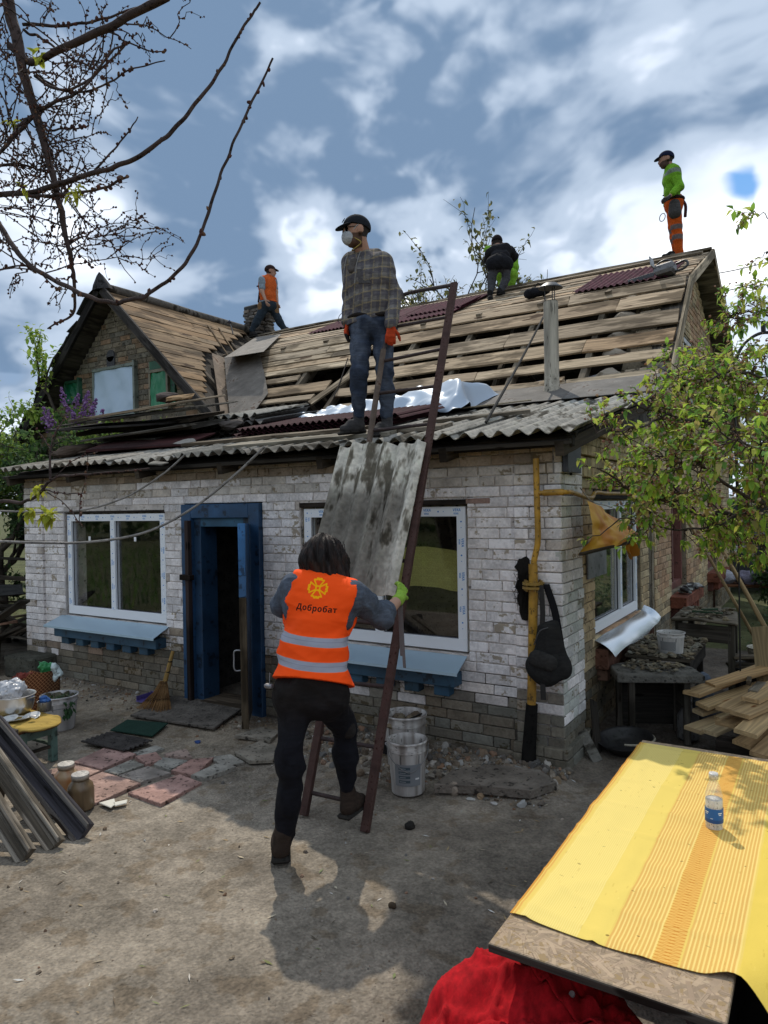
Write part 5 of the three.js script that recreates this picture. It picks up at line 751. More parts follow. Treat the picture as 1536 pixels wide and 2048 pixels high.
{ const t = thing('tin_can', 'small tin with a blue rag standing behind the plates', 'can', [-3.62, 0.0, 1.30]); t.position.set(-3.50, 0.325, 1.54); part('can', lathe([[0, 0], [0.05, 0], [0.05, 0.07], [0.052, 0.072], [0.047, 0.07], [0.047, 0.01], [0, 0.008]], 20, [0.5, 0.52, 0.55]), M.steel, t); part('rag', at(lump([0.05, 0.03, 0.04], [0.04, 0.12, 0.35], { k: 0.5, detail: 2 }), 0, 0.08, 0), M.cloth, t); }
// jars and the lidded pail
function jar(label, p, s, body, capc) { const t = thing('jar', label, 'jar', p); const pr = [[0, 0], [0.07, 0], [0.078, 0.012], [0.078, 0.12], [0.07, 0.15], [0.05, 0.17], [0.046, 0.185], [0, 0.185]].map(([a, b]) => [a * s, b * s]); const g = lathe(pr, 28); paint(g, (x, y, z) => mix3(body[0], body[1], smooth(0.4, 0.6, fbm3(x * 22, y * 14, z * 22, 4)))); part('jar_body', g, mat({ roughness: 0.28 }), t); part('lid', lathe([[0, 0.215], [0.05, 0.215], [0.052, 0.21], [0.052, 0.185], [0, 0.185]].map(([a, b]) => [a * s, b * s]), 24, capc), M.plastic, t); return t; }
jar('murky jar with a white lid, in front of the rusty one', [-2.37, 0.005, 2.02], 1.0, [[0.085, 0.055, 0.028], [0.19, 0.13, 0.07]], [0.55, 0.53, 0.50]);
jar('rust stained jar with a white lid behind the murky jar', [-2.62, 0.005, 1.95], 0.98, [[0.36, 0.15, 0.05], [0.46, 0.33, 0.20]], [0.60, 0.57, 0.52]);
bucket('lidded_pail', 'small white pail with a black lid between the jars and the leaning boards', [-2.47, 0.003, 2.20], { r0: 0.085, r1: 0.105, h: 0.13, color: [0.5, 0.5, 0.49], cat: 'pail', lid: [[0, 0.145], [0.08, 0.14], [0.10, 0.128], [0.098, 0.12], [0, 0.12]] });
// broom and dustpan by the door
{ rnd = rngOf(41); const t = thing('straw_broom', 'straw broom with a bamboo handle leaning beside the blue door', 'broom'), a = [-3.788,0.474,0.05], k = [-3.795,0.163,0.16], e = [-3.65,0,0.402];
  part('handle', tube(curve([a, lerp3(a, k, 0.5), k], 10), (u) => 0.017 + 0.006 * u, 10, { color: [0.42, 0.28, 0.10] }), M.wood, t); for (let i = 0; i < 3; i++) { const q = lerp3(a, k, 0.3 + i * 0.3); part('band', tube([add3(q, [0, 0.006, 0]), add3(q, [0, -0.006, 0])], 0.022, 10, { color: [0.05, 0.04, 0.03] }), M.matte, t); }
  const g = []; for (let i = 0; i < 220; i++) { const u = rr(-1, 1), v = rr(-1, 1), p = add3(k, [u * 0.03, rr(-0.02, 0.05), v * 0.02]), m = lerp3(k, e, 0.45), q1 = add3(m, [u * 0.09, rr(-0.01, 0.03), v * 0.05]), q2 = add3(e, [u * 0.16 + 0.0, 0.012 + Math.abs(u) * 0.02, v * 0.08]); g.push(tube([p, q1, q2], (w) => 0.0042 - 0.0025 * w, 4, { color: tint(mix3([0.30, 0.175, 0.075], [0.19, 0.10, 0.045], rnd()), 0.2) })); } part('bristles', g, M.matte, t, { stuff: true });
  part('tie', at(lump([0.045, 0.02, 0.035], [0.55, 0.5, 0.46], { k: 0.5, detail: 2 }), k[0] + 0.005, k[1] - 0.02, k[2] + 0.02), M.cloth, t); }
{ const t = thing('dustpan', 'purple plastic dustpan behind the straw broom', 'dustpan'), b = [-3.955,0,0.218], c = [0.10, 0.075, 0.26]; part('pan', [block([b[0] - 0.1, 0.01, b[2] - 0.12], [b[0] + 0.1, 0.016, b[2] + 0.06], 0.003, c), block([b[0] - 0.1, 0.014, b[2] - 0.12], [b[0] + 0.1, 0.075, b[2] - 0.11], 0.003, c), block([b[0] - 0.105, 0.012, b[2] - 0.12], [b[0] - 0.098, 0.06, b[2] + 0.05], 0.002, c), block([b[0] + 0.098, 0.012, b[2] - 0.12], [b[0] + 0.105, 0.06, b[2] + 0.05], 0.002, c)].map((g) => g), M.plastic, t); part('handle', tube(curve([[b[0] + 0.02, 0.05, b[2] - 0.115], [b[0] + 0.05, 0.16, b[2] - 0.17], [b[0] + 0.05, 0.30, b[2] - 0.19]], 10), 0.011, 8, { color: c }), M.plastic, t); }
// mats and paving
function groundPoly(name, pts, h, color, m, parent) { const s = new THREE.Shape(pts.map(([x, , z]) => new THREE.Vector2(x, -z))), g = new THREE.ExtrudeGeometry(s, { depth: h, bevelEnabled: true, bevelThickness: 0.003, bevelSize: 0.004, bevelSegments: 1 }); g.rotateX(-Math.PI / 2); return part(name, prep(g, color), m, parent); }
{ const t = thing('door_mat', 'large flat grey mat in front of the blue door', 'mat'); groundPoly('mat', [[-3.687,0.02,0.62], [-3.857,0.02,-0.011], [-3.405,0.02,-0.175], [-3.02,0.02,-0.153], [-2.768,0.02,0.526]], 0.014, [0.145, 0.13, 0.115], M.stone, t).position.y = 0.012; }
{ const t = thing('green_mat', 'small dark green mat touching the ribbed mat', 'mat'); groundPoly('mat', [[-3.492,0.02,0.971], [-3.603,0.02,0.723], [-3.217,0.02,0.621], [-3.063,0.02,0.905]], 0.008, [0.022, 0.06, 0.042], M.cloth, t).position.y = 0.015; }
{ const t = thing('ribbed_mat', 'dark ribbed rubber mat lying before the green mat', 'mat'); const A = [-3.427,0.03,1.029], B = [-2.945,0.03,0.93], D2 = [-3.415,0.03,1.299], x = norm3(sub3(D2, A)), z0 = sub3(B, A), z = norm3(sub3(z0, mul3(x, dot3(z0, x)))); const g = corrugated(len3(sub3(D2, A)), len3(z0), 0.045, 0.006, 0.008, { nz: 8, seg: 6, rough: 0.03, color: [0.055, 0.05, 0.048] }); g.applyMatrix4(frame(add3(A, [0, 0.012, 0]), x, cross3(z, x), z)); part('mat', g, M.matte, t); }
rnd = rngOf(88);
const PINK = [0.44, 0.285, 0.255], SLATEG = [0.35, 0.335, 0.30];
for (const [c, ...q] of [[PINK, [-3.098,0,1.575], [-3.169,0,1.23], [-2.842,0,1.245], [-2.8,0,1.56]], [SLATEG, [-2.754,0,1.566], [-2.776,0,1.337], [-2.622,0,1.351], [-2.622,0,1.564]], [mix3(SLATEG, PINK, 0.2), [-2.587,0,1.575], [-2.554,0,1.367], [-2.318,0,1.372], [-2.369,0,1.58]], [PINK, [-2.803,0,1.271], [-2.741,0,1.141], [-2.585,0,1.218], [-2.6,0,1.339]], [SLATEG, [-2.56,0,1.305], [-2.611,0,1.186], [-2.403,0,1.138], [-2.379,0,1.323]], [SLATEG, [-2.896,0,1.215], [-2.875,0,1.028], [-2.767,0,1.044], [-2.787,0,1.226]], [PINK, [-2.338,0,1.341], [-2.383,0,1.127], [-2.27,0,1.018], [-2.136,0,1.319]], [PINK, [-2.298,0,1.727], [-2.246,0,1.352], [-2.015,0,1.379], [-1.983,0,1.738]], [SLATEG, [-2.147,0,1.336], [-2.156,0,1.11], [-1.998,0,1.075], [-2.033,0,1.321]], [SLATEG, [-2.312,0,1.007], [-2.217,0,0.895], [-2.026,0,0.96], [-2.076,0,1.098]], [mix3(PINK, [0.42, 0.33, 0.28], 0.4), [-3.123,0,1.774], [-3.093,0,1.594], [-2.799,0,1.581], [-2.764,0,1.794]], [mix3(PINK, [0.42, 0.33, 0.28], 0.3), [-2.733,0,1.815], [-2.748,0,1.594], [-2.358,0,1.593], [-2.336,0,1.948]], [mix3(PINK, SLATEG, 0.5), [-2.656,0,1.129], [-2.593,0,0.984], [-2.424,0,1.081], [-2.625,0,1.147]]]) groundPoly('paving_slab', q, 0.022 + rr(0, 0.01), tint(c, 0.08), M.stone, ground).position.y = -0.010 + rr(-0.005, 0.004);
// rubble along the wall
{
  rnd = rngOf(19); const base = [0, 1, 2, 3].map(() => lump([1, 0.6, 0.85], [1, 1, 1], { k: 0.5, detail: 1 })), cols = [[0.31, 0.24, 0.165], [0.24, 0.19, 0.145], [0.34, 0.3, 0.25], [0.2, 0.185, 0.17], [0.30, 0.19, 0.13], [0.5, 0.48, 0.45]];
  const scatter = (name, label, n, place, sizes) => { const t = new THREE.Group(); t.name = numbered(name); tag(t, label, 'rubble'); t.userData.kind = 'stuff'; scene.add(t); base.forEach((b, k) => { const im = new THREE.InstancedMesh(b, M.stone, Math.ceil(n / 4)); im.name = 'pieces'; im.userData.kind = 'stuff'; for (let i = 0; i < im.count; i++) { const [x, z] = place(), s = sizes(); im.setMatrixAt(i, m4().compose(new THREE.Vector3(x, groundY(x, z) + s * 0.25, z), new THREE.Quaternion().setFromEuler(new THREE.Euler(rr(0, 6), rr(0, 6), rr(0, 6))), new THREE.Vector3(s, s, s))); im.setColorAt(i, new THREE.Color(...tint(pick(cols), 0.25))); } t.add(im); }); };
  scatter('rubble', 'spill of broken plaster and brick crumbs along the wall by the buckets', 1500, () => { const x = rr(-2.1, 0.05), z = 0.06 + Math.pow(rnd(), 1.3) * (0.55 + 0.25 * noise3(x * 3, 1, 1)); return [x, z]; }, () => 0.006 + Math.pow(rnd(), 3) * 0.03);
  scatter('gravel', 'loose gravel and crumbs scattered over the yard', 900, () => [rr(-6, 1.4), rr(0.02, 3.6)], () => 0.0025 + Math.pow(rnd(), 4) * 0.011);
  scatter('wall_grit', 'grit and crumbs at the foot of the left wall', 900, () => [rr(-6.2, -2.4), 0.03 + Math.pow(rnd(), 2) * 0.5], () => 0.004 + Math.pow(rnd(), 3) * 0.014);
  { const q = new Soup(); for (let i = 0; i < 450; i++) { const x = rr(-6, 1.3), z = rr(0.05, 3.7), yy = groundY(x, z) + 0.003, a = rr(0, 6.28), L = rr(0.006, 0.03), w = rr(0.002, 0.007), c = Math.cos(a), n = Math.sin(a); q.quad([x - c * L, yy, z - n * L], [x + n * w, yy + 0.002, z - c * w], [x + c * L, yy + rr(0, 0.006), z + n * L], [x - n * w, yy + 0.002, z + c * w], tint(pick([[0.30, 0.22, 0.12], [0.12, 0.09, 0.06], [0.42, 0.36, 0.26], [0.5, 0.48, 0.44], [0.18, 0.2, 0.08]]), 0.25)); } const o = part('litter', q.geo(), M.plain, scene, { stuff: true }); o.userData.label = 'chips, dry leaves and splinters strewn over the yard'; o.userData.category = 'litter'; }
  for (const [p, s, c, l] of [[[-0.497,0,0.692], [0.035, 0.05, 0.03], [0.40, 0.34, 0.28], 'upright pale stone standing at the edge of the rubble'], [[-0.504,0,1.23], [0.03, 0.022, 0.028], [0.035, 0.033, 0.03], 'round black stone on bare earth right of the ladder'], [[-0.175,0,1.959], [0.02, 0.012, 0.015], [0.08, 0.06, 0.04], 'small dark clod inside the lit patch of ground'], [[-0.373,0,0.7], [0.03, 0.008, 0.02], [0.62, 0.62, 0.60], 'white plaster chip beside the upright stone'], [[-0.226,0,0.684], [0.026, 0.008, 0.02], [0.58, 0.58, 0.57], 'white plaster chip near the flat stone slab'], [[-0.337,0,0.301], [0.05, 0.015, 0.03], [0.36, 0.42, 0.44], 'bluish slate chip lying on the rubble'], [[-2.68,0,0.788], [0.03, 0.012, 0.02], [0.05, 0.10, 0.3], 'blue scrap on the crumbs by the door leaf']]) { const t = thing('stone', l, 'stone', [p[0], p[1] + s[1] * 0.7 + groundY(p[0], p[2]), p[2]]); part('stone_body', lump(s, c, { k: 0.35, detail: 2 }), M.stone, t); }
  const sl = [[-0.591,0,0.764], [-0.604,0,0.492], [-0.417,0,0.266], [-0.104,0,0.209], [0.052,0,0.353], [-0.045,0,0.555], [-0.34,0,0.638]], t = thing('stone_slab', 'flat broken concrete slab below the yellow pipe', 'slab'); groundPoly('slab', sl, 0.05, [0.20, 0.175, 0.15], M.stone, t).position.y = 0.015;
  for (const [q, l] of [[[[-2.199,0,0.872], [-2.2,0,0.6], [-1.955,0,0.652], [-1.847,0,0.86], [-1.975,0,0.954]], 'cracked concrete piece at the right end of the paving'], [[[-2.471,0,0.59], [-2.433,0,0.342], [-2.221,0,0.34], [-2.148,0,0.544]], 'thin broken board fragment below the door leaf']]) { const u = thing('concrete_piece', l, 'slab'); groundPoly('piece', q, 0.02, [0.27, 0.245, 0.205], M.stone, u).position.y = 0.01; }
  for (const [q, l] of [[[[-2.309,0,1.932], [-2.284,0,1.85], [-2.214,0,1.895], [-2.193,0,1.94]], 'torn white paper on the lit ground'], [[[-2.238,0,1.892], [-2.199,0,1.819], [-2.167,0,1.851], [-2.19,0,1.906]], 'second strip of torn white paper']]) { const u = thing('paper_scrap', l, 'paper'); groundPoly('scrap', q, 0.003, [0.62, 0.6, 0.52], M.plain, u).position.y = 0.016; }
}
// leaning boards at the left edge
{
  rnd = rngOf(23); const mk = (a, b, w, c, label) => { const t = thing('leaning_timber', label, 'timber'); const x = norm3(sub3(a, b)), up = norm3([0.55, 0.25, 0.80]), z = norm3(cross3(x, up)), y = cross3(z, x), L = len3(sub3(a, b)), F = frame(lerp3(a, b, 0.5), x, y, z); part('stile', plank(L, w, 0.035, c, { wob: 0.002 }).applyMatrix4(F), M.wood, t); for (const s of [-1, 1]) part('rebate', plank(L - 0.01, w * 0.18, 0.016, tint(mix3(c, [0.3, 0.28, 0.25], 0.45), 0.1), { wob: 0.001 }).translate(0, 0.025, s * w * 0.38).applyMatrix4(F), M.wood, t); part('groove', plank(L - 0.01, w * 0.16, 0.008, mul3(c, 0.5), { wob: 0.001 }).translate(0, 0.0185, w * 0.1).applyMatrix4(F), M.wood, t); };
  const GR = [0.42, 0.39, 0.35];
  mk([-2.86, 0.52, 2.28], [-1.99, 0.03, 2.26], 0.13, [0.075, 0.075, 0.095], 'bluish grey sash leaning deepest in the row at the left edge');
  mk([-2.80, 0.50, 2.40], [-2.02, 0.02, 2.41], 0.10, GR, 'middle grey sash leaning at the left edge');
  mk([-2.74, 0.47, 2.54], [-2.04, 0.02, 2.56], 0.10, GR, 'front grey sash leaning at the left edge');
  mk([-2.84, 0.42, 2.70], [-2.12, 0.015, 2.72], 0.08, [0.12, 0.11, 0.1], 'dark sash nearest the camera at the left edge');
  const t = thing('sawhorse', 'dark trestle that the grey sashes lean on', 'trestle'); part('beam', bar([-2.84, 0.42, 2.15], [-2.84, 0.42, 2.9], 0.08, 0.08, [0, 1, 0], [0.09, 0.08, 0.07]), M.wood, t); for (const z of [2.2, 2.8]) for (const s of [-1, 1]) part('leg', bar([-2.84, 0.40, z], [-2.84 + s * 0.12, 0, z], 0.05, 0.05, [0, 0, 1], [0.08, 0.07, 0.06]), M.wood, t);
}
// far left: concrete block, scrap timber, shed
{ const t = thing('concrete_block', 'mossy concrete block at the left corner of the house', 'block'); part('block_body', at(cbox(0.5, 0.24, 0.34, 0.02, [0.085, 0.085, 0.07], 0.012), -6.0, 0.12, 0.12, 0, 0.1, 0), M.stone, t); }
{
  rnd = rngOf(61); const t = thing('scrap_pile', 'pile of broken timber and roofing scrap left of the house', 'scrap pile');
  for (let i = 0; i < 46; i++) { const z = rr(-2.2, 0.4), x = rr(-8.4, -6.5), y = 0.05 + Math.pow(rnd(), 1.2) * 1.0 * (1 - Math.abs(x + 7.5) * 0.4), L = rr(0.5, 1.6); part('plank', at(plank(L, rr(0.06, 0.18), 0.025, tint(rnd() < 0.3 ? [0.34, 0.3, 0.26] : [0.10, 0.085, 0.07], 0.3)), x, y, z, rr(-0.4, 0.4), rr(0, 3.14), rr(-0.5, 0.5)), M.wood, t); }
  for (let i = 0; i < 14; i++) part('scrap_sheet', at(cbox(rr(0.2, 0.5), 0.015, rr(0.15, 0.4), 0.004, tint(pick([[0.5, 0.5, 0.48], [0.35, 0.2, 0.14], [0.07, 0.07, 0.07]]), 0.2), 0.02), rr(-7.8, -6.5), rr(0.3, 0.9), rr(-1, 0.4), rr(-0.5, 0.5), rr(0, 3), rr(-0.5, 0.5)), M.slate, t);
}
{ rnd = rngOf(62); const t = thing('wooden_shed', 'dark plank shed behind the scrap pile on the left', 'shed'); for (let i = 0; i < 16; i++) part('plank', block([-10.6 + i * 0.22, 0, -3.02 + rr(-0.02, 0.02)], [-10.39 + i * 0.22, 1.9 + rr(-0.05, 0.05), -2.98], 0.004, tint([0.055, 0.045, 0.038], 0.3)), M.wood, t); part('roof', at(cbox(4.0, 0.06, 2.0, 0.01, [0.05, 0.045, 0.04]), -8.8, 2.0, -3.6, 0.15, 0, 0), M.slate, t); part('rail', bar([-9.6, 0.95, -0.6], [-6.5, 0.98, -0.5], 0.07, 0.05, [0, 1, 0], [0.09, 0.075, 0.06]), M.wood, t); part('rail', bar([-9.6, 1.2, -0.7], [-6.5, 1.22, -0.6], 0.09, 0.03, [0, 1, 0], [0.04, 0.035, 0.03]), M.wood, t); for (const x of [-6.6, -8.2]) part('post', bar([x, 0, -0.62], [x, 1.3, -0.62], 0.07, 0.07, [1, 0, 0], [0.05, 0.045, 0.04]), M.wood, t); }

// ------------------------------------------------------------------ right side of the yard
const DUSTY = [0.105, 0.10, 0.09];
function debris(n, x0, x1, z0, z1, y, cols, s = 0.025) { const g = []; for (let i = 0; i < n; i++) { const q = rr(0.4, 1.2) * s; g.push(at(rnd() < 0.35 ? cbox(q * 3, q * 0.3, q * 1.2, 0.002, tint(pick(cols), 0.25), 0.003) : lump([q, q * 0.5, q * 0.8], tint(pick(cols), 0.25), { k: 0.5 }), rr(x0, x1), y + rr(0, q * 0.6), rr(z0, z1), rr(-0.3, 0.3), rr(0, 3), rr(-0.3, 0.3))); } return g; }
const WASTE = [[0.22, 0.19, 0.14], [0.15, 0.13, 0.10], [0.27, 0.25, 0.2], [0.34, 0.29, 0.2]];
{ // round topped stand
  rnd = rngOf(101); const t = thing('old_stand', 'weathered grey stand with a rounded top covered in waste, beside the corner', 'cabinet'), c = [0.36, 0, -1.05];
  const s = new THREE.Shape(); s.moveTo(-0.30, 0.22); s.lineTo(-0.30, -0.02); s.quadraticCurveTo(-0.28, -0.20, 0, -0.22); s.quadraticCurveTo(0.28, -0.2, 0.30, -0.02); s.lineTo(0.30, 0.22); s.lineTo(-0.30, 0.22);
  const g = new THREE.ExtrudeGeometry(s, { depth: 0.035, bevelEnabled: true, bevelSize: 0.014, bevelThickness: 0.014, bevelSegments: 3, curveSegments: 16 }); g.rotateX(Math.PI / 2); g.rotateY(0.45); g.translate(c[0], 0.52, c[2]); part('top', prep(g, [0.17, 0.165, 0.15]), M.stone, t);
  const F = (x, z) => [c[0] + x * Math.cos(0.45) + z * Math.sin(0.45), c[2] - x * Math.sin(0.45) + z * Math.cos(0.45)];
  for (const [x, z] of [[-0.20, 0.17], [0.20, 0.17], [-0.22, -0.17], [0.22, -0.17]]) { const [a, b] = F(x, z); part('leg', bar([a, 0, b], [a, 0.48, b], 0.05, 0.045, [Math.cos(0.45), 0, -Math.sin(0.45)], tint(DUSTY, 0.2)), M.wood, t); }
  { const [a, b] = F(0.22, 0.17), [p, q] = F(0.22, -0.17), [r, w] = F(-0.22, -0.17); part('side_panel', bar([a, 0.25, b], [p, 0.25, q], 0.42, 0.016, norm3([Math.cos(0.45), 0, -Math.sin(0.45)]), DUSTY), M.wood, t); part('back_panel', bar([p, 0.26, q], [r, 0.26, w], 0.42, 0.012, norm3([Math.sin(0.45), 0, Math.cos(0.45)]), [0.04, 0.038, 0.035]), M.wood, t); }
  const w = thing('debris', 'dusty chips and crumbs lying on the rounded stand', 'debris'); w.userData.kind = 'stuff'; part('crumbs', debris(110, c[0] - 0.2, c[0] + 0.2, c[2] - 0.16, c[2] + 0.16, 0.545, WASTE, 0.02), M.stone, w, { stuff: true });
}
{ // spring leaning under it
  const t = thing('striped_hose', 'short striped hose leaning inside the rounded stand', 'hose'), a = [0.083,-0.033,-1.633], b = [0.206,-0.218,-1.59]; const q = curve([a, lerp3(a, b, 0.5), b], 20); for (let i = 0; i + 1 < q.length; i++) part('ring', tube([q[i], lerp3(q[i], q[i + 1], 0.98)], 0.026, 10, { color: (i >> 1) % 2 ? [0.05, 0.05, 0.05] : [0.3, 0.3, 0.29] }), M.plastic, t);
}
{ rnd = rngOf(102); const t = thing('work_table', 'low dark table littered with dry leaves and chips under the tin sill', 'table'), x0 = 0.10, x1 = 0.60, z0 = -2.15, z1 = -1.25, h = 0.58;
  part('tabletop', at(cbox(x1 - x0, 0.03, z1 - z0, 0.005, [0.12, 0.105, 0.085], 0.004), (x0 + x1) / 2, h - 0.015, (z0 + z1) / 2), M.wood, t); for (const [x, z] of [[x0 + 0.05, z1 - 0.05], [x1 - 0.05, z1 - 0.05], [x0 + 0.05, z0 + 0.05], [x1 - 0.05, z0 + 0.05]]) part('leg', bar([x, 0, z], [x, h - 0.03, z], 0.05, 0.05, [1, 0, 0], [0.05, 0.045, 0.04]), M.wood, t); part('apron', block([x1 - 0.03, h - 0.14, z0 + 0.03], [x1 - 0.005, h - 0.03, z1 - 0.03], 0.004, [0.06, 0.055, 0.05]), M.wood, t);
  const w = thing('debris', 'heap of dry leaves and splinters around the white tub', 'debris'); w.userData.kind = 'stuff'; part('crumbs', debris(260, x0, x1, z0, z1, h + 0.004, WASTE, 0.032), M.stone, w, { stuff: true }); }
const greyPrint = labelTex('#8b8b8b', (c) => { c.fillStyle = '#5c5c5c'; for (let i = 0; i < 9; i++) for (let j = 0; j < 18; j++) if ((i * 7 + j * 5) % 3) c.fillRect(6 + j * 14, 8 + i * 13, 9, 6); });
bucket('plaster_tub', 'clean white tub with a grey label on the littered table', [0.43, 0.585, -1.42], { r0: 0.092, r1: 0.105, h: 0.175, color: (x, y, z) => [0.66, 0.66, 0.66], labelMap: greyPrint, turn: toCam([0.43, 0, -1.42]) - 0.25, lw: 1.25, lh: 0.42, ly: 0.42, cat: 'tub', lid: null });
{ rnd = rngOf(103); const t = thing('old_desk', 'tall weathered table with a warped top by the red sill', 'table'), P = [[0.30, 0.75, -1.62], [0.28, 0.75, -2.42], [0.76, 0.75, -2.52], [0.86, 0.75, -1.55]].map(([x, y, z]) => [x, y, z - 0.55]);
  part('tabletop', sheetOf((u, v) => { const a = lerp3(P[0], P[3], u), b = lerp3(P[1], P[2], u), q = lerp3(a, b, v); q[1] += 0.015 * Math.sin(u * 3) - 0.03 * Math.pow(v * u, 2) + (fbm3(u * 5, v * 5, 4, 3) - 0.5) * 0.012; return q; }, 16, 16, 0.022, [0.24, 0.215, 0.175]), M.wood, t);
  for (const [x, z] of [[0.36, -2.22], [0.80, -2.16], [0.36, -2.92], [0.74, -2.98]]) part('leg', bar([x, 0, z], [x, 0.73, z], 0.055, 0.055, [1, 0, 0], [0.13, 0.12, 0.10]), M.wood, t); part('apron', bar([0.36, 0.64, -2.20], [0.80, 0.64, -2.14], 0.02, 0.15, [0, 1, 0], [0.10, 0.09, 0.08]), M.wood, t);
  const w = thing('debris', 'splinters and dry mud on the tall weathered table', 'debris'); w.userData.kind = 'stuff'; part('crumbs', debris(120, 0.36, 0.76, -2.9, -2.2, 0.765, WASTE, 0.028), M.stone, w, { stuff: true });
  for (const [a, b, l] of [[[0.44, 0.79, -2.45], [0.70, 0.79, -2.42], 'longer green bottle glass strip on the tall table'], [[0.50, 0.79, -2.58], [0.64, 0.80, -2.62], 'shorter green glass strip behind the longer one']]) { const k = thing('glass_strip', l, 'glass'); part('strip', bar(a, b, 0.03, 0.02, [0, 1, 0], [0.05, 0.085, 0.05]), mat({ roughness: 0.2 }), k); } }
{ rnd = rngOf(104); const t = thing('scrap_glass', 'broken glass and rags heaped on the nearer red sill', 'waste'); t.userData.kind = 'stuff'; part('pieces', debris(40, -0.02, 0.12, -5.2, -4.4, 0.73, [[0.35, 0.4, 0.4], [0.05, 0.05, 0.05], [0.5, 0.5, 0.48]], 0.05), M.plastic, t, { stuff: true }); }
{ rnd = rngOf(105); const p = [0.92, 0, -2.3]; bucket('black_bucket', 'black bucket heaped with broken boards behind the tall table', p, { r0: 0.13, r1: 0.17, h: 0.36, color: [0.03, 0.03, 0.032], fill: (t) => { for (let i = 0; i < 6; i++) part('board', at(cbox(0.3, 0.02, 0.08, 0.003, tint([0.25, 0.22, 0.17], 0.2), 0.004), rr(-0.03, 0.03), 0.34 + i * 0.022, rr(-0.08, 0.08), rr(-0.2, 0.2), rr(-0.3, 0.9), rr(-0.1, 0.1)), M.wood, t); } });
  bucket('tub', 'pale tub behind the black bucket', [1.0, 0.25, -2.75], { r0: 0.11, r1: 0.13, h: 0.2, color: [0.55, 0.53, 0.42], cat: 'tub', fill: (t) => part('crate', block([-0.13, -0.25, -0.13], [0.13, 0, 0.13], 0.005, [0.08, 0.07, 0.06]), M.wood, t) }); }
{ const t = thing('blue_sack', 'crumpled bluish sack between the tables and the plank stack', 'sack'), e = ell([0.66, 0.20, -1.55], [0.09, 0.2, 0.09]), f = (x, y, z) => e(x, y, z) + (fbm3(x * 9, y * 7, z * 9, 3) - 0.5) * 0.11; f.pts = e.pts; part('sack_body', nets(f, 0.014, { color: [0.22, 0.26, 0.32], pad: 0.05 }), M.cloth, t); }
{ const t = thing('jug', 'dusty grey jug beneath the littered table', 'jug', [0.60, 0, -1.12]); part('body', lathe([[0, 0], [0.075, 0], [0.08, 0.02], [0.08, 0.06], [0.074, 0.07], [0.08, 0.08], [0.08, 0.17], [0.05, 0.23], [0.025, 0.25], [0.025, 0.28], [0, 0.28]], 24, [0.14, 0.14, 0.14]), M.plastic, t); part('cap', lathe([[0, 0.305], [0.03, 0.3], [0.03, 0.275], [0, 0.275]], 16, [0.2, 0.2, 0.2]), M.plastic, t); }
{ const t = thing('basin', 'black shallow basin with a pale chipped rim at the house corner', 'basin', [0.26, 0, -0.60]); part('bowl', lathe([[0, 0.02], [0.12, 0.02], [0.19, 0.10], [0.2, 0.11], [0.185, 0.10], [0.11, 0.005], [0, 0.0]], 32, [0.03, 0.03, 0.032]), M.plastic, t).rotation.set(0.16, 0, 0.06); part('rim', prep(new THREE.TorusGeometry(0.195, 0.008, 6, 30, 2.2), [0.36, 0.34, 0.28]).rotateX(Math.PI / 2).rotateY(0.8).translate(0, 0.115, 0.0), M.matte, t); }
{ const t = thing('slate_offcut', 'narrow grey slate offcut leaning on the corner', 'slate'); part('piece', bar([0.009,0.185,-0.349], [0.136,0,-0.301], 0.085, 0.012, [0.8, 0.3, 0.6], [0.20, 0.195, 0.18]), M.slate, t); }
{ const t = thing('scrap_board', 'dark board leaning behind the slate offcut', 'board'); part('piece', bar([0.02, 0.34, -0.62], [0.10, 0.0, -0.45], 0.12, 0.02, [1, 0.2, 0], [0.055, 0.05, 0.045]), M.wood, t); }
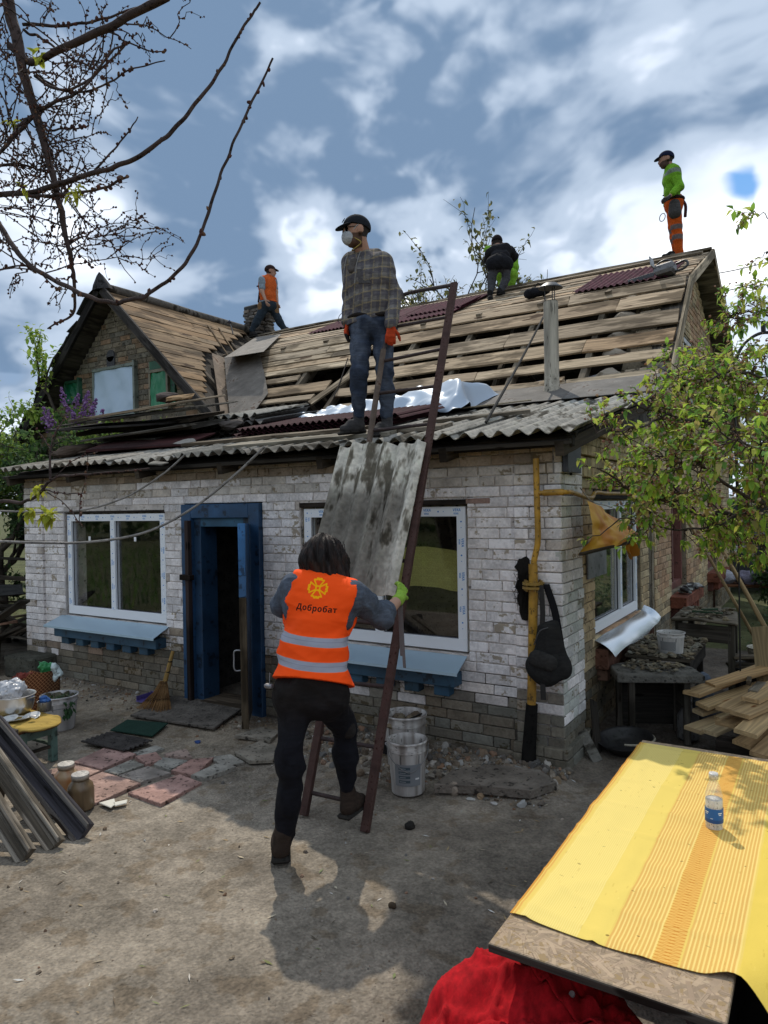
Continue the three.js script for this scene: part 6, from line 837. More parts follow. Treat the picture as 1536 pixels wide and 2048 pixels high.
// stack of fresh planks
{
  rnd = rngOf(109); const list = [
    [[0.655,0.4,-0.914], [1.107,0.46,-1.919], 0.12, 'topmost left plank of the fresh stack'], [[0.919,0.4,-0.595], [1.296,0.47,-1.584], 0.13, 'wide plank lying across the middle of the fresh stack'], [[0.73,0.33,-0.88], [1.317,0.4,-2.021], 0.12, 'plank under the topmost left one'], [[1.067,0.36,-0.243], [1.456,0.45,-2.152], 0.14, 'broad sunlit plank at the front of the fresh stack'], [[0.916,0.3,-0.586], [1.389,0.38,-1.869], 0.12, 'plank wedged under the broad sunlit one'],
    [[0.698,0.27,-0.912], [1.181,0.32,-1.848], 0.10, 'short end showing at the left of the stack'], [[0.694,0.2,-0.7], [1.192,0.26,-1.6], 0.13, 'lowest left plank of the fresh stack'], [[0.803,0.2,-0.685], [1.222,0.26,-1.697], 0.11, 'second lowest plank of the fresh stack'], [[1.021,0.2,-0.524], [1.455,0.26,-1.907], 0.13, 'lower front plank in shade'], [[1.145,0.22,-0.294], [1.523,0.3,-1.943], 0.13, 'nearest plank at the right edge'], [[0.848,0.24,-0.901], [1.319,0.29,-1.876], 0.11, 'plank buried in the middle of the stack'], [[1.022,0.42,-0.444], [1.589,0.5,-1.78], 0.12, 'upper right plank of the stack'], [[0.756,0.43,-1.13], [1.319,0.52,-1.975], 0.11, 'thin far plank at the back of the stack'], [[1.063,0.47,-0.664], [1.492,0.56,-1.818], 0.12, 'uppermost right plank of the stack']];
  for (const [a, b, w, l] of list) { const t = thing('fresh_plank', l, 'plank', [0, 0, 0], 0, 'fresh sawn planks stacked by the table'); const d = norm3(sub3(b, a)), e = add3(a, mul3(d, rr(1.5, 1.9))); const x = d, up = norm3([0.05, 1, 0.06]), z = norm3(cross3(x, up)), y = cross3(z, x); part('plank', plank(len3(sub3(e, a)), w, 0.028, tint(pick([[0.74, 0.56, 0.33], [0.72, 0.58, 0.38], [0.68, 0.48, 0.27]]), 0.1), { wob: 0.003, warp: 0.003, skew: rr(-0.02, 0.02) }).applyMatrix4(frame(add3(lerp3(a, e, 0.5), mul3(z, 0.0)), x, y, z)), M.fresh, t); }
  { const t = thing('plank_offcut', 'small grey offcut lying on the fresh planks', 'offcut'); part('piece', bar([1.067,0.49,-0.798], [1.109,0.5,-1.04], 0.06, 0.035, [0, 1, 0], [0.3, 0.27, 0.22]), M.wood, t); }
  { const t = thing('plank_offcut', 'small upright offcut on the back planks', 'offcut'); part('piece', bar([1.024,0.5,-1.026], [0.985,0.421,-1.613], 0.035, 0.03, [1, 0, 0], [0.36, 0.29, 0.2]), M.wood, t); }
  { const t = thing('upright_board', 'pale board standing upright behind the plank stack', 'board'); part('piece', bar([1.12, 0.25, -1.6], [1.06, 0.80, -1.75], 0.16, 0.025, [-0.4, 0.1, 0.9], [0.62, 0.5, 0.32]), M.fresh, t); }
  { const t = thing('trestle', 'low dark blocks under the fresh planks', 'support'); part('block', block([0.85, -0.02, -0.75], [1.6, 0.18, -0.62], 0.006, [0.06, 0.05, 0.045]), M.wood, t); part('block', block([1.1, -0.02, -1.6], [2.0, 0.25, -1.45], 0.006, [0.06, 0.05, 0.045]), M.wood, t); }
}
for (const [a, b, r, l] of [[[0.667,1.381,-2.6], [1.172,0.518,-2.085], 0.020, 'thicker pale pole leaning across the cherry leaves'], [[0.434,1.534,-2.6], [1.058,0.489,-2.131], 0.014, 'thinner pale pole leaning left of the thick one']]) { const t = thing('wooden_pole', l, 'pole'); const top = add3(a, mul3(norm3(sub3(a, b)), 0.35)); part('stick', tube(curve([top, lerp3(top, b, 0.5).map((v, i) => v + (i === 1 ? 0.015 : 0)), b], 16), (u) => r * (0.85 + 0.25 * u), 9, { color: [0.42, 0.31, 0.17] }), M.wood, t); }
// orange tarpaulin awning at the side window
{
  rnd = rngOf(111); const t = thing('orange_tarp', 'orange plastic tarpaulin hung as an awning over the side window', 'tarpaulin'); const A = [0.1,1.84,-0.28], B = [0.16,1.488,0.097], C2 = [0.3,1.531,-0.759], D2 = [0.14,1.654,-1.139];
  M.tarp = mat({ roughness: 0.62, side: THREE.DoubleSide });
  const f = (u, v) => { const top = lerp3(A, D2, u), bot = lerp3(B, C2, u), q = lerp3(top, bot, v), k = fbm3(u * 4, v * 4, 3, 4) - 0.5; return add3(q, [0.02 * Math.sin(u * 7 + v * 4) + k * 0.06 + 0.04 * Math.sin(v * 3.1), k * 0.02, 0.02 * Math.sin(u * 11 + v * 6)]); };
  part('sheet', sheetOf(f, 40, 30, 0, (x, y, z) => mix3([0.55, 0.20, 0.012], [0.66, 0.34, 0.02], smooth(0.4, 0.6, fbm3(x * 6, y * 6, z * 6, 3)))), M.tarp, t);
  part('corner_flap', sheetOf((u, v) => { const q = lerp3(lerp3([0.22,1.495,-0.713], [0.3,1.537,-0.792], u), lerp3([0.24,1.376,-0.919], [0.28,1.424,-0.909], u), v); return add3(q, [0.03 * Math.sin(u * 6 + v * 3), 0, 0.02 * Math.sin(v * 5)]); }, 10, 10, 0, [0.55, 0.24, 0.015]), M.tarp, t);
  part('batten', bar(add3(B, [0.0, 0.0, 0.02]), add3(C2, [0.0, 0, -0.05]), 0.025, 0.02, [0, 1, 0], [0.07, 0.055, 0.04]), M.wood, t); part('cord', tube(curve([[0.06,1.928,-0.23], [0.09,1.84,-0.365], [0.1,1.794,-0.798], [0.05,1.706,-1.779]], 14), 0.004, 6, { color: [0.5, 0.48, 0.45] }), M.matte, t);
}
// ------------------------------------------------------------------ table in the foreground
{
  rnd = rngOf(120); const H = 0.60;
  const osb = canvasTex(1024, 1024, (c, w, h) => { const r = rngOf(4); c.fillStyle = '#a89270'; c.fillRect(0, 0, w, h); for (let i = 0; i < 5200; i++) { c.save(); c.translate(r() * w, r() * h); c.rotate((r() - 0.5) * 3.0); const k = 150 + r() * 50; c.fillStyle = 'rgba(' + [k * 1.02, k * 0.91, k * 0.78].map(Math.round).join() + ',0.85)'; c.fillRect(-14 - r() * 24, -2 - r() * 5, 28 + r() * 50, 5 + r() * 9); if (r() < 0.3) { c.strokeStyle = 'rgba(80,66,50,0.4)'; c.strokeRect(-14, -3, 40, 8); } c.restore(); } });
  osb.wrapS = osb.wrapT = THREE.RepeatWrapping; const t = thing('chipboard_table', 'pressed chipboard laid as a table top under the yellow cloth', 'table'); part('board', at(cbox(0.60, 0.022, 1.95, 0.003, [0.72, 0.69, 0.65]), 1.0, H - 0.011, 1.885), mat({ map: rep(osb, 1.0), roughness: 0.85 }), t); part('board_edge', at(cbox(0.596, 0.021, 0.006, 0.002, [0.07, 0.065, 0.06]), 1.0, H - 0.012, 2.862), M.wood, t);  // front edge strip coloured near black for the shadow there
  const b2 = part('second_board', at(cbox(0.60, 0.022, 1.5, 0.003, [0.3, 0.27, 0.23]), 1.61, H - 0.013, 1.74), M.wood, t);
  for (const [x, z] of [[0.9, 1.1], [1.85, 1.1]]) part('leg', bar([x, 0, z], [x, H - 0.022, z], 0.07, 0.07, [1, 0, 0], [0.06, 0.05, 0.045]), M.wood, t);
  const tub = thing('bathtub', 'dark grey tub standing under the near end of the table', 'bathtub', [1.50, 0, 2.52]); const ring = (y, w, d) => Array.from({ length: 36 }, (_, i) => { const a = -i / 36 * 6.283, c = Math.cos(a), s = Math.sin(a); return [Math.sign(c) * Math.pow(Math.abs(c), 0.6) * w, y, Math.sign(s) * Math.pow(Math.abs(s), 0.6) * d]; });
  part('shell', loft([ring(0.0, 0.16, 0.2), ring(0.1, 0.26, 0.3), ring(0.4, 0.31, 0.36), ring(0.52, 0.33, 0.38), ring(0.545, 0.345, 0.395), ring(0.56, 0.34, 0.39), ring(0.55, 0.315, 0.365), ring(0.4, 0.29, 0.34), ring(0.12, 0.23, 0.27)], { color: [0.06, 0.06, 0.065] }), mat({ map: rep(T.grime, 2), roughness: 0.4 }), tub);
  // striped cloth
  const clothTex = canvasTex(2048, 1024, (c, w, h) => {    // across is v, along is u
    const r = rngOf(8), band = (a, b, col) => { c.fillStyle = col; c.fillRect(0, a * h, w, (b - a) * h); };
    h *= 0.69; band(0, 1.5, '#d8bd62'); band(0, 0.008, '#c18a3c'); band(0.012, 0.018, '#cf9f50'); band(0.03, 0.20, '#dcc46c'); band(0.20, 0.27, '#dcc466'); 
    for (let i = 0; i < 26; i++) band(0.035 + i * 0.0064, 0.0378 + i * 0.0064, 'rgba(228,210,135,0.8)');
    for (let i = 0; i < 11; i++) { band(0.275 + i * 0.0105, 0.281 + i * 0.0105, '#cfa458'); band(0.281 + i * 0.0105, 0.2855 + i * 0.0105, '#e2c878'); }
    band(0.392, 0.452, '#d6a957'); for (let x = 0; x < w; x += 18) { c.strokeStyle = 'rgba(170,90,10,0.55)'; c.lineWidth = 2; c.beginPath(); const y = 0.422 * h; c.moveTo(x, y - 22); c.lineTo(x + 9, y + r() * 6); c.lineTo(x + 18, y - 22); c.moveTo(x, y + 22); c.lineTo(x + 9, y - r() * 6); c.lineTo(x + 18, y + 22); c.stroke(); }
    for (let i = 0; i < 12; i++) { band(0.458 + i * 0.0105, 0.464 + i * 0.0105, '#cfa458'); band(0.464 + i * 0.0105, 0.4685 + i * 0.0105, '#e2c878'); }
    band(0.590, 0.70, '#d8bd55'); band(0.70, 1.5, '#dcc46c'); h /= 0.69;
    for (let i = 0; i < 900; i++) { c.fillStyle = 'rgba(' + (r() < 0.7 ? '130,90,20,' : '250,235,150,') + (0.04 + r() * 0.1) + ')'; c.fillRect(r() * w, r() * h, 2 + r() * 30, 1 + r() * 2.5); }
    for (let i = 0; i < 130; i++) { c.fillStyle = 'rgba(70,50,15,' + (0.15 + r() * 0.4) + ')'; c.beginPath(); c.ellipse(r() * w, r() * h, 1 + r() * 5, 1 + r() * 3, r() * 3, 0, 7); c.fill(); }
  });
  const cl = thing('tablecloth', 'yellow striped cloth spread over the board in the foreground', 'tablecloth'), x0 = 0.70, W_ = 1.5;
  const f = (u, v) => {      // u along z from far to near, v across
    const s = v * W_; let x = x0 + s, y = H + 0.006 + (fbm3(u * 7, v * 6, 1, 3) - 0.4) * 0.008 + 0.007 * Math.pow(1 - Math.abs(2 * noise3(u * 5 + v * 2, v * 9, 4) - 1), 6) + 0.006 * Math.pow(1 - Math.abs(2 * noise3(u * 14, v * 5 - u * 3, 8) - 1), 7); let z = mix(0.96, 2.70 - 0.0 + 0.02 * Math.sin(v * 8), u);
    { const k = smooth(0.56, 0.80, s) * smooth(0.84, 1.0, u), e = smooth(0.52, 0.60, s) * smooth(0.93, 1, u); z += 0.10 * k + 0.02 * Math.sin(s * 22) * k - 0.02 * e * (1 - k); y -= 0.12 * k * k - 0.022 * Math.sin(s * 30 + u * 9) * k - 0.012 * e * (1 - k); }
    if (u < 0.03) y -= (0.03 - u) * 0.5; if (v < 0.006) y -= 0.004;
    y = Math.max(y, s <= 0.60 && z < 2.86 ? H + 0.0035 : 0.02); return [x, y, z];
  };
  part('cloth', sheetOf(f, 110, 90, 0.0025, [1, 0.98, 0.94], (u, v) => [u, 1 - v]), mat({ map: clothTex, bumpMap: rep(T.cloth, 30), bumpScale: 0.001, roughness: 0.85 }), cl);
}
{ // bottle
  const t = thing('plastic_bottle', 'clear bottle with blue label and white cap standing on the yellow cloth', 'bottle', [1.147, 0.606, 1.815]); t.rotation.y = toCam([1.147, 0, 1.815]) + 0.2;
  part('bottle_body', lathe([[0, 0], [0.026, 0], [0.031, 0.006], [0.031, 0.10], [0.030, 0.13], [0.020, 0.165], [0.0135, 0.18], [0.0135, 0.198], [0, 0.198]], 32), mat({ roughness: 0.08, transmission: 0.9, thickness: 0, vertexColors: false }), t);
  part('milk', lathe([[0, 0.002], [0.029, 0.004], [0.029, 0.112], [0, 0.112]], 28, [0.72, 0.72, 0.70]), M.plastic, t); part('cap', lathe([[0, 0.208], [0.0155, 0.207], [0.0165, 0.202], [0.0165, 0.185], [0, 0.185]], 24, [0.75, 0.75, 0.74]), M.plastic, t);
  const lt = canvasTex(512, 128, (c) => { c.fillStyle = '#0f5fa6'; c.fillRect(0, 0, 512, 128); c.fillStyle = '#0b4a86'; c.fillRect(0, 96, 512, 32); c.fillStyle = '#dfe9f2'; for (let i = 0; i < 4; i++) { c.fillRect(20 + i * 128, 30, 40, 9); c.fillRect(26 + i * 128, 46, 26, 7); c.fillRect(78 + i * 128, 84, 24, 4); } });
  part('label_print', sheetOf((u, v) => { const a = -u * 6.283; return [Math.cos(a) * 0.0318, 0.03 + v * 0.052, Math.sin(a) * 0.0318]; }, 40, 2, 0), mat({ map: lt, roughness: 0.4 }), t);
}
{ // red jacket
  rnd = rngOf(131); const t = thing('red_jacket', 'bright red jacket with buttons heaped beside the chipboard', 'jacket');
  const col = [0.56, 0.010, 0.016], jy = (x, z) => { const d = Math.hypot((x - 0.84) / 0.46, (z - 2.92) / 0.66), m = smooth(1.05, 0.55, d), n = fbm3(x * 4, 2, z * 4, 3), rid = (a, b, s) => Math.pow(1 - Math.abs(2 * noise3(x * a + z * b, z * a * 0.6 - x * b, s) - 1), 4); return 0.02 + m * (0.40 + (n - 0.5) * 0.14 + 0.035 * rid(7, 3, 5) + 0.022 * rid(13, -6, 9) + 0.010 * Math.sin((x * 0.75 + z) * 62 + 5 * n) * smooth(0.45, 0.6, noise3(x * 3, 4, z * 3)) + 0.008 * rid(26, 10, 3)); };
  part('jacket_body', sheetOf((u, v) => { const x = mix(0.32, 1.36, u), z = mix(2.22, 3.6, v); return [x + (noise3(u * 9, v * 9, 3) - 0.5) * 0.05, jy(x, z), z + (noise3(u * 9, v * 9, 8) - 0.5) * 0.05]; }, 150, 180, 0.003, (x, y, z) => mul3(col, 0.8 + 0.4 * fbm3(x * 18, y * 18, z * 18, 3))), M.cloth, t);
  part('placket', sheetOf((u, v) => { const x = mix(0.66, 0.98, u) + v * 0.03, z = mix(2.62, 2.74, u) + v * 0.09; return [x, jy(x, z) + 0.012 + 0.006 * Math.sin(u * 30), z]; }, 30, 6, 0.006, mul3(col, 0.9)), M.cloth, t); part('support', block([0.75, -0.02, 2.7], [1.1, 0.26, 3.2], 0.01, [0.05, 0.045, 0.04]), M.wood, t);
  for (const p of [[0.82, jy(0.82, 2.72) + 0.026, 2.72], [0.90, jy(0.90, 2.75) + 0.026, 2.75]]) part('button', prep(at(new THREE.CylinderGeometry(0.009, 0.009, 0.005, 10), ...p, 0.6, 0, 0.3), [0.5, 0.48, 0.45]), M.steel, t);
}
{ const t = thing('red_cloth', 'scrap of dark red cloth beneath the left side of the table', 'cloth'), e = ell([0.78, 0.28, 1.75], [0.10, 0.09, 0.14]), f = (x, y, z) => e(x, y, z) + (fbm3(x * 10, y * 10, z * 10, 3) - 0.5) * 0.09; f.pts = e.pts; part('cloth_body', nets(f, 0.012, { color: [0.35, 0.02, 0.02], pad: 0.05 }), M.cloth, t); part('crate', block([0.72, 0, 1.55], [1.05, 0.22, 1.95], 0.006, [0.06, 0.05, 0.04]), M.wood, t); }

// ------------------------------------------------------------------ people
const UP = [0, 1, 0];
const folds = (f, amp, fx = 13, fy = 6) => { const g = (x, y, z) => { const d = f(x, y, z); return d > 0.05 || d < -0.05 ? d : d + (fbm3(x * fx + y * 4, y * fy * 0.7 - x * 4, z * fx, 3) - 0.5) * amp * 1.7 + (Math.abs(noise3(x * fx * 0.9 + y * fy * 0.8, y * fy * 0.9 - z * fx * 0.7, z * fx * 0.8 + 7) - 0.5) - 0.25) * amp * 1.1; }; g.pts = f.pts; return g; };
const carve = (f, test) => { const g = (x, y, z) => Math.max(f(x, y, z), test(x, y, z)); g.pts = f.pts; return g; };
const below = (p, n) => (x, y, z) => (x - p[0]) * n[0] + (y - p[1]) * n[1] + (z - p[2]) * n[2];     // positive on the side of n
function torsoParts(J, f, s, i, k = 1) {
  const mid = lerp3(J.chest, J.pelvis, 0.55);
  return [cap(lerp3(J.shL, J.shR, 0.06), lerp3(J.shR, J.shL, 0.06), (0.062 + i) * k), cap(add3(J.chest, mul3(s, -0.085 * k)), add3(J.chest, mul3(s, 0.085 * k)), (0.108 + i) * k, undefined, [f, 1.12]), cap(add3(mid, mul3(s, -0.065 * k)), add3(mid, mul3(s, 0.065 * k)), (0.10 + i) * k, undefined, [f, 1.08]), cap(J.hipL, J.hipR, (0.108 + i) * k), cap(lerp3(J.neck, J.chest, 0.2), J.chest, (0.06 + i) * k, (0.09 + i) * k)];
}
const armParts = (sh, el, wr, i, k = 1) => [cap(sh, el, (0.056 + i) * k, (0.043 + i) * k), cap(el, wr, (0.042 + i) * k, (0.030 + i * 0.9) * k)];
const legParts = (hip, kn, an, i, k = 1) => [cap(hip, kn, (0.088 + i) * k, (0.060 + i) * k), cap(kn, lerp3(kn, an, 0.45), (0.058 + i) * k, (0.056 + i) * k), cap(lerp3(kn, an, 0.35), an, (0.056 + i) * k, (0.040 + i) * k)];
function handParts(wr, dir, pn, side, curl, k = 1) {
  const d = norm3(dir), n = norm3(sub3(pn, mul3(d, dot3(pn, d)))), s = mul3(cross3(d, n), side), out = [], rot = (v, a) => add3(mul3(v, Math.cos(a)), mul3(n, Math.sin(a)));
  for (const o of [-0.026, -0.009, 0.009, 0.026]) out.push(cap(add3(wr, add3(mul3(d, 0.02 * k), mul3(s, o * 0.7 * k))), add3(wr, add3(mul3(d, 0.088 * k), mul3(s, o * k))), 0.014 * k, 0.0115 * k));
  [[-0.030, 0.058], [-0.010, 0.073], [0.010, 0.079], [0.030, 0.070]].forEach(([o, L], q) => { let p = add3(wr, add3(mul3(d, (0.090 - Math.abs(o) * 0.25) * k), mul3(s, o * k))), a = 0; const seg = [0.46, 0.31, 0.23], r = [0.0098, 0.0088, 0.0078, 0.007]; seg.forEach((u, j) => { a += curl * (j === 0 ? 0.75 : 1.0) * (1 + q * 0.04); const e = rot(d, a), m = add3(p, mul3(add3(e, mul3(s, o * 1.2)), L * u * k)); out.push(cap(p, m, r[j] * k, r[j + 1] * k)); p = m; }); });
  { const b = add3(wr, add3(mul3(d, 0.03 * k), mul3(s, 0.026 * k))), e1 = norm3(add3(add3(mul3(d, 0.62), mul3(s, 0.7)), mul3(n, 0.25 + curl * 0.2))), m = add3(b, mul3(e1, 0.042 * k)), e2 = norm3(add3(add3(mul3(d, 0.75), mul3(s, 0.35)), mul3(n, 0.3 + curl * 0.5))), q = add3(m, mul3(e2, 0.030 * k)), e3 = norm3(add3(e2, mul3(n, curl * 0.5))), w = add3(q, mul3(e3, 0.024 * k)); out.push(cap(b, m, 0.015 * k, 0.0105 * k), cap(m, q, 0.0105 * k, 0.0095 * k), cap(q, w, 0.0095 * k, 0.008 * k)); }
  return out;
}
function headFrame(c, f0, tilt = 0) { const f = norm3(f0), s = norm3(cross3(f, UP)), u = cross3(s, f); return { c, f, s, u, at: (x, y, z) => add3(c, add3(add3(mul3(s, x), mul3(u, y)), mul3(f, z))), loc: (p) => { const q = sub3(p, c); return [dot3(q, s), dot3(q, u), dot3(q, f)]; } }; }
function headParts(H, neck, k = 1) {
  const A = (x, y, z) => H.at(x * k, y * k, z * k), ax = [H.s, H.u, H.f], R = (a) => a.map((v) => v * k);
  return [ell(A(0, 0.028, -0.008), R([0.076, 0.092, 0.096]), ax), ell(A(0, -0.03, 0.03), R([0.064, 0.082, 0.062]), ax), cap(A(-0.03, -0.082, 0.038), A(0.03, -0.082, 0.038), 0.026 * k), cap(A(0, -0.094, 0.062), A(0, -0.09, 0.055), 0.022 * k), cap(A(0, 0.012, 0.090), A(0, -0.028, 0.107), 0.009 * k, 0.014 * k), cap(A(-0.035, 0.025, 0.078), A(0.035, 0.025, 0.078), 0.014 * k), cap(A(-0.018, -0.058, 0.088), A(0.018, -0.058, 0.088), 0.010 * k), ell(A(-0.078, -0.008, -0.008), R([0.012, 0.032, 0.02]), ax), ell(A(0.078, -0.008, -0.008), R([0.012, 0.032, 0.02]), ax), cap(A(0, -0.06, -0.02), neck, 0.054 * k, 0.06 * k)];
}
function faceColor(H, k, { skin, beard, brow = [0.03, 0.02, 0.015] }) {
  return (x, y, z) => { let [a, b, c] = H.loc([x, y, z]); a /= k; b /= k; c /= k; const n = fbm3(x * 60, y * 60, z * 60, 2); let col = mul3(skin, 0.9 + 0.2 * n); if (c < 0.01 && b > -0.055 && Math.abs(a) < 0.0795) col = [0.03, 0.022, 0.018];
    if (c > 0.05 && Math.abs(b + 0.058) < 0.010 && Math.abs(a) < 0.024) col = mix3(col, [0.28, 0.10, 0.085], 0.7);
    if (beard && c > -0.02 && b < -0.028 - 0.4 * Math.max(0, 0.05 - Math.abs(a)) * (c > 0.06 ? 1 : 0) && b > -0.13 && !(Math.abs(b + 0.058) < 0.009 && Math.abs(a) < 0.02)) col = mix3(col, beard, 0.85);
    if (c > 0.05 && Math.abs(b - 0.034) < 0.006 && Math.abs(Math.abs(a) - 0.034) < 0.02) col = brow;
    if (c > 0.05 && Math.abs(b - 0.012) < 0.007 && Math.abs(Math.abs(a) - 0.032) < 0.013) col = Math.abs(Math.abs(a) - 0.032) < 0.006 ? [0.02, 0.015, 0.012] : [0.55, 0.5, 0.47];
    return col; };
}
function addCap(t, H, color, k = 1, mark) {
  const A = (x, y, z) => H.at(x * k, y * k, z * k), ax = [H.s, H.u, H.f];
  const crown = carve(ell(A(0, 0.030, -0.008), [0.088 * k, 0.098 * k, 0.110 * k], ax), below(A(0, 0.036, 0.02), mul3(norm3(add3(H.u, mul3(H.f, -0.30))), -1))), brim = carve(ell(A(0, 0.040, 0.085), [0.075 * k, 0.012 * k, 0.082 * k], [H.s, norm3(add3(H.u, mul3(H.f, 0.25))), norm3(sub3(H.f, mul3(H.u, 0.25)))]), below(A(0, 0, 0.06), mul3(H.f, -1)));
  const u = (x, y, z) => Math.min(crown(x, y, z), brim(x, y, z)); u.pts = [[A(0, 0.03, 0.03), 0.19 * k]];
  const c = part('cap', nets(u, 0.0055, { color: (x, y, z) => mul3(color, 0.85 + 0.3 * fbm3(x * 50, y * 50, z * 50, 2)) }), M.cloth, t);
  part('cap_button', sphere(...A(0, 0.127, -0.006), 0.008 * k, color), M.cloth, c);
  if (mark) part('cap_mark', ((p) => at(cbox(0.05 * k, 0.022 * k, 0.004, 0.001, mark), 0, 0, 0).applyMatrix4(frame(p, H.s, norm3(sub3(H.u, mul3(H.f, 0.6))), norm3(add3(H.f, mul3(H.u, 0.6))))))(A(0, 0.085, 0.092)), M.cloth, c);
}
function addBoot(t, heel, toe, ankle, color, k = 1, sole = [0.03, 0.028, 0.025]) {
  const d = norm3(sub3(toe, heel)), a = union([cap(add3(heel, mul3(d, 0.012)), add3(lerp3(heel, toe, 0.55), [0, 0.03 * k, 0]), 0.038 * k, 0.042 * k), cap(lerp3(heel, toe, 0.45), toe, 0.043 * k, 0.034 * k), cap(add3(heel, add3(mul3(d, 0.02), [0, 0.02, 0])), add3(ankle, [0, 0.03, 0]), 0.039 * k, 0.045 * k)], 0.03), f = folds(a, 0.004, 20, 20), y0 = Math.min(heel[1], toe[1]) - 0.02 * k;
  const b = part('boot', nets(f, 0.009, { color: (x, y, z) => mul3(color, 0.75 + 0.5 * fbm3(x * 30, y * 30, z * 30, 3)) }), M.cloth, t);
  const m = lerp3(heel, toe, 0.52), x = d, z = norm3(cross3(d, UP)); part('sole', cbox(len3(sub3(toe, heel)) + 0.075 * k, 0.028 * k, 0.088 * k, 0.012, sole).applyMatrix4(frame(add3(m, [0, -0.032 * k, 0]), x, cross3(z, x), z)), M.matte, b);
}
function nape(c, f) { return c; }
const SKIN = [0.42, 0.25, 0.175];

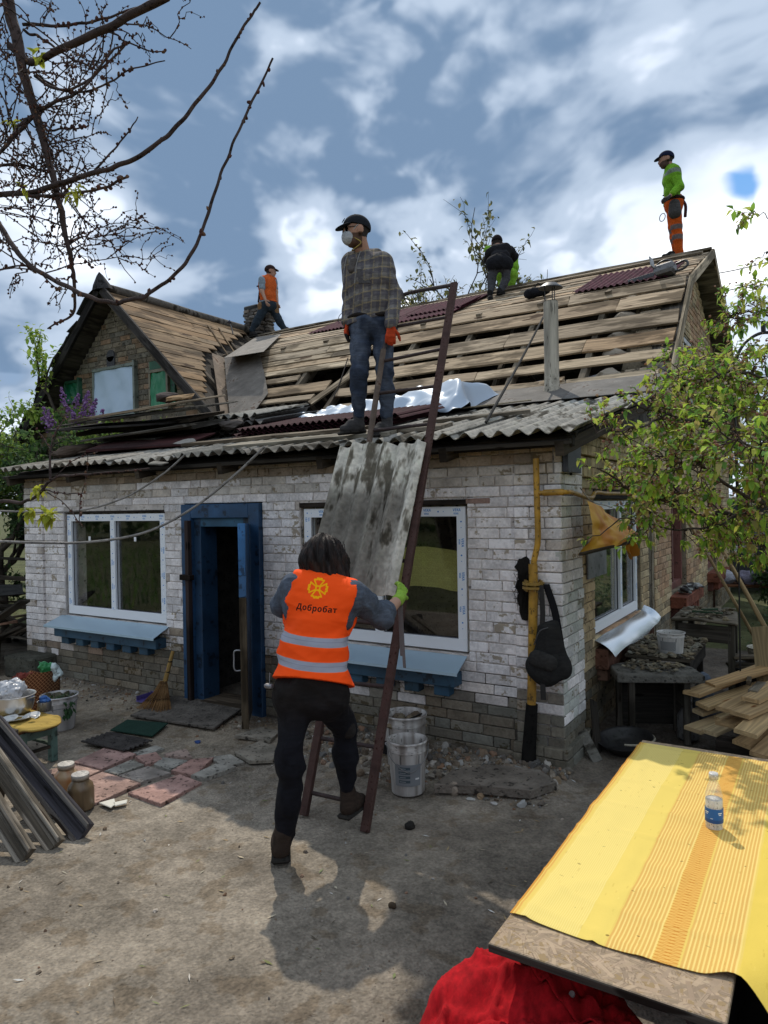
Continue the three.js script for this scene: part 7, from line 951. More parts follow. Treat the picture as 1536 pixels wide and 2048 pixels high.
// the person on the ladder foot, seen from behind
{
  rnd = rngOf(201); const t = thing('person', 'dark haired person in orange vest at the ladder, pushing up the slate sheet', 'person');
  const J = { ankL: [-0.884,0.084,1.876], knL: [-0.836,0.486,1.866], hipL: [-0.877,0.827,1.771], hipR: [-0.738,0.824,1.684], knR: [-0.793,0.564,1.449], ankR: [-0.778,0.199,1.443], pelvis: [-0.813,0.884,1.73], chest: [-0.842,1.256,1.603], neck: [-0.852,1.422,1.513], shL: [-0.955,1.392,1.649], shR: [-0.68,1.34,1.501], elL: [-1.109,1.265,1.581], wrL: [-1.152,1.29,1.278], elR: [-0.633,1.192,1.284], wrR: [-0.632,1.276,1.082] };
  const f = norm3([-0.45, 0, -0.89]), s = norm3(sub3(J.shR, J.shL)), up = norm3(sub3(J.neck, J.pelvis)), H = headFrame([-0.888,1.535,1.476], [-0.40, -0.12, -0.91]);
  const hR = handParts(J.wrR, sub3([-0.662,1.354,0.982], J.wrR), norm3([-0.6, 0.1, -0.5]), -1, 0.55), hL = handParts(J.wrL, [0.2, 0.6, -0.6], norm3([0.6, 0, -0.4]), 1, 0.5);
  const core = union([...torsoParts(J, f, s, -0.02), ...armParts(J.shL, J.elL, J.wrL, -0.004), ...armParts(J.shR, J.elR, J.wrR, -0.002), ...legParts(J.hipL, J.knL, J.ankL, -0.01), ...legParts(J.hipR, J.knR, J.ankR, -0.01)], 0.04);
  part('body', [nets(core, 0.014, { color: SKIN }), nets(union(headParts(H, J.neck), 0.03), 0.006, { color: faceColor(H, 1, { skin: SKIN }) }), nets(union(hL, 0.012), 0.0045, { color: SKIN }), nets(union(armParts(J.shR, J.elR, J.wrR, 0.0).slice(1), 0.02), 0.006, { color: SKIN })], M.plain, t);
  part('work_glove', nets(union([...hR, cap(J.wrR, lerp3(J.wrR, J.elR, 0.12), 0.034, 0.037)], 0.012), 0.004, { color: (x, y, z) => mul3([0.40, 0.66, 0.09], 0.85 + 0.3 * fbm3(x * 60, y * 60, z * 60, 2)) }), M.cloth, t, { label: 'lime green work glove gripping the sheet' });
  part('work_glove', nets(union(hL.map((q) => q), 0.014), 0.005, { color: [0.40, 0.66, 0.09] }), M.cloth, t);
  // shirt with rolled sleeves
  const sh = folds(union([...torsoParts(J, f, s, 0.004), cap(J.shL, lerp3(J.shL, J.elL, 0.3), 0.075), cap(J.shR, lerp3(J.shR, J.elR, 0.3), 0.078)], 0.05), 0.016, 11, 9), slv = [folds(union(armParts(J.shL, J.elL, lerp3(J.elL, J.wrL, 0.6), 0.020), 0.03), 0.026, 11, 13), folds(union([cap(J.shR, J.elR, 0.076, 0.066), cap(J.elR, lerp3(J.elR, J.wrR, 0.22), 0.064, 0.058)], 0.03), 0.026, 11, 13)], hem = below(lerp3(J.pelvis, J.chest, 0.1), mul3(up, -1));
  const shirt = part('shirt', [carve(sh, hem), ...slv].map((q) => nets(q, 0.0095, { color: (x, y, z) => mul3([0.125, 0.15, 0.195], 0.8 + 0.4 * fbm3(x * 25, y * 25, z * 25, 3)) })), M.cloth, t);
  { const c0 = lerp3(J.elR, J.wrR, 0.10), c1 = lerp3(J.elR, J.wrR, 0.27); part('cuff', nets(folds(union([cap(c0, c1, 0.062, 0.058)], 0.01), 0.008, 24, 24), 0.008, { color: (x, y, z) => mix3([0.05, 0.055, 0.065], [0.30, 0.33, 0.36], smooth(0.55, 0.62, noise3(x * 40, y * 40, z * 40))) }), M.cloth, shirt); }
  part('collar', nets(union([cap(add3(J.neck, mul3(s, -0.045)), add3(J.neck, mul3(s, 0.045)), 0.052, 0.052, [up, 1.1])], 0.02), 0.009, { color: [0.13, 0.155, 0.2] }), M.cloth, shirt);
  // orange vest
  const vestTex = canvasTex(1024, 1280, (c, w, h) => {
    c.fillStyle = '#ff5312'; c.fillRect(0, 0, w, h); c.fillStyle = '#ff6a2e'; for (let i = 0; i < 1200; i++) { const q = (i * 7919) % 104729 / 104729; c.globalAlpha = 0.05; c.fillRect(q * w, ((i * 104729) % 7919) / 7919 * h, 60, 3); } c.globalAlpha = 1;
    for (const y of [0.635, 0.835]) { c.fillStyle = '#9a9ca6'; c.fillRect(0, y * h, w, 0.075 * h); c.fillStyle = '#8b8d98'; c.fillRect(0, (y + 0.03) * h, w, 0.006 * h); c.fillStyle = '#ff6a30'; c.fillRect(0, y * h - 5, w, 5); c.fillRect(0, (y + 0.075) * h, w, 5); }
    c.fillStyle = '#1c1410'; c.font = 'bold 92px sans-serif'; c.textAlign = 'center'; c.fillText('Добробат', w * 0.5, h * 0.42);
    c.save(); c.translate(w * 0.48, h * 0.225); c.strokeStyle = '#ffb400'; c.lineWidth = 15; c.lineJoin = 'round'; for (let k = 0; k < 4; k++) { c.save(); c.rotate(k * Math.PI / 2); c.beginPath(); c.moveTo(-16, -22); c.lineTo(-56, -88); c.lineTo(-26, -88); c.lineTo(-26, -104); c.lineTo(-8, -104); c.lineTo(-8, -90); c.lineTo(8, -90); c.lineTo(8, -104); c.lineTo(26, -104); c.lineTo(26, -88); c.lineTo(56, -88); c.lineTo(16, -22); c.closePath(); c.stroke(); c.restore(); } c.strokeRect(-20, -20, 40, 40); c.restore();
  });
  const o = lerp3(J.pelvis, J.neck, 0.52), sv = norm3(cross3(f, up)), upv = cross3(sv, f);
  const vt = folds(union([...torsoParts(J, f, s, 0.027), cap(lerp3(J.pelvis, J.chest, 0.0), J.chest, 0.14, 0.12), cap(add3(J.hipL, mul3(up, 0.02)), add3(J.hipR, mul3(up, 0.02)), 0.122)], 0.07), 0.020, 5, 13);
  const holes = union([cap(add3(J.shL, add3(mul3(s, -0.075), [0, 0.02, 0])), add3(J.shL, add3(mul3(s, -0.062), mul3(up, -0.13))), 0.083), cap(add3(J.shR, add3(mul3(s, 0.075), [0, 0.02, 0])), add3(J.shR, add3(mul3(s, 0.062), mul3(up, -0.15))), 0.083), cap(add3(J.neck, mul3(up, 0.02)), add3(J.neck, mul3(up, 0.12)), 0.062)], 0.02), hemY = below([-0.831,0.905,1.741], mul3(norm3(add3(up, mul3(sv, -0.02))), -1));
  const vest = part('safety_vest', nets(carve(carve(vt, (x, y, z) => -holes(x, y, z)), hemY), 0.0065, { color: [1, 1, 1], uv: (x, y, z, g) => { const q = sub3([x, y, z], o), a = dot3(q, sv) / 0.5 + 0.5, v = dot3(q, upv) / 0.60 + 0.395; return [dot3(g, f) < 0.25 ? clamp(a, 0.03, 0.97) : a > 0.5 ? 0.97 : 0.03, v]; } }), mat({ map: vestTex, bumpMap: rep(T.cloth, 14), bumpScale: 0.001, roughness: 0.8 }), t, { label: 'orange safety vest with grey bands and dark lettering' });
  part('collar_tag', at(cbox(0.05, 0.022, 0.004, 0.001, [0.6, 0.66, 0.7]), 0, 0, 0).applyMatrix4(frame(add3(add3(J.neck, mul3(f, -0.084)), mul3(up, -0.015)), sv, upv, mul3(f, -1))), M.cloth, vest);
  // trousers, boots
  const tr = folds(union([cap(J.hipL, J.hipR, 0.116), cap(lerp3(J.pelvis, J.chest, 0.1), lerp3(J.pelvis, J.chest, 0.25), 0.12), ...legParts(J.hipL, J.knL, lerp3(J.knL, J.ankL, 0.95), 0.003), ...legParts(J.hipR, J.knR, lerp3(J.knR, J.ankR, 0.90), 0.004)], 0.03), 0.026, 9, 9), tb = below(lerp3(J.pelvis, J.chest, 0.22), up);
  const trs = part('trousers', nets(carve(tr, tb), 0.010, { color: (x, y, z) => mul3(mix3([0.022, 0.018, 0.016], [0.012, 0.012, 0.016], smooth(0.9, 0.6, y)), 0.7 + 0.6 * fbm3(x * 16, y * 16, z * 16, 3)) }), M.cloth, t);
  part('pocket', nets(union([cap(add3(J.knR, [0.04, 0.10, 0.05]), add3(J.knR, [0.05, 0.02, 0.03]), 0.05, 0.045)], 0.02), 0.01, { color: [0.036, 0.031, 0.028] }), M.cloth, trs);
  addBoot(t, [-0.869,0.063,1.914], add3([-0.886,0.048,1.902], [-0.12, 0.0, -0.15]), [-0.879,0.11,1.885], [0.05, 0.034, 0.024], 1.12); addBoot(t, [-0.76,0.142,1.491], [-0.773,0.14,1.322], J.ankR, [0.05, 0.034, 0.024]);
  // hair
  const hp = union([ell(H.at(0, 0.02, -0.02), [0.108, 0.115, 0.118], [H.s, H.u, H.f]), cap(H.at(0.02, -0.04, -0.06), H.at(0.055, -0.17, -0.075), 0.09, 0.07), cap(H.at(-0.03, -0.04, -0.05), H.at(-0.035, -0.13, -0.06), 0.088, 0.06), cap(H.at(0.078, -0.02, 0.0), H.at(0.10, -0.16, -0.03), 0.055, 0.05)], 0.05);
  const hair = (x, y, z) => { const q = H.loc([x, y, z]), a = Math.atan2(q[0], -q[2]); return hp(x, y, z) + (noise3(a * 9 + q[1] * 8, q[1] * 11, 3) - 0.5) * 0.030 + (noise3(a * 42, q[1] * 7, 7) - 0.5) * 0.008; }; hair.pts = hp.pts;
  const hm = part('hair', nets(hair, 0.006, { color: (x, y, z) => mix3([0.011, 0.008, 0.007], [0.03, 0.018, 0.014], smooth(0.5, 0.75, noise3(x * 90, y * 12, z * 90))) }), new THREE.MeshPhysicalMaterial({ vertexColors: true, roughness: 0.6, specularIntensity: 0.35 }), t);
  { const g = []; for (let i = 0; i < 420; i++) { const a = rr(-2.3, 2.3), r = rr(0.088, 0.118), y = rr(-0.08, 0.09), p = H.at(Math.sin(a) * r, y, -Math.cos(a) * r * 1.05 - 0.01), q = H.at(Math.sin(a) * (r + rr(-0.01, 0.028)) + rr(-0.02, 0.025), y - rr(0.05, 0.15), -Math.cos(a) * (r + 0.005) - 0.02); g.push(tube([p, add3(lerp3(p, q, 0.5), [rr(-0.008, 0.008), 0, rr(-0.008, 0.008)]), q], (w) => 0.0022 * (1.1 - w), 4, { color: mul3([0.03, 0.019, 0.016], rr(0.6, 1.7)) })); } part('strand', g, mat({ roughness: 0.7 }), hm, { stuff: true }); }
  // keys clip at the belt
  const kc = part('belt_clip', at(cbox(0.05, 0.022, 0.03, 0.006, [0.35, 0.35, 0.36]), ...[-0.966,0.892,1.873]), M.steel, t); part('clip_cord', tube([[-0.974,0.958,1.854], [-0.963,0.897,1.872]], 0.002, 5, { color: [0.5, 0.5, 0.5] }), M.steel, kc);
}
// the man on the eave
{
  rnd = rngOf(202); const t = thing('person', 'man in checked shirt, white mask and orange gloves standing on the low roof', 'person');
  const J = { pelvis: [-1.508,3.284,-0.017], hipR: [-1.586,3.251,0.009], hipL: [-1.431,3.238,-0.041], knR: [-1.548,2.864,0.107], ankR: [-1.6,2.521,0.048], knL: [-1.385,2.851,-0.007], ankL: [-1.413,2.509,-0.069], chest: [-1.528,3.607,-0.007], neck: [-1.565,3.816,0.002], shR: [-1.665,3.749,0.019], shL: [-1.4,3.718,-0.029], elR: [-1.703,3.53,-0.015], wrR: [-1.662,3.271,0.08], elL: [-1.326,3.47,-0.073], wrL: [-1.279,3.193,0.065] };
  const f = norm3([-0.29, 0, 0.95]), s = norm3(sub3(J.shR, J.shL)), up = norm3(sub3(J.neck, J.pelvis)), H = headFrame([-1.573,3.968,0.077], [-0.62, -0.12, 0.80]);
  const hR = handParts(J.wrR, sub3([-1.661,3.087,0.141], J.wrR), norm3([0.8, 0, -0.2]), -1, 0.22), hL = handParts(J.wrL, sub3([-1.272,3.034,0.097], J.wrL), norm3([-0.35, -0.25, -0.6]), 1, 0.55);
  const core = union([...torsoParts(J, f, s, -0.02), ...armParts(J.shL, J.elL, J.wrL, -0.006), ...armParts(J.shR, J.elR, J.wrR, -0.006), ...legParts(J.hipL, J.knL, J.ankL, -0.012), ...legParts(J.hipR, J.knR, J.ankR, -0.012)], 0.04);
  part('body', [nets(core, 0.015, { color: SKIN }), nets(union(headParts(H, J.neck), 0.028), 0.005, { color: faceColor(H, 1, { skin: [0.40, 0.22, 0.15], beard: [0.05, 0.028, 0.02] }) })], M.plain, t);
  for (const [h, w, e] of [[hR, J.wrR, J.elR], [hL, J.wrL, J.elL]]) part('work_glove', nets(union([...h, cap(w, lerp3(w, e, 0.16), 0.034, 0.038)], 0.012), 0.0045, { color: (x, y, z) => (h === hR && y < J.wrR[1] - 0.10 ? [0.03, 0.025, 0.025] : mul3([0.72, 0.085, 0.025], 0.8 + 0.4 * fbm3(x * 50, y * 50, z * 50, 2))) }), M.cloth, t, { label: h === hR ? 'orange glove with dark fingertips hanging down' : 'orange glove resting on the ladder top' });
  const plaid = (p) => {      // checks follow the arm or the trunk
    const q = sub3(p, J.pelvis), y = dot3(q, up), x = dot3(q, s) * 0.8 + dot3(q, f) * 0.6; const w = (v, per, k) => { const a = ((v / per) % 1 + 1) % 1; return smooth(k, k - 0.06, Math.abs(a - 0.5) * 2); };
    let c = [0.17, 0.152, 0.155]; c = mix3(c, [0.34, 0.31, 0.27], 0.6 * w(y, 0.085, 0.4)); c = mix3(c, [0.10, 0.092, 0.11], 0.55 * w(x, 0.08, 0.4)); c = mix3(c, [0.46, 0.36, 0.20], 0.8 * w(y + 0.02, 0.085, 0.12)); c = mix3(c, [0.46, 0.36, 0.20], 0.7 * w(x + 0.02, 0.08, 0.12)); return mul3(c, 0.85 + 0.3 * fbm3(p[0] * 40, p[1] * 40, p[2] * 40, 2)); };
  const sh = folds(union([...torsoParts(J, f, s, 0.018), cap(lerp3(J.pelvis, J.chest, 0.1), J.chest, 0.140, 0.135, [f, 1.2]), cap(J.shL, lerp3(J.shL, J.elL, 0.25), 0.075), cap(J.shR, lerp3(J.shR, J.elR, 0.25), 0.075)], 0.045), 0.020, 8, 8), slv = [['shL', 'elL', 'wrL'], ['shR', 'elR', 'wrR']].map(([a, b, c]) => folds(union([cap(J[a], J[b], 0.076, 0.060), cap(J[b], lerp3(J[b], J[c], 0.95), 0.060, 0.050)], 0.03), 0.020, 10, 10));
  const shirt = part('checked_shirt', [carve(sh, below(lerp3(J.pelvis, J.chest, -0.02), mul3(norm3(add3(up, mul3(f, 0.1))), -1))), ...slv].map((q) => nets(q, 0.0085, { color: (x, y, z) => plaid([x, y, z]) })), M.cloth, t);
  part('hood', nets(folds(union([cap(add3(J.neck, add3(mul3(f, -0.07), mul3(s, 0.05))), add3(J.neck, add3(mul3(f, -0.07), mul3(s, -0.06))), 0.055), cap(add3(J.neck, add3(mul3(s, -0.075), [0, -0.01, 0])), add3(J.neck, add3(mul3(f, 0.05), add3(mul3(s, -0.05), [0, -0.05, 0]))), 0.032), cap(add3(J.neck, add3(mul3(s, 0.075), [0, -0.01, 0])), add3(J.neck, add3(mul3(f, 0.05), add3(mul3(s, 0.05), [0, -0.05, 0]))), 0.032)], 0.04), 0.008, 16, 16), 0.009, { color: (x, y, z) => plaid([x, y, z]) }), M.cloth, shirt);
  part('undershirt', nets(union([cap(add3(J.neck, add3(mul3(f, 0.085), [0, -0.085, 0])), add3(J.neck, add3(mul3(f, 0.115), [0, -0.15, 0])), 0.04, 0.03)], 0.02), 0.009, { color: [0.15, 0.13, 0.12] }), M.cloth, shirt);
  part('pocket', at(cbox(0.10, 0.115, 0.012, 0.004, [0.135, 0.125, 0.125]), 0, 0, 0).applyMatrix4(frame(add3(J.chest, add3(mul3(f, 0.142), add3(mul3(s, -0.085), [0, 0.0, 0]))), mul3(s, -1), up, f)), M.cloth, shirt);
  for (const k of [-1, 1]) part('drawstring', tube(curve([add3(J.neck, add3(mul3(f, 0.085), mul3(s, 0.05 * k))), add3(J.neck, add3(mul3(f, 0.128), add3(mul3(s, 0.05 * k), [0, -0.12, 0]))), add3(J.neck, add3(mul3(f, 0.146), add3(mul3(s, 0.05 * k), [0, -0.26, 0])))], 14), 0.004, 6, { color: [0.36, 0.34, 0.32] }), M.cloth, shirt);
  part('belt', nets(union([cap(add3(J.hipL, [0, 0.06, 0]), add3(J.hipR, [0, 0.06, 0]), 0.128, undefined, [up, 3.4])], 0.01), 0.01, { color: [0.03, 0.022, 0.018] }), M.cloth, t);
  const tr = folds(union([cap(J.hipL, J.hipR, 0.118), cap(J.pelvis, lerp3(J.pelvis, J.chest, 0.2), 0.12), ...legParts(J.hipL, J.knL, lerp3(J.knL, J.ankL, 0.92), 0.006), ...legParts(J.hipR, J.knR, lerp3(J.knR, J.ankR, 0.92), 0.006)], 0.03), 0.020, 10, 11);
  part('jeans', nets(carve(tr, below(lerp3(J.pelvis, J.chest, 0.2), up)), 0.009, { color: (x, y, z) => { const n = fbm3(x * 14, y * 8, z * 14, 3); return mix3([0.05, 0.065, 0.10], [0.125, 0.15, 0.20], smooth(0.35, 0.7, n)); } }), M.cloth, t);
  addBoot(t, add3([-1.593,2.427,0.033], [0, 0.02, 0]), add3([-1.649,2.411,0.186], [0, 0.015, 0]), J.ankR, [0.075, 0.07, 0.068]); addBoot(t, add3([-1.4,2.398,-0.076], [0, 0.02, 0]), add3([-1.409,2.375,0.13], [0, 0.02, 0]), J.ankL, [0.075, 0.07, 0.068]);
  // mask, glasses, cap
  const mk = carve(union([ell(H.at(0, -0.045, 0.064), [0.058, 0.062, 0.062], [H.s, H.u, H.f])], 0.02), below(H.at(0, 0, 0.035), mul3(H.f, -1)));
  const mask = part('face_mask', nets(mk, 0.005, { color: [0.66, 0.67, 0.68] }), M.cloth, t); for (const k of [-1, 1]) part('mask_strap', tube(curve([H.at(0.052 * k, -0.02, 0.06), H.at(0.077 * k, 0.02, 0.02), H.at(0.08 * k, 0.045, -0.02)], 10), 0.0035, 6, { color: [0.6, 0.6, 0.58] }), M.cloth, mask);
  part('mask_strap', tube(curve([H.at(-0.055, -0.06, 0.05), H.at(-0.07, -0.105, -0.0), H.at(0, -0.14, 0.055), H.at(0.07, -0.105, 0.0), H.at(0.055, -0.06, 0.05)], 30), 0.0045, 6, { color: [0.58, 0.42, 0.12] }), M.cloth, mask);
  M.lens = mat({ color: new THREE.Color(0.015, 0.016, 0.018), roughness: 0.12 }); const gl = part('sunglasses', [-1, 1].map((k) => prep(new THREE.SphereGeometry(1, 16, 12)).applyMatrix4(frame(H.at(0.034 * k, 0.012, 0.091), mul3(H.s, 0.029), mul3(H.u, 0.025), mul3(H.f, 0.009)))), M.lens, t); part('bridge', tube([H.at(-0.012, 0.018, 0.102), H.at(0.012, 0.018, 0.102)], 0.003, 6, { color: [0.02, 0.02, 0.02] }), M.plain, gl); for (const k of [-1, 1]) part('temple', tube([H.at(0.06 * k, 0.018, 0.085), H.at(0.082 * k, 0.018, 0.0)], 0.003, 6, { color: [0.02, 0.02, 0.02] }), M.plain, gl);
  addCap(t, H, [0.022, 0.024, 0.03], 1.03, [0.28, 0.29, 0.3]);
}
// three men on the ridge and one half hidden
function worker({ label, J, f, hf, head, k = 1, top, topC, sleeve, trousers, trC, boots, capC, vest, beard, h = 0.014, hands, gloveC = SKIN, bulk = 0.022, legw = 0.012, extra }) {
  const t = thing('person', label, 'person'), s = norm3(sub3(J.shR, J.shL)), up = norm3(sub3(J.neck, J.pelvis)), H = headFrame(head, hf);
  const hs = ['L', 'R'].map((q) => handParts(J['wr' + q], sub3(J['wr' + q], J['el' + q]), hands?.[q] ?? f, q === 'L' ? 1 : -1, 0.35));
  part('body', [nets(union([...torsoParts(J, f, s, -0.02), ...armParts(J.shL, J.elL, J.wrL, -0.004), ...armParts(J.shR, J.elR, J.wrR, -0.004), ...legParts(J.hipL, J.knL, J.ankL, -0.01), ...legParts(J.hipR, J.knR, J.ankR, -0.01)], 0.04), 0.016, { color: SKIN }), nets(union(headParts(H, J.neck), 0.028), 0.007, { color: faceColor(H, 1, { skin: [0.36, 0.20, 0.14], beard }) }), ...hs.map((q) => nets(union(q, 0.012), 0.006, { color: gloveC }))], M.plain, t);
  const sh = folds(union([...torsoParts(J, f, s, bulk), cap(J.shL, lerp3(J.shL, J.elL, 0.25), 0.074), cap(J.shR, lerp3(J.shR, J.elR, 0.25), 0.074)], 0.045), 0.016, 10, 9), slv = [['shL', 'elL', 'wrL'], ['shR', 'elR', 'wrR']].map(([a, b, c]) => folds(union([cap(J[a], sleeve ? J[b] : lerp3(J[a], J[b], 0.72), 0.074, 0.062), ...(sleeve ? [cap(J[b], lerp3(J[b], J[c], sleeve), 0.06, 0.047)] : [])], 0.03), 0.016, 11, 11));
  const shf = sh;
  part(top, [carve(shf, below(lerp3(J.pelvis, J.chest, -0.05), mul3(up, -1))), ...slv].map((q) => nets(q, h, { color: typeof topC === 'function' ? topC : (x, y, z) => mul3(topC, 0.8 + 0.4 * fbm3(x * 20, y * 20, z * 20, 2)) })), M.cloth, t);
  const tr = folds(union([cap(J.hipL, J.hipR, 0.122), cap(J.pelvis, lerp3(J.pelvis, J.chest, 0.15), 0.122), ...legParts(J.hipL, J.knL, J.ankL, legw), ...legParts(J.hipR, J.knR, J.ankR, legw)], 0.03), 0.016, 11, 10);
  part(trousers, nets(carve(tr, below(lerp3(J.pelvis, J.chest, 0.2), up)), h, { color: typeof trC === 'function' ? trC : (x, y, z) => mul3(trC, 0.75 + 0.5 * fbm3(x * 16, y * 16, z * 16, 2)) }), M.cloth, t);
  for (const q of ['L', 'R']) { const toe = J['toe' + q], an = J['ank' + q], heel = add3([an[0], toe[1], an[2]], mul3(norm3(sub3([an[0], 0, an[2]], [toe[0], 0, toe[2]])), 0.03)); addBoot(t, heel, toe, an, boots); }
  if (vest) { const v = folds(union([...torsoParts(J, f, s, 0.036)], 0.06), 0.008, 9, 9), hl = union([cap(add3(J.shL, mul3(s, -0.07)), add3(J.shL, add3(mul3(s, -0.06), [0, -0.14, 0])), 0.08), cap(add3(J.shR, mul3(s, 0.07)), add3(J.shR, add3(mul3(s, 0.06), [0, -0.14, 0])), 0.08)], 0.02); part('safety_vest', nets(carve(carve(v, (x, y, z) => -hl(x, y, z)), below(lerp3(J.pelvis, J.chest, 0.05), mul3(up, -1))), h, { color: vest }), M.cloth, t); }
  if (capC) addCap(t, H, capC, 1.03);
  extra?.(t, { J, f, s, up, H }); return t;
}
rnd = rngOf(203);
worker({ label: 'man in an orange vest and cap striding along the ridge by the chimney', f: norm3([0.60, 0, -0.78]), hf: [0.75, -0.05, -0.65], head: [-7.858,6.565,-6.157],
  J: { neck: [-7.893,6.445,-6.134], chest: [-7.912,6.256,-6.12], pelvis: [-7.899,5.935,-6.125], shL: [-7.886,6.339,-5.96], shR: [-7.884,6.406,-6.257], elL: [-7.872,6.116,-5.908], wrL: [-7.781,5.922,-5.904], elR: [-7.835,6.193,-6.286], wrR: [-7.779,5.986,-6.26], hipL: [-7.917,5.861,-6.054], hipR: [-7.882,5.888,-6.195], knL: [-8.004,5.601,-5.938], ankL: [-8.116,5.365,-5.866], knR: [-7.807,5.648,-6.299], ankR: [-7.706,5.444,-6.36], toeL: [-8.015,5.271,-5.869], toeR: [-7.587,5.401,-6.434] },
  top: 'shirt', topC: [0.36, 0.44, 0.50], sleeve: 0, trousers: 'trousers', trC: [0.035, 0.05, 0.065], boots: [0.03, 0.027, 0.025], capC: [0.05, 0.025, 0.022], vest: (x, y, z) => mul3([0.85, 0.16, 0.03], 0.8 + 0.4 * fbm3(x * 20, y * 20, z * 20, 2)),
  extra: (t, { J, f, s, up }) => { part('tool_pouch', nets(folds(union([cap(add3(J.hipR, mul3(f, 0.05)), add3(J.hipR, add3(mul3(f, 0.07), [0, -0.12, 0])), 0.10, 0.085), cap(add3(J.hipL, mul3(f, -0.08)), add3(J.hipL, add3(mul3(f, -0.08), [0, -0.08, 0])), 0.08, 0.07)], 0.05), 0.008), 0.014, { color: [0.33, 0.19, 0.09] }), M.cloth, t); part('harness', [tube(curve([add3(J.neck, mul3(f, -0.14)), add3(J.chest, add3(mul3(f, -0.165), mul3(s, 0.03))), add3(J.pelvis, add3(mul3(f, -0.16), mul3(s, -0.06)))], 12), 0.02, 6, { color: [0.05, 0.03, 0.03] }), tube(curve([add3(J.chest, add3(mul3(s, -0.16), mul3(f, -0.10))), add3(J.chest, mul3(f, -0.172)), add3(J.chest, add3(mul3(s, 0.17), mul3(f, -0.07)))], 12), 0.016, 6, { color: [0.05, 0.03, 0.03] })], M.cloth, t); } });
worker({ label: 'man in black bending over the ridge with his back turned', f: norm3([-0.45, -0.15, -0.88]), hf: [-0.45, -0.35, -0.85], head: [-2.914,6.009,-5.948],
  J: { neck: [-2.856,5.907,-5.889], chest: [-2.798,5.838,-5.807], pelvis: [-2.74,5.59,-5.64], shL: [-2.971,5.822,-5.792], shR: [-2.707,5.857,-5.958], elL: [-3.079,5.781,-5.96], wrL: [-3.085,5.701,-6.132], elR: [-2.697,5.813,-6.141], wrR: [-2.83,5.744,-6.234], hipL: [-2.82,5.561,-5.59], hipR: [-2.668,5.558,-5.685], knL: [-2.869,5.328,-5.616], ankL: [-2.877,5.095,-5.549], knR: [-2.683,5.34,-5.732], ankR: [-2.757,5.133,-5.66], toeL: [-2.791,4.974,-5.366], toeR: [-2.751,5.121,-5.806] },
  top: 'jacket', topC: [0.022, 0.021, 0.024], sleeve: 0.9, trousers: 'trousers', trC: (x, y, z) => mul3(y < 5.45 ? [0.10, 0.10, 0.11] : [0.02, 0.02, 0.024], 0.75 + 0.5 * fbm3(x * 16, y * 16, z * 16, 2)), boots: [0.025, 0.023, 0.022], capC: [0.022, 0.016, 0.018], bulk: -0.012, legw: -0.002 });
worker({ label: 'person in lime green work clothes crouching behind the man in black', f: norm3([-0.5, -0.1, 0.86]), hf: [-0.4, -0.2, 0.8], head: [-3.107,6.12,-6.536],
  J: { neck: [-3.06,6.034,-6.506], chest: [-3.013,5.915,-6.475], pelvis: [-2.968,5.689,-6.442], shL: [-2.866,5.962,-6.509], shR: [-3.236,6.081,-6.455], elL: [-2.821,5.753,-6.476], wrL: [-2.851,5.562,-6.455], elR: [-3.238,6.088,-6.335], wrR: [-3.149,5.943,-6.331], hipL: [-2.879,5.629,-6.438], hipR: [-3.044,5.665,-6.453], knL: [-2.847,5.48,-6.398], ankL: [-2.868,5.363,-6.443], knR: [-3.038,5.53,-6.455], ankR: [-3.033,5.396,-6.458], toeL: [-2.859,5.284,-6.33], toeR: [-3.023,5.317,-6.345] },
  top: 'jacket', topC: [0.30, 0.62, 0.05], sleeve: 0.9, trousers: 'trousers', trC: [0.30, 0.58, 0.05], boots: [0.10, 0.03, 0.03], capC: [0.03, 0.03, 0.03], bulk: -0.005, legw: 0 });
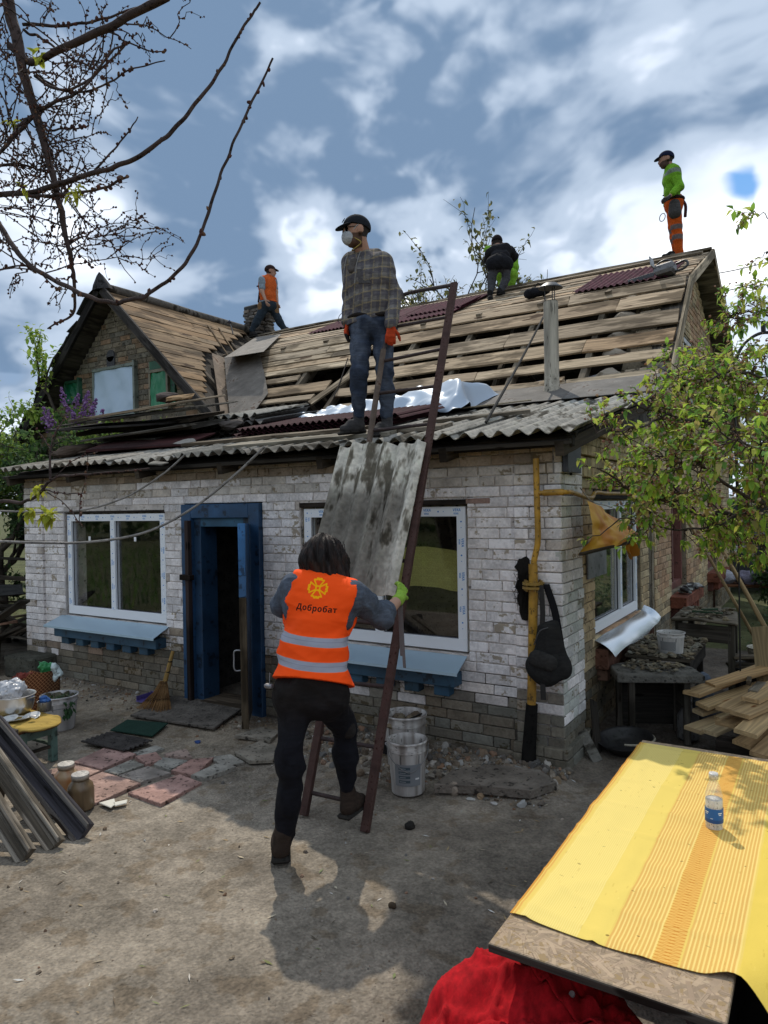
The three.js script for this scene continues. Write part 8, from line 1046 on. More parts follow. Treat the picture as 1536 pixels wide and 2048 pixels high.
worker({ label: 'bearded man in lime jacket and orange trousers standing at the ridge end', f: norm3([-0.92, 0, 0.38]), hf: [-0.90, -0.12, 0.38], head: [-0.424,6.84,-6.396], beard: [0.03, 0.02, 0.016],
  J: { neck: [-0.376,6.722,-6.425], chest: [-0.359,6.56,-6.434], pelvis: [-0.344,6.236,-6.441], shR: [-0.368,6.763,-6.666], shL: [-0.29,6.59,-6.277], elL: [-0.215,6.337,-6.251], wrL: [-0.325,6.2,-6.133], elR: [-0.424,6.554,-6.688], wrR: [-0.452,6.369,-6.551], hipL: [-0.308,6.149,-6.344], hipR: [-0.368,6.234,-6.543], knL: [-0.287,5.807,-6.354], ankL: [-0.259,5.453,-6.404], knR: [-0.344,5.866,-6.496], ankR: [-0.326,5.518,-6.527], toeL: [-0.421,5.365,-6.266], toeR: [-0.483,5.457,-6.464] },
  top: 'jacket', topC: (x, y, z) => { const k = 0.8 + 0.4 * fbm3(x * 18, y * 18, z * 18, 2); return mul3(Math.abs(y - 6.58) < 0.035 ? [0.28, 0.34, 0.26] : [0.24, 0.55, 0.035], k); }, sleeve: 0.75, trousers: 'trousers', trC: (x, y, z) => { const k = 0.8 + 0.4 * fbm3(x * 18, y * 18, z * 18, 2); return mul3(Math.abs(y - 5.80) < 0.035 || Math.abs(y - 5.66) < 0.035 ? [0.22, 0.17, 0.16] : [0.78, 0.13, 0.015], k); }, boots: [0.035, 0.04, 0.038], capC: [0.012, 0.018, 0.055], gloveC: [0.08, 0.08, 0.09],
  extra: (t, { J, f, s }) => { part('tool_belt', nets(union([cap(add3(J.hipL, [0, 0.06, 0]), add3(J.hipR, [0, 0.06, 0]), 0.145, undefined, [UP, 3.2])], 0.01), 0.012, { color: [0.05, 0.03, 0.025] }), M.cloth, t); part('tool_pouch', nets(folds(union([cap(add3(J.hipL, add3(mul3(s, -0.10), [0, -0.0, 0])), add3(J.hipL, add3(mul3(s, -0.10), [0, -0.12, 0])), 0.075, 0.09, [s, 1.5])], 0.03), 0.008), 0.012, { color: [0.10, 0.095, 0.09] }), M.cloth, t, { label: 'grey pouch on the hip' }); part('hammer_loop', tube(curve([add3(J.hipL, add3(mul3(f, -0.11), [0, 0.05, 0])), add3(J.hipL, add3(mul3(f, -0.15), [0, -0.03, 0])), add3(J.hipL, add3(mul3(f, -0.145), [0, -0.2, 0]))], 12), 0.022, 8, { color: [0.09, 0.03, 0.03] }), M.cloth, t); part('wire_coil', prep(at(new THREE.TorusGeometry(0.055, 0.006, 6, 20), ...add3(J.hipL, add3(mul3(f, 0.17), [0, -0.18, 0])), 0, -0.6, 0), [0.3, 0.3, 0.32]), M.steel, t); } });

// ------------------------------------------------------------------ things lying on the roofs
{ // silver tarpaulin
  rnd = rngOf(301); const t = thing('silver_tarp', 'crumpled silvery tarpaulin lying on the low roof behind the man', 'tarpaulin');
  const A = [-4.15, 2.80, -1.85], B = [-1.75, 2.88, -2.35];
  const f = (u, v) => { const x = mix(-4.1, -1.62, u) + 0.05 * Math.sin(v * 9), z = mix(-1.62, -2.62, v) - 0.15 * u + 0.06 * Math.sin(u * 14 + v * 3), env = Math.pow(Math.sin(Math.PI * clamp(v)), 0.7) * (0.10 + 0.20 * u * u) * smooth(0, 0.08, u) * smooth(1.0, 0.95, u); const n = fbm3(u * 9, v * 5, 3, 3) - 0.5; return [x, extY(z) + 0.09 + env + Math.abs(n) * 0.12 + 0.03 * Math.sin(u * 31 + v * 11 + 5 * n), z]; };
  part('sheet', sheetOf(f, 90, 44, 0.002, (x, y, z) => mix3([0.36, 0.45, 0.55], [0.46, 0.51, 0.57], fbm3(x * 5, y * 5, z * 5, 2))), mat({ roughness: 0.42, metalness: 0.15 }), t);
}
rnd = rngOf(302);
const stackX = -5.35;
for (let i = 0; i < 6; i++) {
  const t = thing('slate_sheet_stack', ['lowest', 'second', 'third', 'fourth', 'fifth', 'topmost'][i] + ' dark corrugated sheet of the stack left of the man', 'roofing sheet', [0, 0, 0], 0, 'old corrugated sheets stacked on the low roof');
  const g = corrugated(1.75, 0.95, 0.15, 0.024, 0.007, { nz: 5, rough: 0.02, ragged: 0.05, phase: i, color: tint(i === 5 ? [0.34, 0.33, 0.31] : [0.15, 0.14, 0.135], 0.2) }); g.applyMatrix4(m4().makeRotationY(rr(-0.05, 0.05))); g.applyMatrix4(fExt(stackX + rr(-0.08, 0.08) - (i > 3 ? 0.25 : 0), -2.15 - rr(0, 0.06), 0.075 + i * 0.042)); part('sheet', g, M.slate, t);
}
for (let i = 0; i < 4; i++) { const t = thing('red_sheet_stack', ['lowest', 'second', 'third', 'topmost'][i] + ' dark red profiled sheet lying under the silver tarpaulin', 'roofing sheet', [0, 0, 0], 0, 'dark red sheets stacked on the low roof'); const g = corrugated(2.0, 0.9, 0.078, 0.013, 0.003, { nz: 3, seg: 6, rough: 0.01, color: [0.05, 0.014, 0.02] }); g.applyMatrix4(fExt(-3.85 + rr(-0.05, 0.05) + i * 0.03, -1.75, 0.07 + i * 0.03)); part('sheet', g, M.wine, t); }
for (const [x, z, L, w, ry, c, l, o] of [[-2.15, -0.02, 1.7, 0.26, 0.02, [0.36, 0.34, 0.29], 'grey flat board under the feet of the man on the eave', 0.075], [-1.35, -0.15, 0.9, 0.2, -0.08, [0.33, 0.30, 0.26], 'shorter board end beside the ladder on the eave', 0.08], [-0.95, -0.75, 0.9, 0.12, 0.2, [0.30, 0.27, 0.23], 'broken lath on the low roof right of the ladder', 0.08], [-3.0, -0.5, 2.2, 0.14, 0.04, [0.33, 0.28, 0.22], 'long plank lying along the eave left of the man', 0.085]]) { const t = thing('loose_board', l, 'board'); part('board', plank(L, w, 0.03, c, { wob: 0.012 }).applyMatrix4(m4().makeRotationY(ry)).applyMatrix4(fExt(x, z, o)), M.wood, t); }
// pile of old sheets and boards at the left end of the low roof
{
  const items = [[-5.35, -1.05, 2.0, 0.8, 0.50, [0.46, 0.38, 0.29], 'wide flat tan board on top of the pile at the left eave'], [-5.3, -1.0, 2.2, 0.8, 0.44, [0.13, 0.125, 0.115], 'grey board just under the tan one'], [-5.55, -0.95, 1.9, 0.8, 0.35, [0.05, 0.045, 0.042], 'black board in the middle of the left pile'], [-5.1, -0.9, 1.6, 0.7, 0.25, [0.15, 0.14, 0.125], 'grey weathered board low in the left pile'], [-4.85, -0.62, 1.5, 0.5, 0.13, [0.085, 0.03, 0.032], 'dark red sheet sliding out of the left pile'], [-5.7, -0.8, 1.2, 0.6, 0.12, [0.12, 0.09, 0.075], 'brown board at the bottom left of the pile']];
  for (const [x, z, L, w, h, c, l] of items) { const t = thing('loose_board', l, 'board'); part('board', cbox(L, 0.025, w, 0.004, c, 0.01).applyMatrix4(m4().makeRotationFromEuler(new THREE.Euler(h > 0.5 ? 0.30 : rr(-0.02, 0.12), rr(-0.12, 0.12), rr(-0.05, 0.05)))).applyMatrix4(fExt(x, z, h)), M.wood, t); }
  for (let i = 0; i < 6; i++) { const t = thing('loose_board', 'dark board buried in the pile at the left eave', 'board', [0, 0, 0], 0, 'dark boards buried in the left pile'); part('board', cbox(rr(1.2, 1.9), 0.045, rr(0.5, 0.75), 0.005, tint([0.13, 0.115, 0.10], 0.35), 0.012).applyMatrix4(m4().makeRotationFromEuler(new THREE.Euler(rr(-0.05, 0.05), rr(-0.15, 0.15), rr(-0.04, 0.04)))).applyMatrix4(fExt(-5.35 + rr(-0.25, 0.25), -1.05 + rr(-0.05, 0.05), 0.07 + i * 0.05)), M.wood, t); }
  for (const [p, s, c, l] of [[[-4.62, -0.95, 0.57], [0.2, 0.03, 0.12], [0.40, 0.27, 0.15], 'pale bent piece of fibreboard on the left pile'], [[-4.85, -1.0, 0.60], [0.16, 0.05, 0.1], [0.10, 0.08, 0.075], 'dark crumpled scrap on the left pile'], [[-4.15, -1.2, 0.2], [0.16, 0.05, 0.1], [0.17, 0.15, 0.14], 'grey scrap at the right end of the left pile'], [[-6.15, -0.6, 0.12], [0.3, 0.07, 0.2], [0.13, 0.095, 0.075], 'brown heap at the far left of the eave'], [[-4.2, -0.55, 0.1], [0.12, 0.03, 0.1], [0.42, 0.4, 0.37], 'pale broken slate on the eave below the gable']]) { const t = thing('roof_scrap', l, 'scrap', [0, 0, 0]); const g = lump(s, c, { k: 0.5, detail: 2 }); g.applyMatrix4(fExt(p[0], p[1], p[2])); part('scrap', g, M.stone, t); }
}
{ const t = thing('eave_scrap', 'pale slate chip hanging under the eave above the left window', 'scrap', [-3.62,2.251,0.32]); part('chip', at(cbox(0.16, 0.012, 0.09, 0.003, [0.3, 0.29, 0.27], 0.006), 0, 0, 0, 0.3, 0.2, -0.15), M.slate, t); }
{ // chainsaw
  rnd = rngOf(303); const p = [-0.091,4.515,-4.319], t = thing('chainsaw', 'grey and black chainsaw resting on the ridge sheets', 'chainsaw', p, 2.9); t.rotation.x = -0.25;
  part('engine', [at(cbox(0.24, 0.13, 0.15, 0.03, [0.22, 0.22, 0.23]), 0, 0.09, 0)], M.plastic, t); part('starter_cover', prep(at(new THREE.CylinderGeometry(0.075, 0.08, 0.03, 20), -0.02, 0.09, 0.085, Math.PI / 2, 0, 0), [0.08, 0.08, 0.085]), M.plastic, t); part('front_handle', prep(at(new THREE.TorusGeometry(0.12, 0.012, 8, 24, 3.6), 0.02, 0.1, 0, 0, 0, -0.2), [0.03, 0.03, 0.03]), M.plastic, t); part('rear_handle', tube(curve([[-0.13, 0.12, 0], [-0.24, 0.13, 0], [-0.27, 0.07, 0], [-0.22, 0.03, 0], [-0.12, 0.03, 0]], 16), 0.014, 8, { color: [0.04, 0.04, 0.04] }), M.plastic, t); part('guide_bar', at(cbox(0.34, 0.06, 0.008, 0.003, [0.12, 0.12, 0.12]), 0.29, 0.06, -0.03), M.steel, t); part('guard', bar([0.12, 0.12, -0.07], [0.15, 0.26, -0.07], 0.015, 0.1, [0, 0, 1], [0.3, 0.3, 0.3]), M.plastic, t);
}
{ const p = [-1.775,4.647,-4.618], t = thing('tool_bag', 'black tool bag on the roof beside the vent hat', 'bag', p); const b = union([cap([-0.12, 0.05, 0], [0.12, 0.06, 0.0], 0.07, 0.06)], 0.02), f = folds(b, 0.02, 12, 12); part('bag_body', nets(f, 0.012, { color: [0.02, 0.02, 0.024] }), M.cloth, t); part('handle', tube(curve([[-0.06, 0.1, 0], [0, 0.17, 0], [0.07, 0.1, 0]], 10), 0.009, 6, { color: [0.02, 0.02, 0.02] }), M.cloth, t); }
for (const [a, b, r, c, l] of [[[-1.437,4.191,-3.907], [-0.696,2.452,-0.355], 0.012, [0.05, 0.048, 0.045], 'dark rope running down the roof left of the vent pipe'], [[-4.284,3.963,-3.677], [-4.052,3.291,-2.998], 0.008, [0.06, 0.05, 0.045], 'dark rope on the boards left of the man'], [[-3.4, extY(-2.0) + 0.1, -2.0], [-0.95, extY(-2.05) + 0.09, -2.05], 0.008, [0.42, 0.36, 0.25], 'pale cord lying across the base of the vent pipe']]) { const t = thing('rope', l, 'rope'); part('line', tube(curve([a, lerp3(a, b, 0.5).map((v, i) => v + (i === 1 ? -0.02 : 0)), b], 20), r, 7, { color: c }), M.cloth, t); }
{ const t = thing('wire_coil', 'loops of dark wire on the ridge left of the man', 'wire', [-5.751,5.128,-5.713]); for (let i = 0; i < 3; i++) part('loop', prep(at(new THREE.TorusGeometry(0.12 - i * 0.02, 0.006, 6, 24), i * 0.05, 0.06, 0, 0.5 * i, 0.4, 0.3), [0.03, 0.03, 0.035]), M.plastic, t); part('tail', tube(curve([[0.1, 0.05, 0], [0.5, 0.0, 0.1], [0.9, -0.05, 0.25], [1.2, -0.02, 0.1]], 16), 0.007, 6, { color: [0.03, 0.03, 0.035] }), M.plastic, t); }
{ const t = thing('roof_hook', 'thin bent metal hook on the left ridge before the chimney', 'hook'); part('rod', tube(curve([[-7.868,5.103,-5.074], [-7.891,5.225,-5.061], [-7.922,5.319,-5.043]], 8), 0.012, 6, { color: [0.3, 0.28, 0.26] }), M.steel, t); part('tip', at(lathe([[0, 0.06], [0.05, 0.0], [0, 0]], 10, [0.06, 0.06, 0.08]), ...[-7.922,5.31,-5.043]), M.steel, t); }

// ------------------------------------------------------------------ trees and plants
M.bark = mat({ map: rep(T.grime, 2), bumpMap: rep(T.rough, 4), bumpScale: 0.004, roughness: 0.95 });
// a leaf: four triangles folded along its middle, drooping at the tip
function leafTo(s, p, dir, up, L, w, c, bend = 0.25) {
  const d = norm3(dir), x = norm3(cross3(d, up)), n = cross3(x, d), q = (a, b, h) => add3(p, add3(add3(mul3(d, a * L), mul3(x, b * w)), mul3(n, h * L)));
  const b0 = q(0, 0, 0), m = q(0.48, 0, 0.02), l = q(0.42, -1, 0.10), r = q(0.42, 1, 0.10), t = q(1, 0, -bend), l2 = q(0.75, -0.72, 0.02 - bend * 0.4), r2 = q(0.75, 0.72, 0.02 - bend * 0.4), m2 = q(0.75, 0, -bend * 0.45), U = [[0, 0.5], [0.5, 0.5], [0.4, 0], [0.4, 1], [1, 0.5]];
  s.tri(b0, m, l, U[0], U[1], U[2], c); s.tri(b0, r, m, U[0], U[3], U[1], c); s.tri(l, m, m2, U[2], U[1], U[4], c); s.tri(l, m2, l2, U[2], U[4], U[2], c); s.tri(m, r, r2, U[1], U[3], U[3], c); s.tri(m, r2, m2, U[1], U[3], U[4], c); s.tri(l2, m2, t, U[2], U[4], U[4], c); s.tri(m2, r2, t, U[4], U[3], U[4], c);
}
const rdir = () => norm3([rr(-1, 1), rr(-1, 1), rr(-1, 1)]);
const along = (pts, u) => { const k = u * (pts.length - 1), i = Math.min(Math.floor(k), pts.length - 2); return lerp3(pts[i], pts[i + 1], k - i); };
const wob = (pts, n, a) => { const c = curve(pts, n), s = rnd() * 99; return c.map((p, i) => (i && i < n ? add3(p, [(noise3(s, i * 0.6, 1) - 0.5) * a, (noise3(s, i * 0.6, 5) - 0.5) * a, (noise3(s, i * 0.6, 9) - 0.5) * a]) : p)); };
// cherry tree at the right, in young leaf with withered blossom
{
  rnd = rngOf(401); const t = thing('cherry_tree', 'cherry tree with fresh green leaves and withered blossom at the right edge', 'tree');
  const K = [1.704,1.774,-1.014], base = [K[0] + 0.1, 0, K[2]];
  const limbs = [
    [[K, [1.368,1.864,-0.686], [1.018,1.726,-0.347], [0.817,1.758,-0.103], [0.627,1.831,0.134], [0.484,1.909,0.281], [0.356,2.027,0.419]], 0.020],
    [[K, [1.401,2.134,-0.591], [1.123,2.248,-0.182], [0.93,2.287,0.057], [0.747,2.324,0.29], [0.579,2.4,0.512]], 0.022],
    [[K, [1.424,2.44,-1.081], [1.132,2.654,-0.899], [0.91,2.778,-0.643], [0.738,2.696,-0.416], [0.61,2.631,-0.335]], 0.020],
    [[K, [1.486,2.735,-1.24], [1.243,3.121,-1.21], [1.029,3.179,-1.076], [0.857,3.068,-0.849]], 0.011],
    [[K, [1.428,1.753,-0.368], [1.194,1.819,0.132], [0.992,1.962,0.376], [0.846,2.043,0.584], [0.709,2.086,0.67]], 0.020],
    [[K, [1.414,1.535,-1.066], [1.111,1.5,-0.994], [0.902,1.611,-0.863], [0.707,1.703,-0.742]], 0.018],
    [[K, [1.444,2,-1.561], [1.147,2.287,-1.613], [0.852,2.605,-1.432], [0.688,2.726,-1.33]], 0.020],
    [[K, [1.519,3.039,-1.028], [1.298,3.552,-0.776], [1.187,3.721,-0.708], [1.116,3.739,-0.664]], 0.0062],
    [[K, [1.517,2.855,-1.143], [1.32,3.316,-0.905], [1.192,3.506,-0.827], [1.134,3.473,-0.79]], 0.006],
    [[[1.018,1.726,-0.347], [0.895,1.637,-0.151], [0.728,1.639,0.072], [0.481,1.716,0.403], [0.357,1.627,0.541]], 0.007],
    [[[0.747,2.324,0.29], [0.645,2.257,0.472], [0.512,2.221,0.615], [0.431,2.229,0.725]], 0.007],
    [[[0.627,1.831,0.134], [0.595,1.712,0.272], [0.535,1.597,0.37]], 0.005],
    [[[0.817,1.758,-0.103], [0.68,1.952,0.099], [0.55,2.044,0.239], [0.473,2.058,0.346]], 0.006],
    [[K, [1.434,1.843,-0.019], [1.27,1.998,0.555], [1.152,2.12,0.746], [1.025,2.072,0.826]], 0.014],
    [[K, [1.482,2.139,-0.76], [1.275,2.505,-0.398], [1.075,2.615,-0.155], [0.867,2.528,-0.024], [0.686,2.501,0.09]], 0.016],
  ];
  part('trunk', tube(wob([base, [base[0] - 0.05, 0.7, base[2]], K, add3(K, [0.3, 1.3, -0.1])], 20, 0.04), (u) => 0.11 - 0.05 * u, 12, { color: [0.10, 0.085, 0.075] }), M.bark, t);
  const lv = [], twigs = [], bl = [], lines = [];
  const LC = [[0.36, 0.54, 0.06], [0.46, 0.60, 0.08], [0.26, 0.43, 0.06], [0.13, 0.26, 0.05], [0.52, 0.56, 0.11], [0.44, 0.38, 0.13]];
  const spray = (p, d, n) => {       // a twig end with its leaves and withered flowers
    const L = rr(0.06, 0.17), e = add3(p, mul3(d, L)), pts = wob([p, add3(lerp3(p, e, 0.5), [0, -0.01, 0]), e], 5, 0.02); twigs.push(tube(pts, (u) => 0.0028 - 0.0015 * u, 4, { color: tint([0.12, 0.085, 0.065], 0.2) }));
    for (let i = 0; i < n; i++) { const q = along(pts, rr(0.35, 1)), dd = norm3(add3(mul3(d, 0.5), add3(mul3(rdir(), 0.8), [0, -0.25, 0]))); lv.push([q, dd, rr(0.03, 0.075), tint(pick(LC), 0.15)]); }
    if (rnd() < 0.75) for (let i = 0; i < 7; i++) { const q = add3(along(pts, rr(0.3, 1)), mul3(rdir(), rr(0.01, 0.045))); bl.push(at(lump(rr(0.005, 0.010), tint(pick([[0.42, 0.24, 0.16], [0.5, 0.36, 0.26], [0.33, 0.16, 0.11], [0.58, 0.5, 0.42]]), 0.2), { k: 0.4, detail: 0 }), ...q)); }
  };
  for (const [pts, r] of limbs) {
    const line = wob(pts, 22, 0.05); part('branch', tube(line, (u) => r * (1 - 0.82 * u) + 0.0015, 7, { color: [0.085, 0.07, 0.062] }), M.bark, t); lines.push(line);
    const n = r > 0.0085 ? Math.round(r * 2100) + 8 : 5; for (let i = 0; i < n; i++) {
      const u = Math.pow(rnd(), 1.15) * 0.78 + 0.14, p = along(line, u), d = norm3(add3(rdir(), [0, 0.1, 0])), L = rr(0.08, 0.34) * (r > 0.01 ? 1.15 - u * 0.75 : 0.3), e = add3(p, mul3(d, L)), side = wob([p, lerp3(p, e, 0.5), e], 6, 0.04); twigs.push(tube(side, (k) => 0.0048 * (1 - 0.6 * k), 5, { color: tint([0.11, 0.08, 0.065], 0.2) })); const m = 1 + Math.round(L * 6); for (let j = 0; j < m; j++) spray(along(side, rr(0.3, 1)), norm3(add3(d, mul3(rdir(), 0.9))), 5 + Math.floor(rnd() * 5)); spray(e, norm3(add3(d, mul3(rdir(), 0.4))), 8);
    }
    spray(line[line.length - 1], norm3(sub3(line[line.length - 1], line[line.length - 3])), 6);
  }
  part('twigs', twigs, M.bark, t, { stuff: true }); part('blossom', bl, M.leaf, t, { stuff: true });
  lv.sort((a, b) => b[2] / len3(sub3(b[0], CAM)) - a[2] / len3(sub3(a[0], CAM)));
  const rest = new Soup(); lv.forEach(([p, d, L, c], i) => { const s = i < 260 ? new Soup() : rest; leafTo(s, p, d, UP, L, L * rr(0.2, 0.27), c, rr(0.1, 0.45)); if (i < 260) part('leaf', s.geo(), M.leaf, t); }); part('leaves', rest.geo(), M.leaf, t, { stuff: true });
}
// leafy trees further off: limbs grown from a trunk, leaves set along the outer twigs
function tree(name, label, { base, h, r, spread, levels = 4, leaves, size, cols, bark = [0.09, 0.075, 0.062], lean = [0, 0, 0], bare = 0.35, seed, group, droop = 0, w = 0.45, flowers, kids = 5 }) {
  rnd = rngOf(seed); const t = thing(name, label, 'tree', [0, 0, 0], 0, group), lim = [], ends = [];
  const grow = (p, d, L, rad, lev) => { const e = add3(p, mul3(d, L)), pts = wob([p, add3(lerp3(p, e, 0.5), mul3(rdir(), L * 0.06)), e], lev < 2 ? 8 : 4, L * 0.12); lim.push(tube(pts, (u) => rad * (1 - 0.55 * u), lev < 2 ? 8 : 4, { color: bark })); if (lev >= levels) { ends.push(pts); return; } if (lev >= levels - 1) ends.push(pts); const n = lev === 0 ? kids + 1 : 3 + Math.floor(rnd() * 2); for (let i = 0; i < n; i++) { const u = lev === 0 ? rr(bare, 1) : rr(0.35, 1), q = norm3(add3(mul3(d, 0.75), add3(mul3(rdir(), spread), [0, 0.12 - droop, 0]))); grow(along(pts, u), q, L * rr(0.5, 0.72), rad * rr(0.45, 0.6), lev + 1); } };
  grow(base, norm3(add3([0, 1, 0], lean)), h * 0.5, r, 0);
  part('trunk', lim.slice(0, 1), M.bark, t); part('limbs', lim.slice(1), M.bark, t, { stuff: true });
  const s = new Soup(), fl = []; for (let i = 0; i < leaves; i++) { const e = ends[Math.floor(rnd() * ends.length)], p = add3(along(e, rr(0.1, 1)), mul3(rdir(), rr(0, size * 1.5))), k = size * rr(0.7, 1.3); leafTo(s, p, norm3(add3(rdir(), [0, -0.2, 0])), UP, k, k * w * 0.6, tint(pick(cols), 0.2), 0.2); }
  part('crown', s.geo(), M.leaf, t, { stuff: true }); return [t, ends];
}
const G1 = [[0.15, 0.26, 0.05], [0.20, 0.33, 0.06], [0.09, 0.17, 0.04]], G2 = [[0.30, 0.42, 0.08], [0.22, 0.35, 0.06], [0.38, 0.46, 0.10]], G3 = [[0.05, 0.10, 0.03], [0.075, 0.14, 0.035], [0.035, 0.075, 0.022]];
const gpt = (x, z) => [x, -0.05, z];
tree('leafy_tree', 'tall loose green tree at the far left edge beside the gable', { base: gpt(-10.3, -1.7), h: 5.3, r: 0.12, spread: 1.0, leaves: 13000, size: 0.10, cols: G2, seed: 501, bare: 0.2 });
tree('leafy_tree', 'bushy green tree lower down left of the gable', { base: gpt(-9.5, -0.7), h: 4.6, r: 0.09, spread: 0.95, leaves: 12000, size: 0.085, cols: G2, seed: 502, bare: 0.15 });
tree('leafy_tree', 'dark green bush behind the scrap pile', { base: gpt(-8.3, -0.9), h: 3.0, r: 0.07, spread: 0.9, leaves: 5000, size: 0.08, cols: G3, seed: 503, bare: 0.1 });
tree('leafy_tree', 'yellowish green tree farther off at the left edge', { base: gpt(-16.5, -6.5), h: 5.5, r: 0.15, spread: 0.8, leaves: 4200, size: 0.13, cols: G2, seed: 504, bare: 0.2 });
tree('leafy_tree', 'sparse tree with pale young leaves behind the ridge', { base: gpt(-9.2, -16.4), h: 11.2, r: 0.16, spread: 0.72, leaves: 3000, size: 0.17, cols: [[0.14, 0.15, 0.05], [0.24, 0.22, 0.09], [0.09, 0.10, 0.045]], seed: 505, bare: 0.45, bark: [0.05, 0.042, 0.04], kids: 7 });
tree('leafy_tree', 'second sparse tree top showing behind the ridge', { base: gpt(-7.2, -17.5), h: 9.9, r: 0.14, spread: 0.8, leaves: 1900, size: 0.16, cols: [[0.14, 0.15, 0.05], [0.24, 0.22, 0.09]], seed: 506, bare: 0.5, bark: [0.05, 0.042, 0.04], kids: 6 });
tree('leafy_tree', 'dark tree beyond the garden on the right', { base: gpt(3.6, -15), h: 5.6, r: 0.15, spread: 0.8, leaves: 3600, size: 0.14, cols: G1, seed: 507, bare: 0.1 });
tree('leafy_tree', 'larger tree beyond the garden at the right edge', { base: gpt(6.6, -13), h: 6.4, r: 0.17, spread: 0.8, leaves: 4200, size: 0.15, cols: G1, seed: 508, bare: 0.1 });
tree('leafy_tree', 'dark tree standing across the yard, mirrored in the windows', { base: gpt(-4.5, 11.5), h: 5.5, r: 0.14, spread: 0.9, leaves: 3500, size: 0.16, cols: G3, seed: 515, bare: 0.1 });
tree('leafy_tree', 'second dark tree across the yard, mirrored in the left window', { base: gpt(-9.5, 10), h: 5.0, r: 0.14, spread: 0.9, leaves: 3500, size: 0.16, cols: G3, seed: 516, bare: 0.1 });
tree('garden_shrub', 'low dark green shrub at the end of the side wall', { base: gpt(1.15, -8.3), h: 1.5, r: 0.04, spread: 1.0, leaves: 3000, size: 0.07, cols: G3, seed: 509, bare: 0.05 });
tree('garden_shrub', 'low green shrub right of the tall weathered table', { base: gpt(1.35, -4.6), h: 0.95, r: 0.03, spread: 1.1, leaves: 2600, size: 0.06, cols: G3, seed: 510, bare: 0.02 });
tree('garden_shrub', 'leafy green shrub behind the plank stack', { base: gpt(2.3, -5.6), h: 1.1, r: 0.03, spread: 1.1, leaves: 2600, size: 0.07, cols: G1, seed: 511, bare: 0.02 });
{ // lilac
  const [t, ends] = tree('lilac_bush', 'lilac bush in purple flower before the left gable', { base: gpt(-7.75, -1.55), h: 3.9, r: 0.05, spread: 0.75, leaves: 2600, size: 0.075, cols: [[0.10, 0.18, 0.045], [0.15, 0.24, 0.05], [0.07, 0.13, 0.04]], seed: 520, bare: 0.45, w: 0.6 });
  const fl = []; const spots = [[-7.147,3.243,-1.26], [-7.019,3.288,-1.34], [-7.115,3.128,-1.161], [-6.972,3.091,-1.25], [-6.857,3.177,-1.323], [-7.13,2.972,-0.914], [-7.077,2.896,-0.828], [-7.364,3.364,-1.243], [-6.798,3.056,-1.241], [-6.951,3.013,-1.144], [-7.214,3.007,-0.861], [-6.686,3.007,-1.311]];
  for (const p of spots) { const d = norm3([rr(-0.4, 0.4), 1, rr(-0.4, 0.4)]), L = rr(0.16, 0.24); for (let i = 0; i < 46; i++) { const u = rnd(), q = add3(add3(p, mul3(d, u * L)), mul3(rdir(), 0.055 * (1 - u * 0.8))); fl.push(at(lump(rr(0.009, 0.016), tint(pick([[0.30, 0.16, 0.36], [0.40, 0.24, 0.45], [0.22, 0.10, 0.27]]), 0.2), { k: 0.3, detail: 0 }), ...q)); } } part('blossom', fl, M.leaf, t, { stuff: true });
}
// leaves sprouting behind the board pile, below the gable windows
tree('garden_shrub', 'green shoots below the small gable window', { base: [-6.3, 1.4, -2.1], h: 2.0, r: 0.03, spread: 0.7, leaves: 900, size: 0.07, cols: G2, seed: 522, bare: 0.5 });
tree('garden_shrub', 'green shoots below the covered gable window', { base: [-7.6, 1.5, -2.1], h: 1.9, r: 0.03, spread: 0.8, leaves: 1300, size: 0.07, cols: G2, seed: 523, bare: 0.5 });
{ // ground cover at the right and grass far off
  rnd = rngOf(530); const s = new Soup(); for (let i = 0; i < 5200; i++) { const x = rr(0.75, 4.5), z = rr(-10, -3.4), h = rr(0.05, 0.4); leafTo(s, [x, h * rnd(), z], norm3([rr(-1, 1), rr(0, 0.9), rr(-1, 1)]), UP, rr(0.05, 0.11), rr(0.012, 0.026), tint(pick(G3), 0.25), 0.3); } const o = part('ground_cover', s.geo(), M.leaf, scene, { stuff: true }); o.userData.label = 'low green weeds along the garden side of the house'; o.userData.category = 'weeds';
  const q = new Soup(); for (let i = 0; i < 26000; i++) { const a = rr(0, 6.283), d = rr(9, 34), x = Math.cos(a) * d, z = -4 + Math.sin(a) * d; if (x > -8 && x < 0.6 && z < 0) continue; if (z > 3 && Math.abs(x) < 9) continue; q.tri([x, -0.05, z], [x + 0.04, -0.05, z + 0.02], [x + rr(-0.1, 0.1), rr(0.08, 0.35), z + rr(-0.1, 0.1)], [0, 0], [0.1, 0], [0, 1], tint(pick(G1), 0.3)); } const g = part('grass', q.geo(), M.leaf, scene, { stuff: true }); g.userData.label = 'rough grass beyond the yard'; g.userData.category = 'grass';
}
{ // far belt of trees round the horizon
  rnd = rngOf(540); const s = new Soup(); for (let i = 0; i < 15000; i++) { const a = rr(0, 6.283), d = rr(42, 52), hgt = 3.2 + 3.0 * fbm3(Math.cos(a) * 4, 1, Math.sin(a) * 4, 3) * 1.6, y = Math.pow(rnd(), 0.8) * hgt, k = rr(0.4, 0.9); leafTo(s, [Math.cos(a) * d, y, Math.sin(a) * d], rdir(), UP, k, k * 0.4, tint(pick(G3), 0.25), 0.2); } const o = part('distant_wood', s.geo(), M.leaf, scene, { stuff: true }); o.userData.label = 'dark belt of distant trees around the gardens'; o.userData.category = 'wood';
}
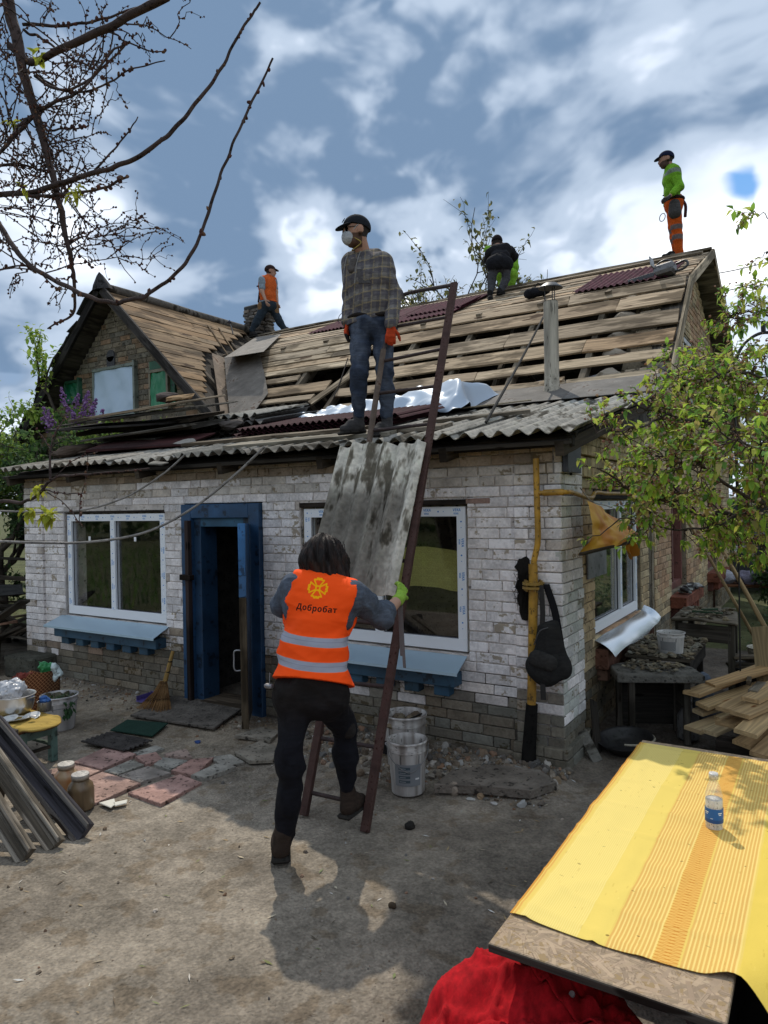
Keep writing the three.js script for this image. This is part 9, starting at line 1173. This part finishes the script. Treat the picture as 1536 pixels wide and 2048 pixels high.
// bare branches of the tree at the upper left, close to the camera
{
  rnd = rngOf(601); const t = thing('bare_tree', 'budding fruit tree reaching in from the upper left, still nearly bare', 'tree'), BK = [0.075, 0.055, 0.052];
  const trunkTop = [-1.638,3.074,3.195], base = [trunkTop[0] - 0.15, 0, trunkTop[2]]; part('trunk', tube(wob([base, [base[0], 0.8, base[2] + 0.05], trunkTop, [-1.351,3.982,3.125]], 18, 0.05), (u) => 0.085 - 0.05 * u, 10, { color: BK }), M.bark, t);
  const B = [
    [[[-1.041,3.77,3.169], [-1.008,3.603,3.15], [-0.982,3.436,3.135], [-0.946,3.297,3.113], [-0.916,3.158,3.096], [-0.892,3.047,3.082], [-0.887,2.925,3.056], [-0.89,2.796,3.024], [-0.924,2.709,2.987], [-0.972,2.599,2.959], [-1.105,2.555,2.984]], 0.022, 0.003], [[[-1.025,3.548,3.16], [-0.963,3.482,3.122], [-0.762,3.469,3.114], [-0.568,3.515,3.051], [-0.373,3.573,2.988]], 0.012, 0.014],
    [[[-1.463,3.128,3.085], [-1.21,3.065,3.104], [-1.015,3.027,3.1], [-0.828,3.005,3.101], [-0.676,3.024,3.065], [-0.551,3.027,3.045], [-0.429,3.052,3.027], [-0.364,3.112,2.986], [-0.29,3.208,2.939], [-0.232,3.301,2.901], [-0.18,3.41,2.868], [-0.128,3.503,2.835], [-0.108,3.54,2.821]], 0.013, 0.004], [[[-1.344,3.067,3.129], [-1.162,2.914,3.134], [-1.017,2.791,3.163], [-0.83,2.666,3.165], [-0.669,2.579,3.159], [-0.579,2.541,3.126], [-0.514,2.531,3.086], [-0.449,2.552,3.045], [-0.383,2.601,3.003], [-0.325,2.672,2.966], [-0.285,2.756,2.94], [-0.255,2.866,2.92], [-0.216,2.993,2.894], [-0.169,3.12,2.863], [-0.121,3.23,2.833], [-0.071,3.35,2.8]], 0.0105, 0.0035],
    [[[-1.024,3.012,3.106], [-0.859,2.965,3.121], [-0.737,2.954,3.104], [-0.611,2.942,3.084], [-0.491,2.962,3.067]], 0.007, 0.004], [[[-0.948,3.436,3.113], [-0.847,3.358,3.11], [-0.726,3.327,3.093], [-0.657,3.387,3.049], [-0.609,3.44,3.018], [-0.563,3.492,2.989]], 0.006, 0.003], [[[-0.944,3.432,3.111], [-0.87,3.382,3.065], [-0.8,3.374,3.021], [-0.721,3.398,2.971], [-0.65,3.448,2.926], [-0.54,3.481,2.857]], 0.005, 0.002], [[[-0.98,3.603,3.132], [-0.915,3.561,3.091], [-0.837,3.498,3.043], [-0.747,3.444,2.987]], 0.005, 0.003], [[[-0.727,3.597,2.973], [-0.665,3.559,2.934], [-0.587,3.521,2.886], [-0.537,3.512,2.855]], 0.004, 0.002], [[[-0.985,3.621,3.135], [-0.883,3.615,3.071], [-0.773,3.624,3.002], [-0.664,3.661,2.933], [-0.538,3.701,2.854]], 0.006, 0.003], [[[-0.911,3.228,3.092], [-0.84,3.232,3.048], [-0.781,3.24,3.01]], 0.004, 0.0025], [[[-0.673,3.032,3.063], [-0.623,3.094,3.031], [-0.577,3.158,3.001], [-0.545,3.215,2.981]], 0.004, 0.002], [[[-0.933,3.315,3.105], [-1.028,3.188,3.166], [-1.092,3.106,3.207]], 0.008, 0.004], [[[-0.941,3.292,3.11], [-0.848,3.304,3.111], [-0.718,3.318,3.088], [-0.63,3.44,3.032], [-0.569,3.488,2.993]], 0.006, 0.003], [[[-0.933,3.297,3.105], [-0.996,3.252,3.145], [-1.06,3.152,3.186]], 0.006, 0.003], [[[-0.877,2.973,3.073], [-0.842,3.027,3.051], [-0.807,3.137,3.027]], 0.004, 0.002], [[[-0.906,2.863,3.033], [-0.874,2.806,3.014], [-0.818,2.738,2.979]], 0.003, 0.0015], [[[-1.164,2.752,3.137], [-1.066,2.76,3.076], [-0.97,2.662,3.016]], 0.004, 0.002], [[[-1.208,3.137,3.161], [-1.111,3.154,3.1], [-0.989,3.123,3.024]], 0.005, 0.002],
    [[[-2.815,1.812,2.411], [-2.564,1.888,2.37], [-2.344,1.881,2.351], [-2.224,1.932,2.334], [-2.117,2.004,2.325], [-1.943,2.021,2.275], [-1.772,2.029,2.227], [-1.578,2.052,2.105]], 0.013, 0.003], [[[-2.212,1.946,2.326], [-2.06,1.92,2.29], [-1.954,1.918,2.224]], 0.004, 0.002], [[[-2.188,1.931,2.312], [-2.06,1.859,2.291], [-1.957,1.775,2.286], [-1.93,1.731,2.27]], 0.003, 0.0025], [[[-2.129,1.999,2.333], [-2.161,2.225,2.292], [-2.151,2.343,2.226]], 0.007, 0.003], [[[-2.162,2.155,2.293], [-2.256,2.246,2.292], [-2.287,2.303,2.311]], 0.004, 0.002], [[[-2.094,2.026,2.31], [-2.011,2.107,2.258], [-1.905,2.147,2.191]], 0.003, 0.002], [[[-1.946,1.742,2.28], [-1.99,1.871,2.247], [-1.96,1.995,2.227], [-1.949,2.134,2.219]], 0.0025, 0.002],
  ];
  const bud = [], tw = [], lines = []; const buds = (line, n, s) => { for (let i = 0; i < n; i++) { const p = along(line, rr(0.1, 1)), d = rdir(); bud.push(at(lump([s * rr(0.7, 1.2), s * rr(1, 1.7), s * rr(0.7, 1.2)], tint(pick([[0.10, 0.05, 0.045], [0.15, 0.07, 0.06], [0.20, 0.12, 0.08]]), 0.2), { k: 0.3, detail: 1 }), ...add3(p, mul3(d, s * 1.1)), rr(-1, 1), rr(-1, 1), rr(-1, 1))); } };
  B.forEach(([pts, r0, r1], bi) => { const n = pts.length * 7, raw = curve(pts, n), s0 = rnd() * 50, line = raw.map((p, i) => add3(p, [(noise3(s0, i * 0.35, 2) - 0.5) * 0.012, (noise3(s0, i * 0.35, 6) - 0.5) * 0.012, 0])); lines.push(line); part('branch', tube(line, (u) => mix(r0, r1, u) * (1 + 0.12 * (noise3(s0, u * 40, 1) - 0.5)), 8, { color: (x, y, z) => mul3(BK, 0.7 + 0.7 * fbm3(x * 40, y * 40, z * 40, 3)) }), M.bark, t); let L = 0; for (let i = 1; i < line.length; i++) L += len3(sub3(line[i], line[i - 1])); buds(line, Math.round(L * (bi === 2 || bi === 3 ? 16 : 30)), mix(0.004, 0.0065, rnd())); });
  const twig = (p, d, L, r, lev) => { const e = add3(p, mul3(d, L)), q = wob([p, add3(lerp3(p, e, 0.5), [0, 0.02, 0]), e], 8, 0.03); tw.push(tube(q, (u) => r * (1 - 0.55 * u), 5, { color: tint(BK, 0.25) })); buds(q, Math.round(L * 42), 0.0034); if (lev < 2) for (let i = 0; i < 2; i++) twig(along(q, rr(0.25, 0.85)), norm3(add3(mul3(d, 0.7), mul3(rdir(), 0.8))), L * rr(0.45, 0.75), r * 0.75, lev + 1); };
  for (let i = 0; i < 74; i++) { const ln = lines[[0, 0, 0, 0, 1, 12, 14, 17, 18, 0][i % 10]]; twig(along(ln, rr(0.02, 0.8)), norm3([rr(-1, 0.35), rr(-0.6, 1), rr(-0.9, 0.5)]), rr(0.14, 0.42), 0.0030, 0); }
  part('twigs', tw, M.bark, t, { stuff: true }); part('buds', bud, M.matte, t, { stuff: true });
  const s = new Soup(); for (const [c, n, R] of [[[-2.273,1.829,2.365], 26, 0.07], [[-2.19,1.799,2.314], 34, 0.08], [[-2.229,1.946,2.337], 20, 0.06], [[-0.986,3.021,3.141], 10, 0.035], [[-0.692,2.923,3.135], 16, 0.04], [[-0.677,2.954,3.125], 8, 0.03], [[-0.892,3.468,3.137], 12, 0.04], [[-1.02,3.253,3.16], 10, 0.04]]) for (let i = 0; i < n; i++) leafTo(s, add3(c, mul3(rdir(), rr(0, R * 0.5))), norm3(add3(rdir(), [0, -0.3, 0])), UP, rr(0.5, 1.1) * R, R * rr(0.14, 0.24), tint([0.42, 0.44, 0.05], 0.2), 0.3); part('young_leaves', s.geo(), M.leaf, t, { stuff: true });
}
// garden arch, wires, far things on the right
{ const t = thing('garden_arch', 'black metal hoop of a garden arch among the cherry leaves', 'arch'); part('hoop', tube(curve([[0.919,1.822,-1.585], [0.905,2.379,-1.581], [0.895,2.698,-1.577], [0.918,2.936,-1.594], [0.986,3.078,-1.638], [1.115,3.151,-1.72], [1.249,3.088,-1.803], [1.314,2.848,-1.842], [[1.337,1.814,-1.847][0], 0, [1.337,1.814,-1.847][2]]], 48), 0.013, 8, { color: [0.012, 0.012, 0.014] }), M.plastic, t); part('finial', tube([[1.105,3.163,-1.714], [1.103,3.242,-1.713]], 0.018, 8, { color: [0.012, 0.012, 0.014] }), M.plastic, t); part('post', tube([[0.919,1.822,-1.585], [[0.919,1.822,-1.585][0], 0, [0.919,1.822,-1.585][2]]], 0.006, 8, { color: [0.012, 0.012, 0.014] }), M.plastic, t); }
for (const [a, b, l] of [[[-3.046,9.372,-20.888], [1.977,6.976,-12.212], 'upper power line crossing the sky at the right'], [[-3.054,8.656,-20.877], [1.974,6.678,-12.207], 'lower power line crossing the sky at the right']]) { const t = thing('power_line', l, 'power line'); part('wire', tube(curve([a, add3(lerp3(a, b, 0.5), [0, -0.15, 0]), b], 20), 0.014, 5, { color: [0.06, 0.06, 0.065] }), M.plain, t); }
{ // dark van at the end of the garden
  const p = [0.077,0,-12.784], t = thing('parked_van', 'dark van with a pale roof edge at the end of the garden', 'van', p, 0.3); part('body', [at(cbox(1.7, 1.0, 3.6, 0.12, [0.02, 0.02, 0.024]), 0, 0.75, 0), at(cbox(1.6, 0.7, 2.6, 0.15, [0.018, 0.018, 0.022]), 0, 1.5, -0.3)], M.plastic, t); part('roof', at(cbox(1.5, 0.08, 2.5, 0.03, [0.6, 0.62, 0.64]), 0, 1.87, -0.3), M.plastic, t); part('windscreen', at(cbox(1.35, 0.5, 0.03, 0.01, [0.03, 0.035, 0.04]), 0, 1.5, 1.02), mat({ roughness: 0.1 }), t); for (const s of [-1, 1]) part('headlight', at(cbox(0.25, 0.14, 0.04, 0.02, [0.5, 0.5, 0.5]), s * 0.6, 0.85, 1.8), M.plastic, t); for (const x of [-0.8, 0.8]) for (const z of [-1.1, 1.1]) part('wheel', prep(at(new THREE.CylinderGeometry(0.32, 0.32, 0.2, 20), x, 0.32, z, 0, 0, Math.PI / 2), [0.02, 0.02, 0.02]), M.matte, t); }
{ rnd = rngOf(611); const p = [0.454,0,-8.122], t = thing('garden_table', 'brown garden bench heaped with white and violet bags', 'table', p, 0.2); part('top', at(cbox(1.3, 0.04, 0.5, 0.008, [0.22, 0.10, 0.05]), 0, 0.45, 0), M.wood, t); for (const x of [-0.55, 0.55]) for (const z of [-0.2, 0.2]) part('leg', bar([x, 0, z], [x, 0.43, z], 0.05, 0.05, [1, 0, 0], [0.1, 0.06, 0.04]), M.wood, t);
  [['white bag at the left of the heap on the bench', [0.6, 0.6, 0.64], -0.4], ['violet grey bag in the middle of the bench heap', [0.35, 0.33, 0.42], -0.05], ['white bag at the right of the bench heap', [0.62, 0.62, 0.62], 0.35]].forEach(([l, c, x]) => { const b = thing('bag', l, 'bag', add3(p, [x * 0.98, 0.47, -x * 0.2])), e = ell([0, 0.09, 0], [0.2, 0.12, 0.17]), f = (a, y, z) => e(a, y, z) + (fbm3(a * 9 + x * 9, y * 9, z * 9, 3) - 0.5) * 0.13; f.pts = e.pts; part('bag_body', nets(f, 0.025, { color: c, pad: 0.06 }), M.cloth, b); }); }

renderer.render(scene, camera);
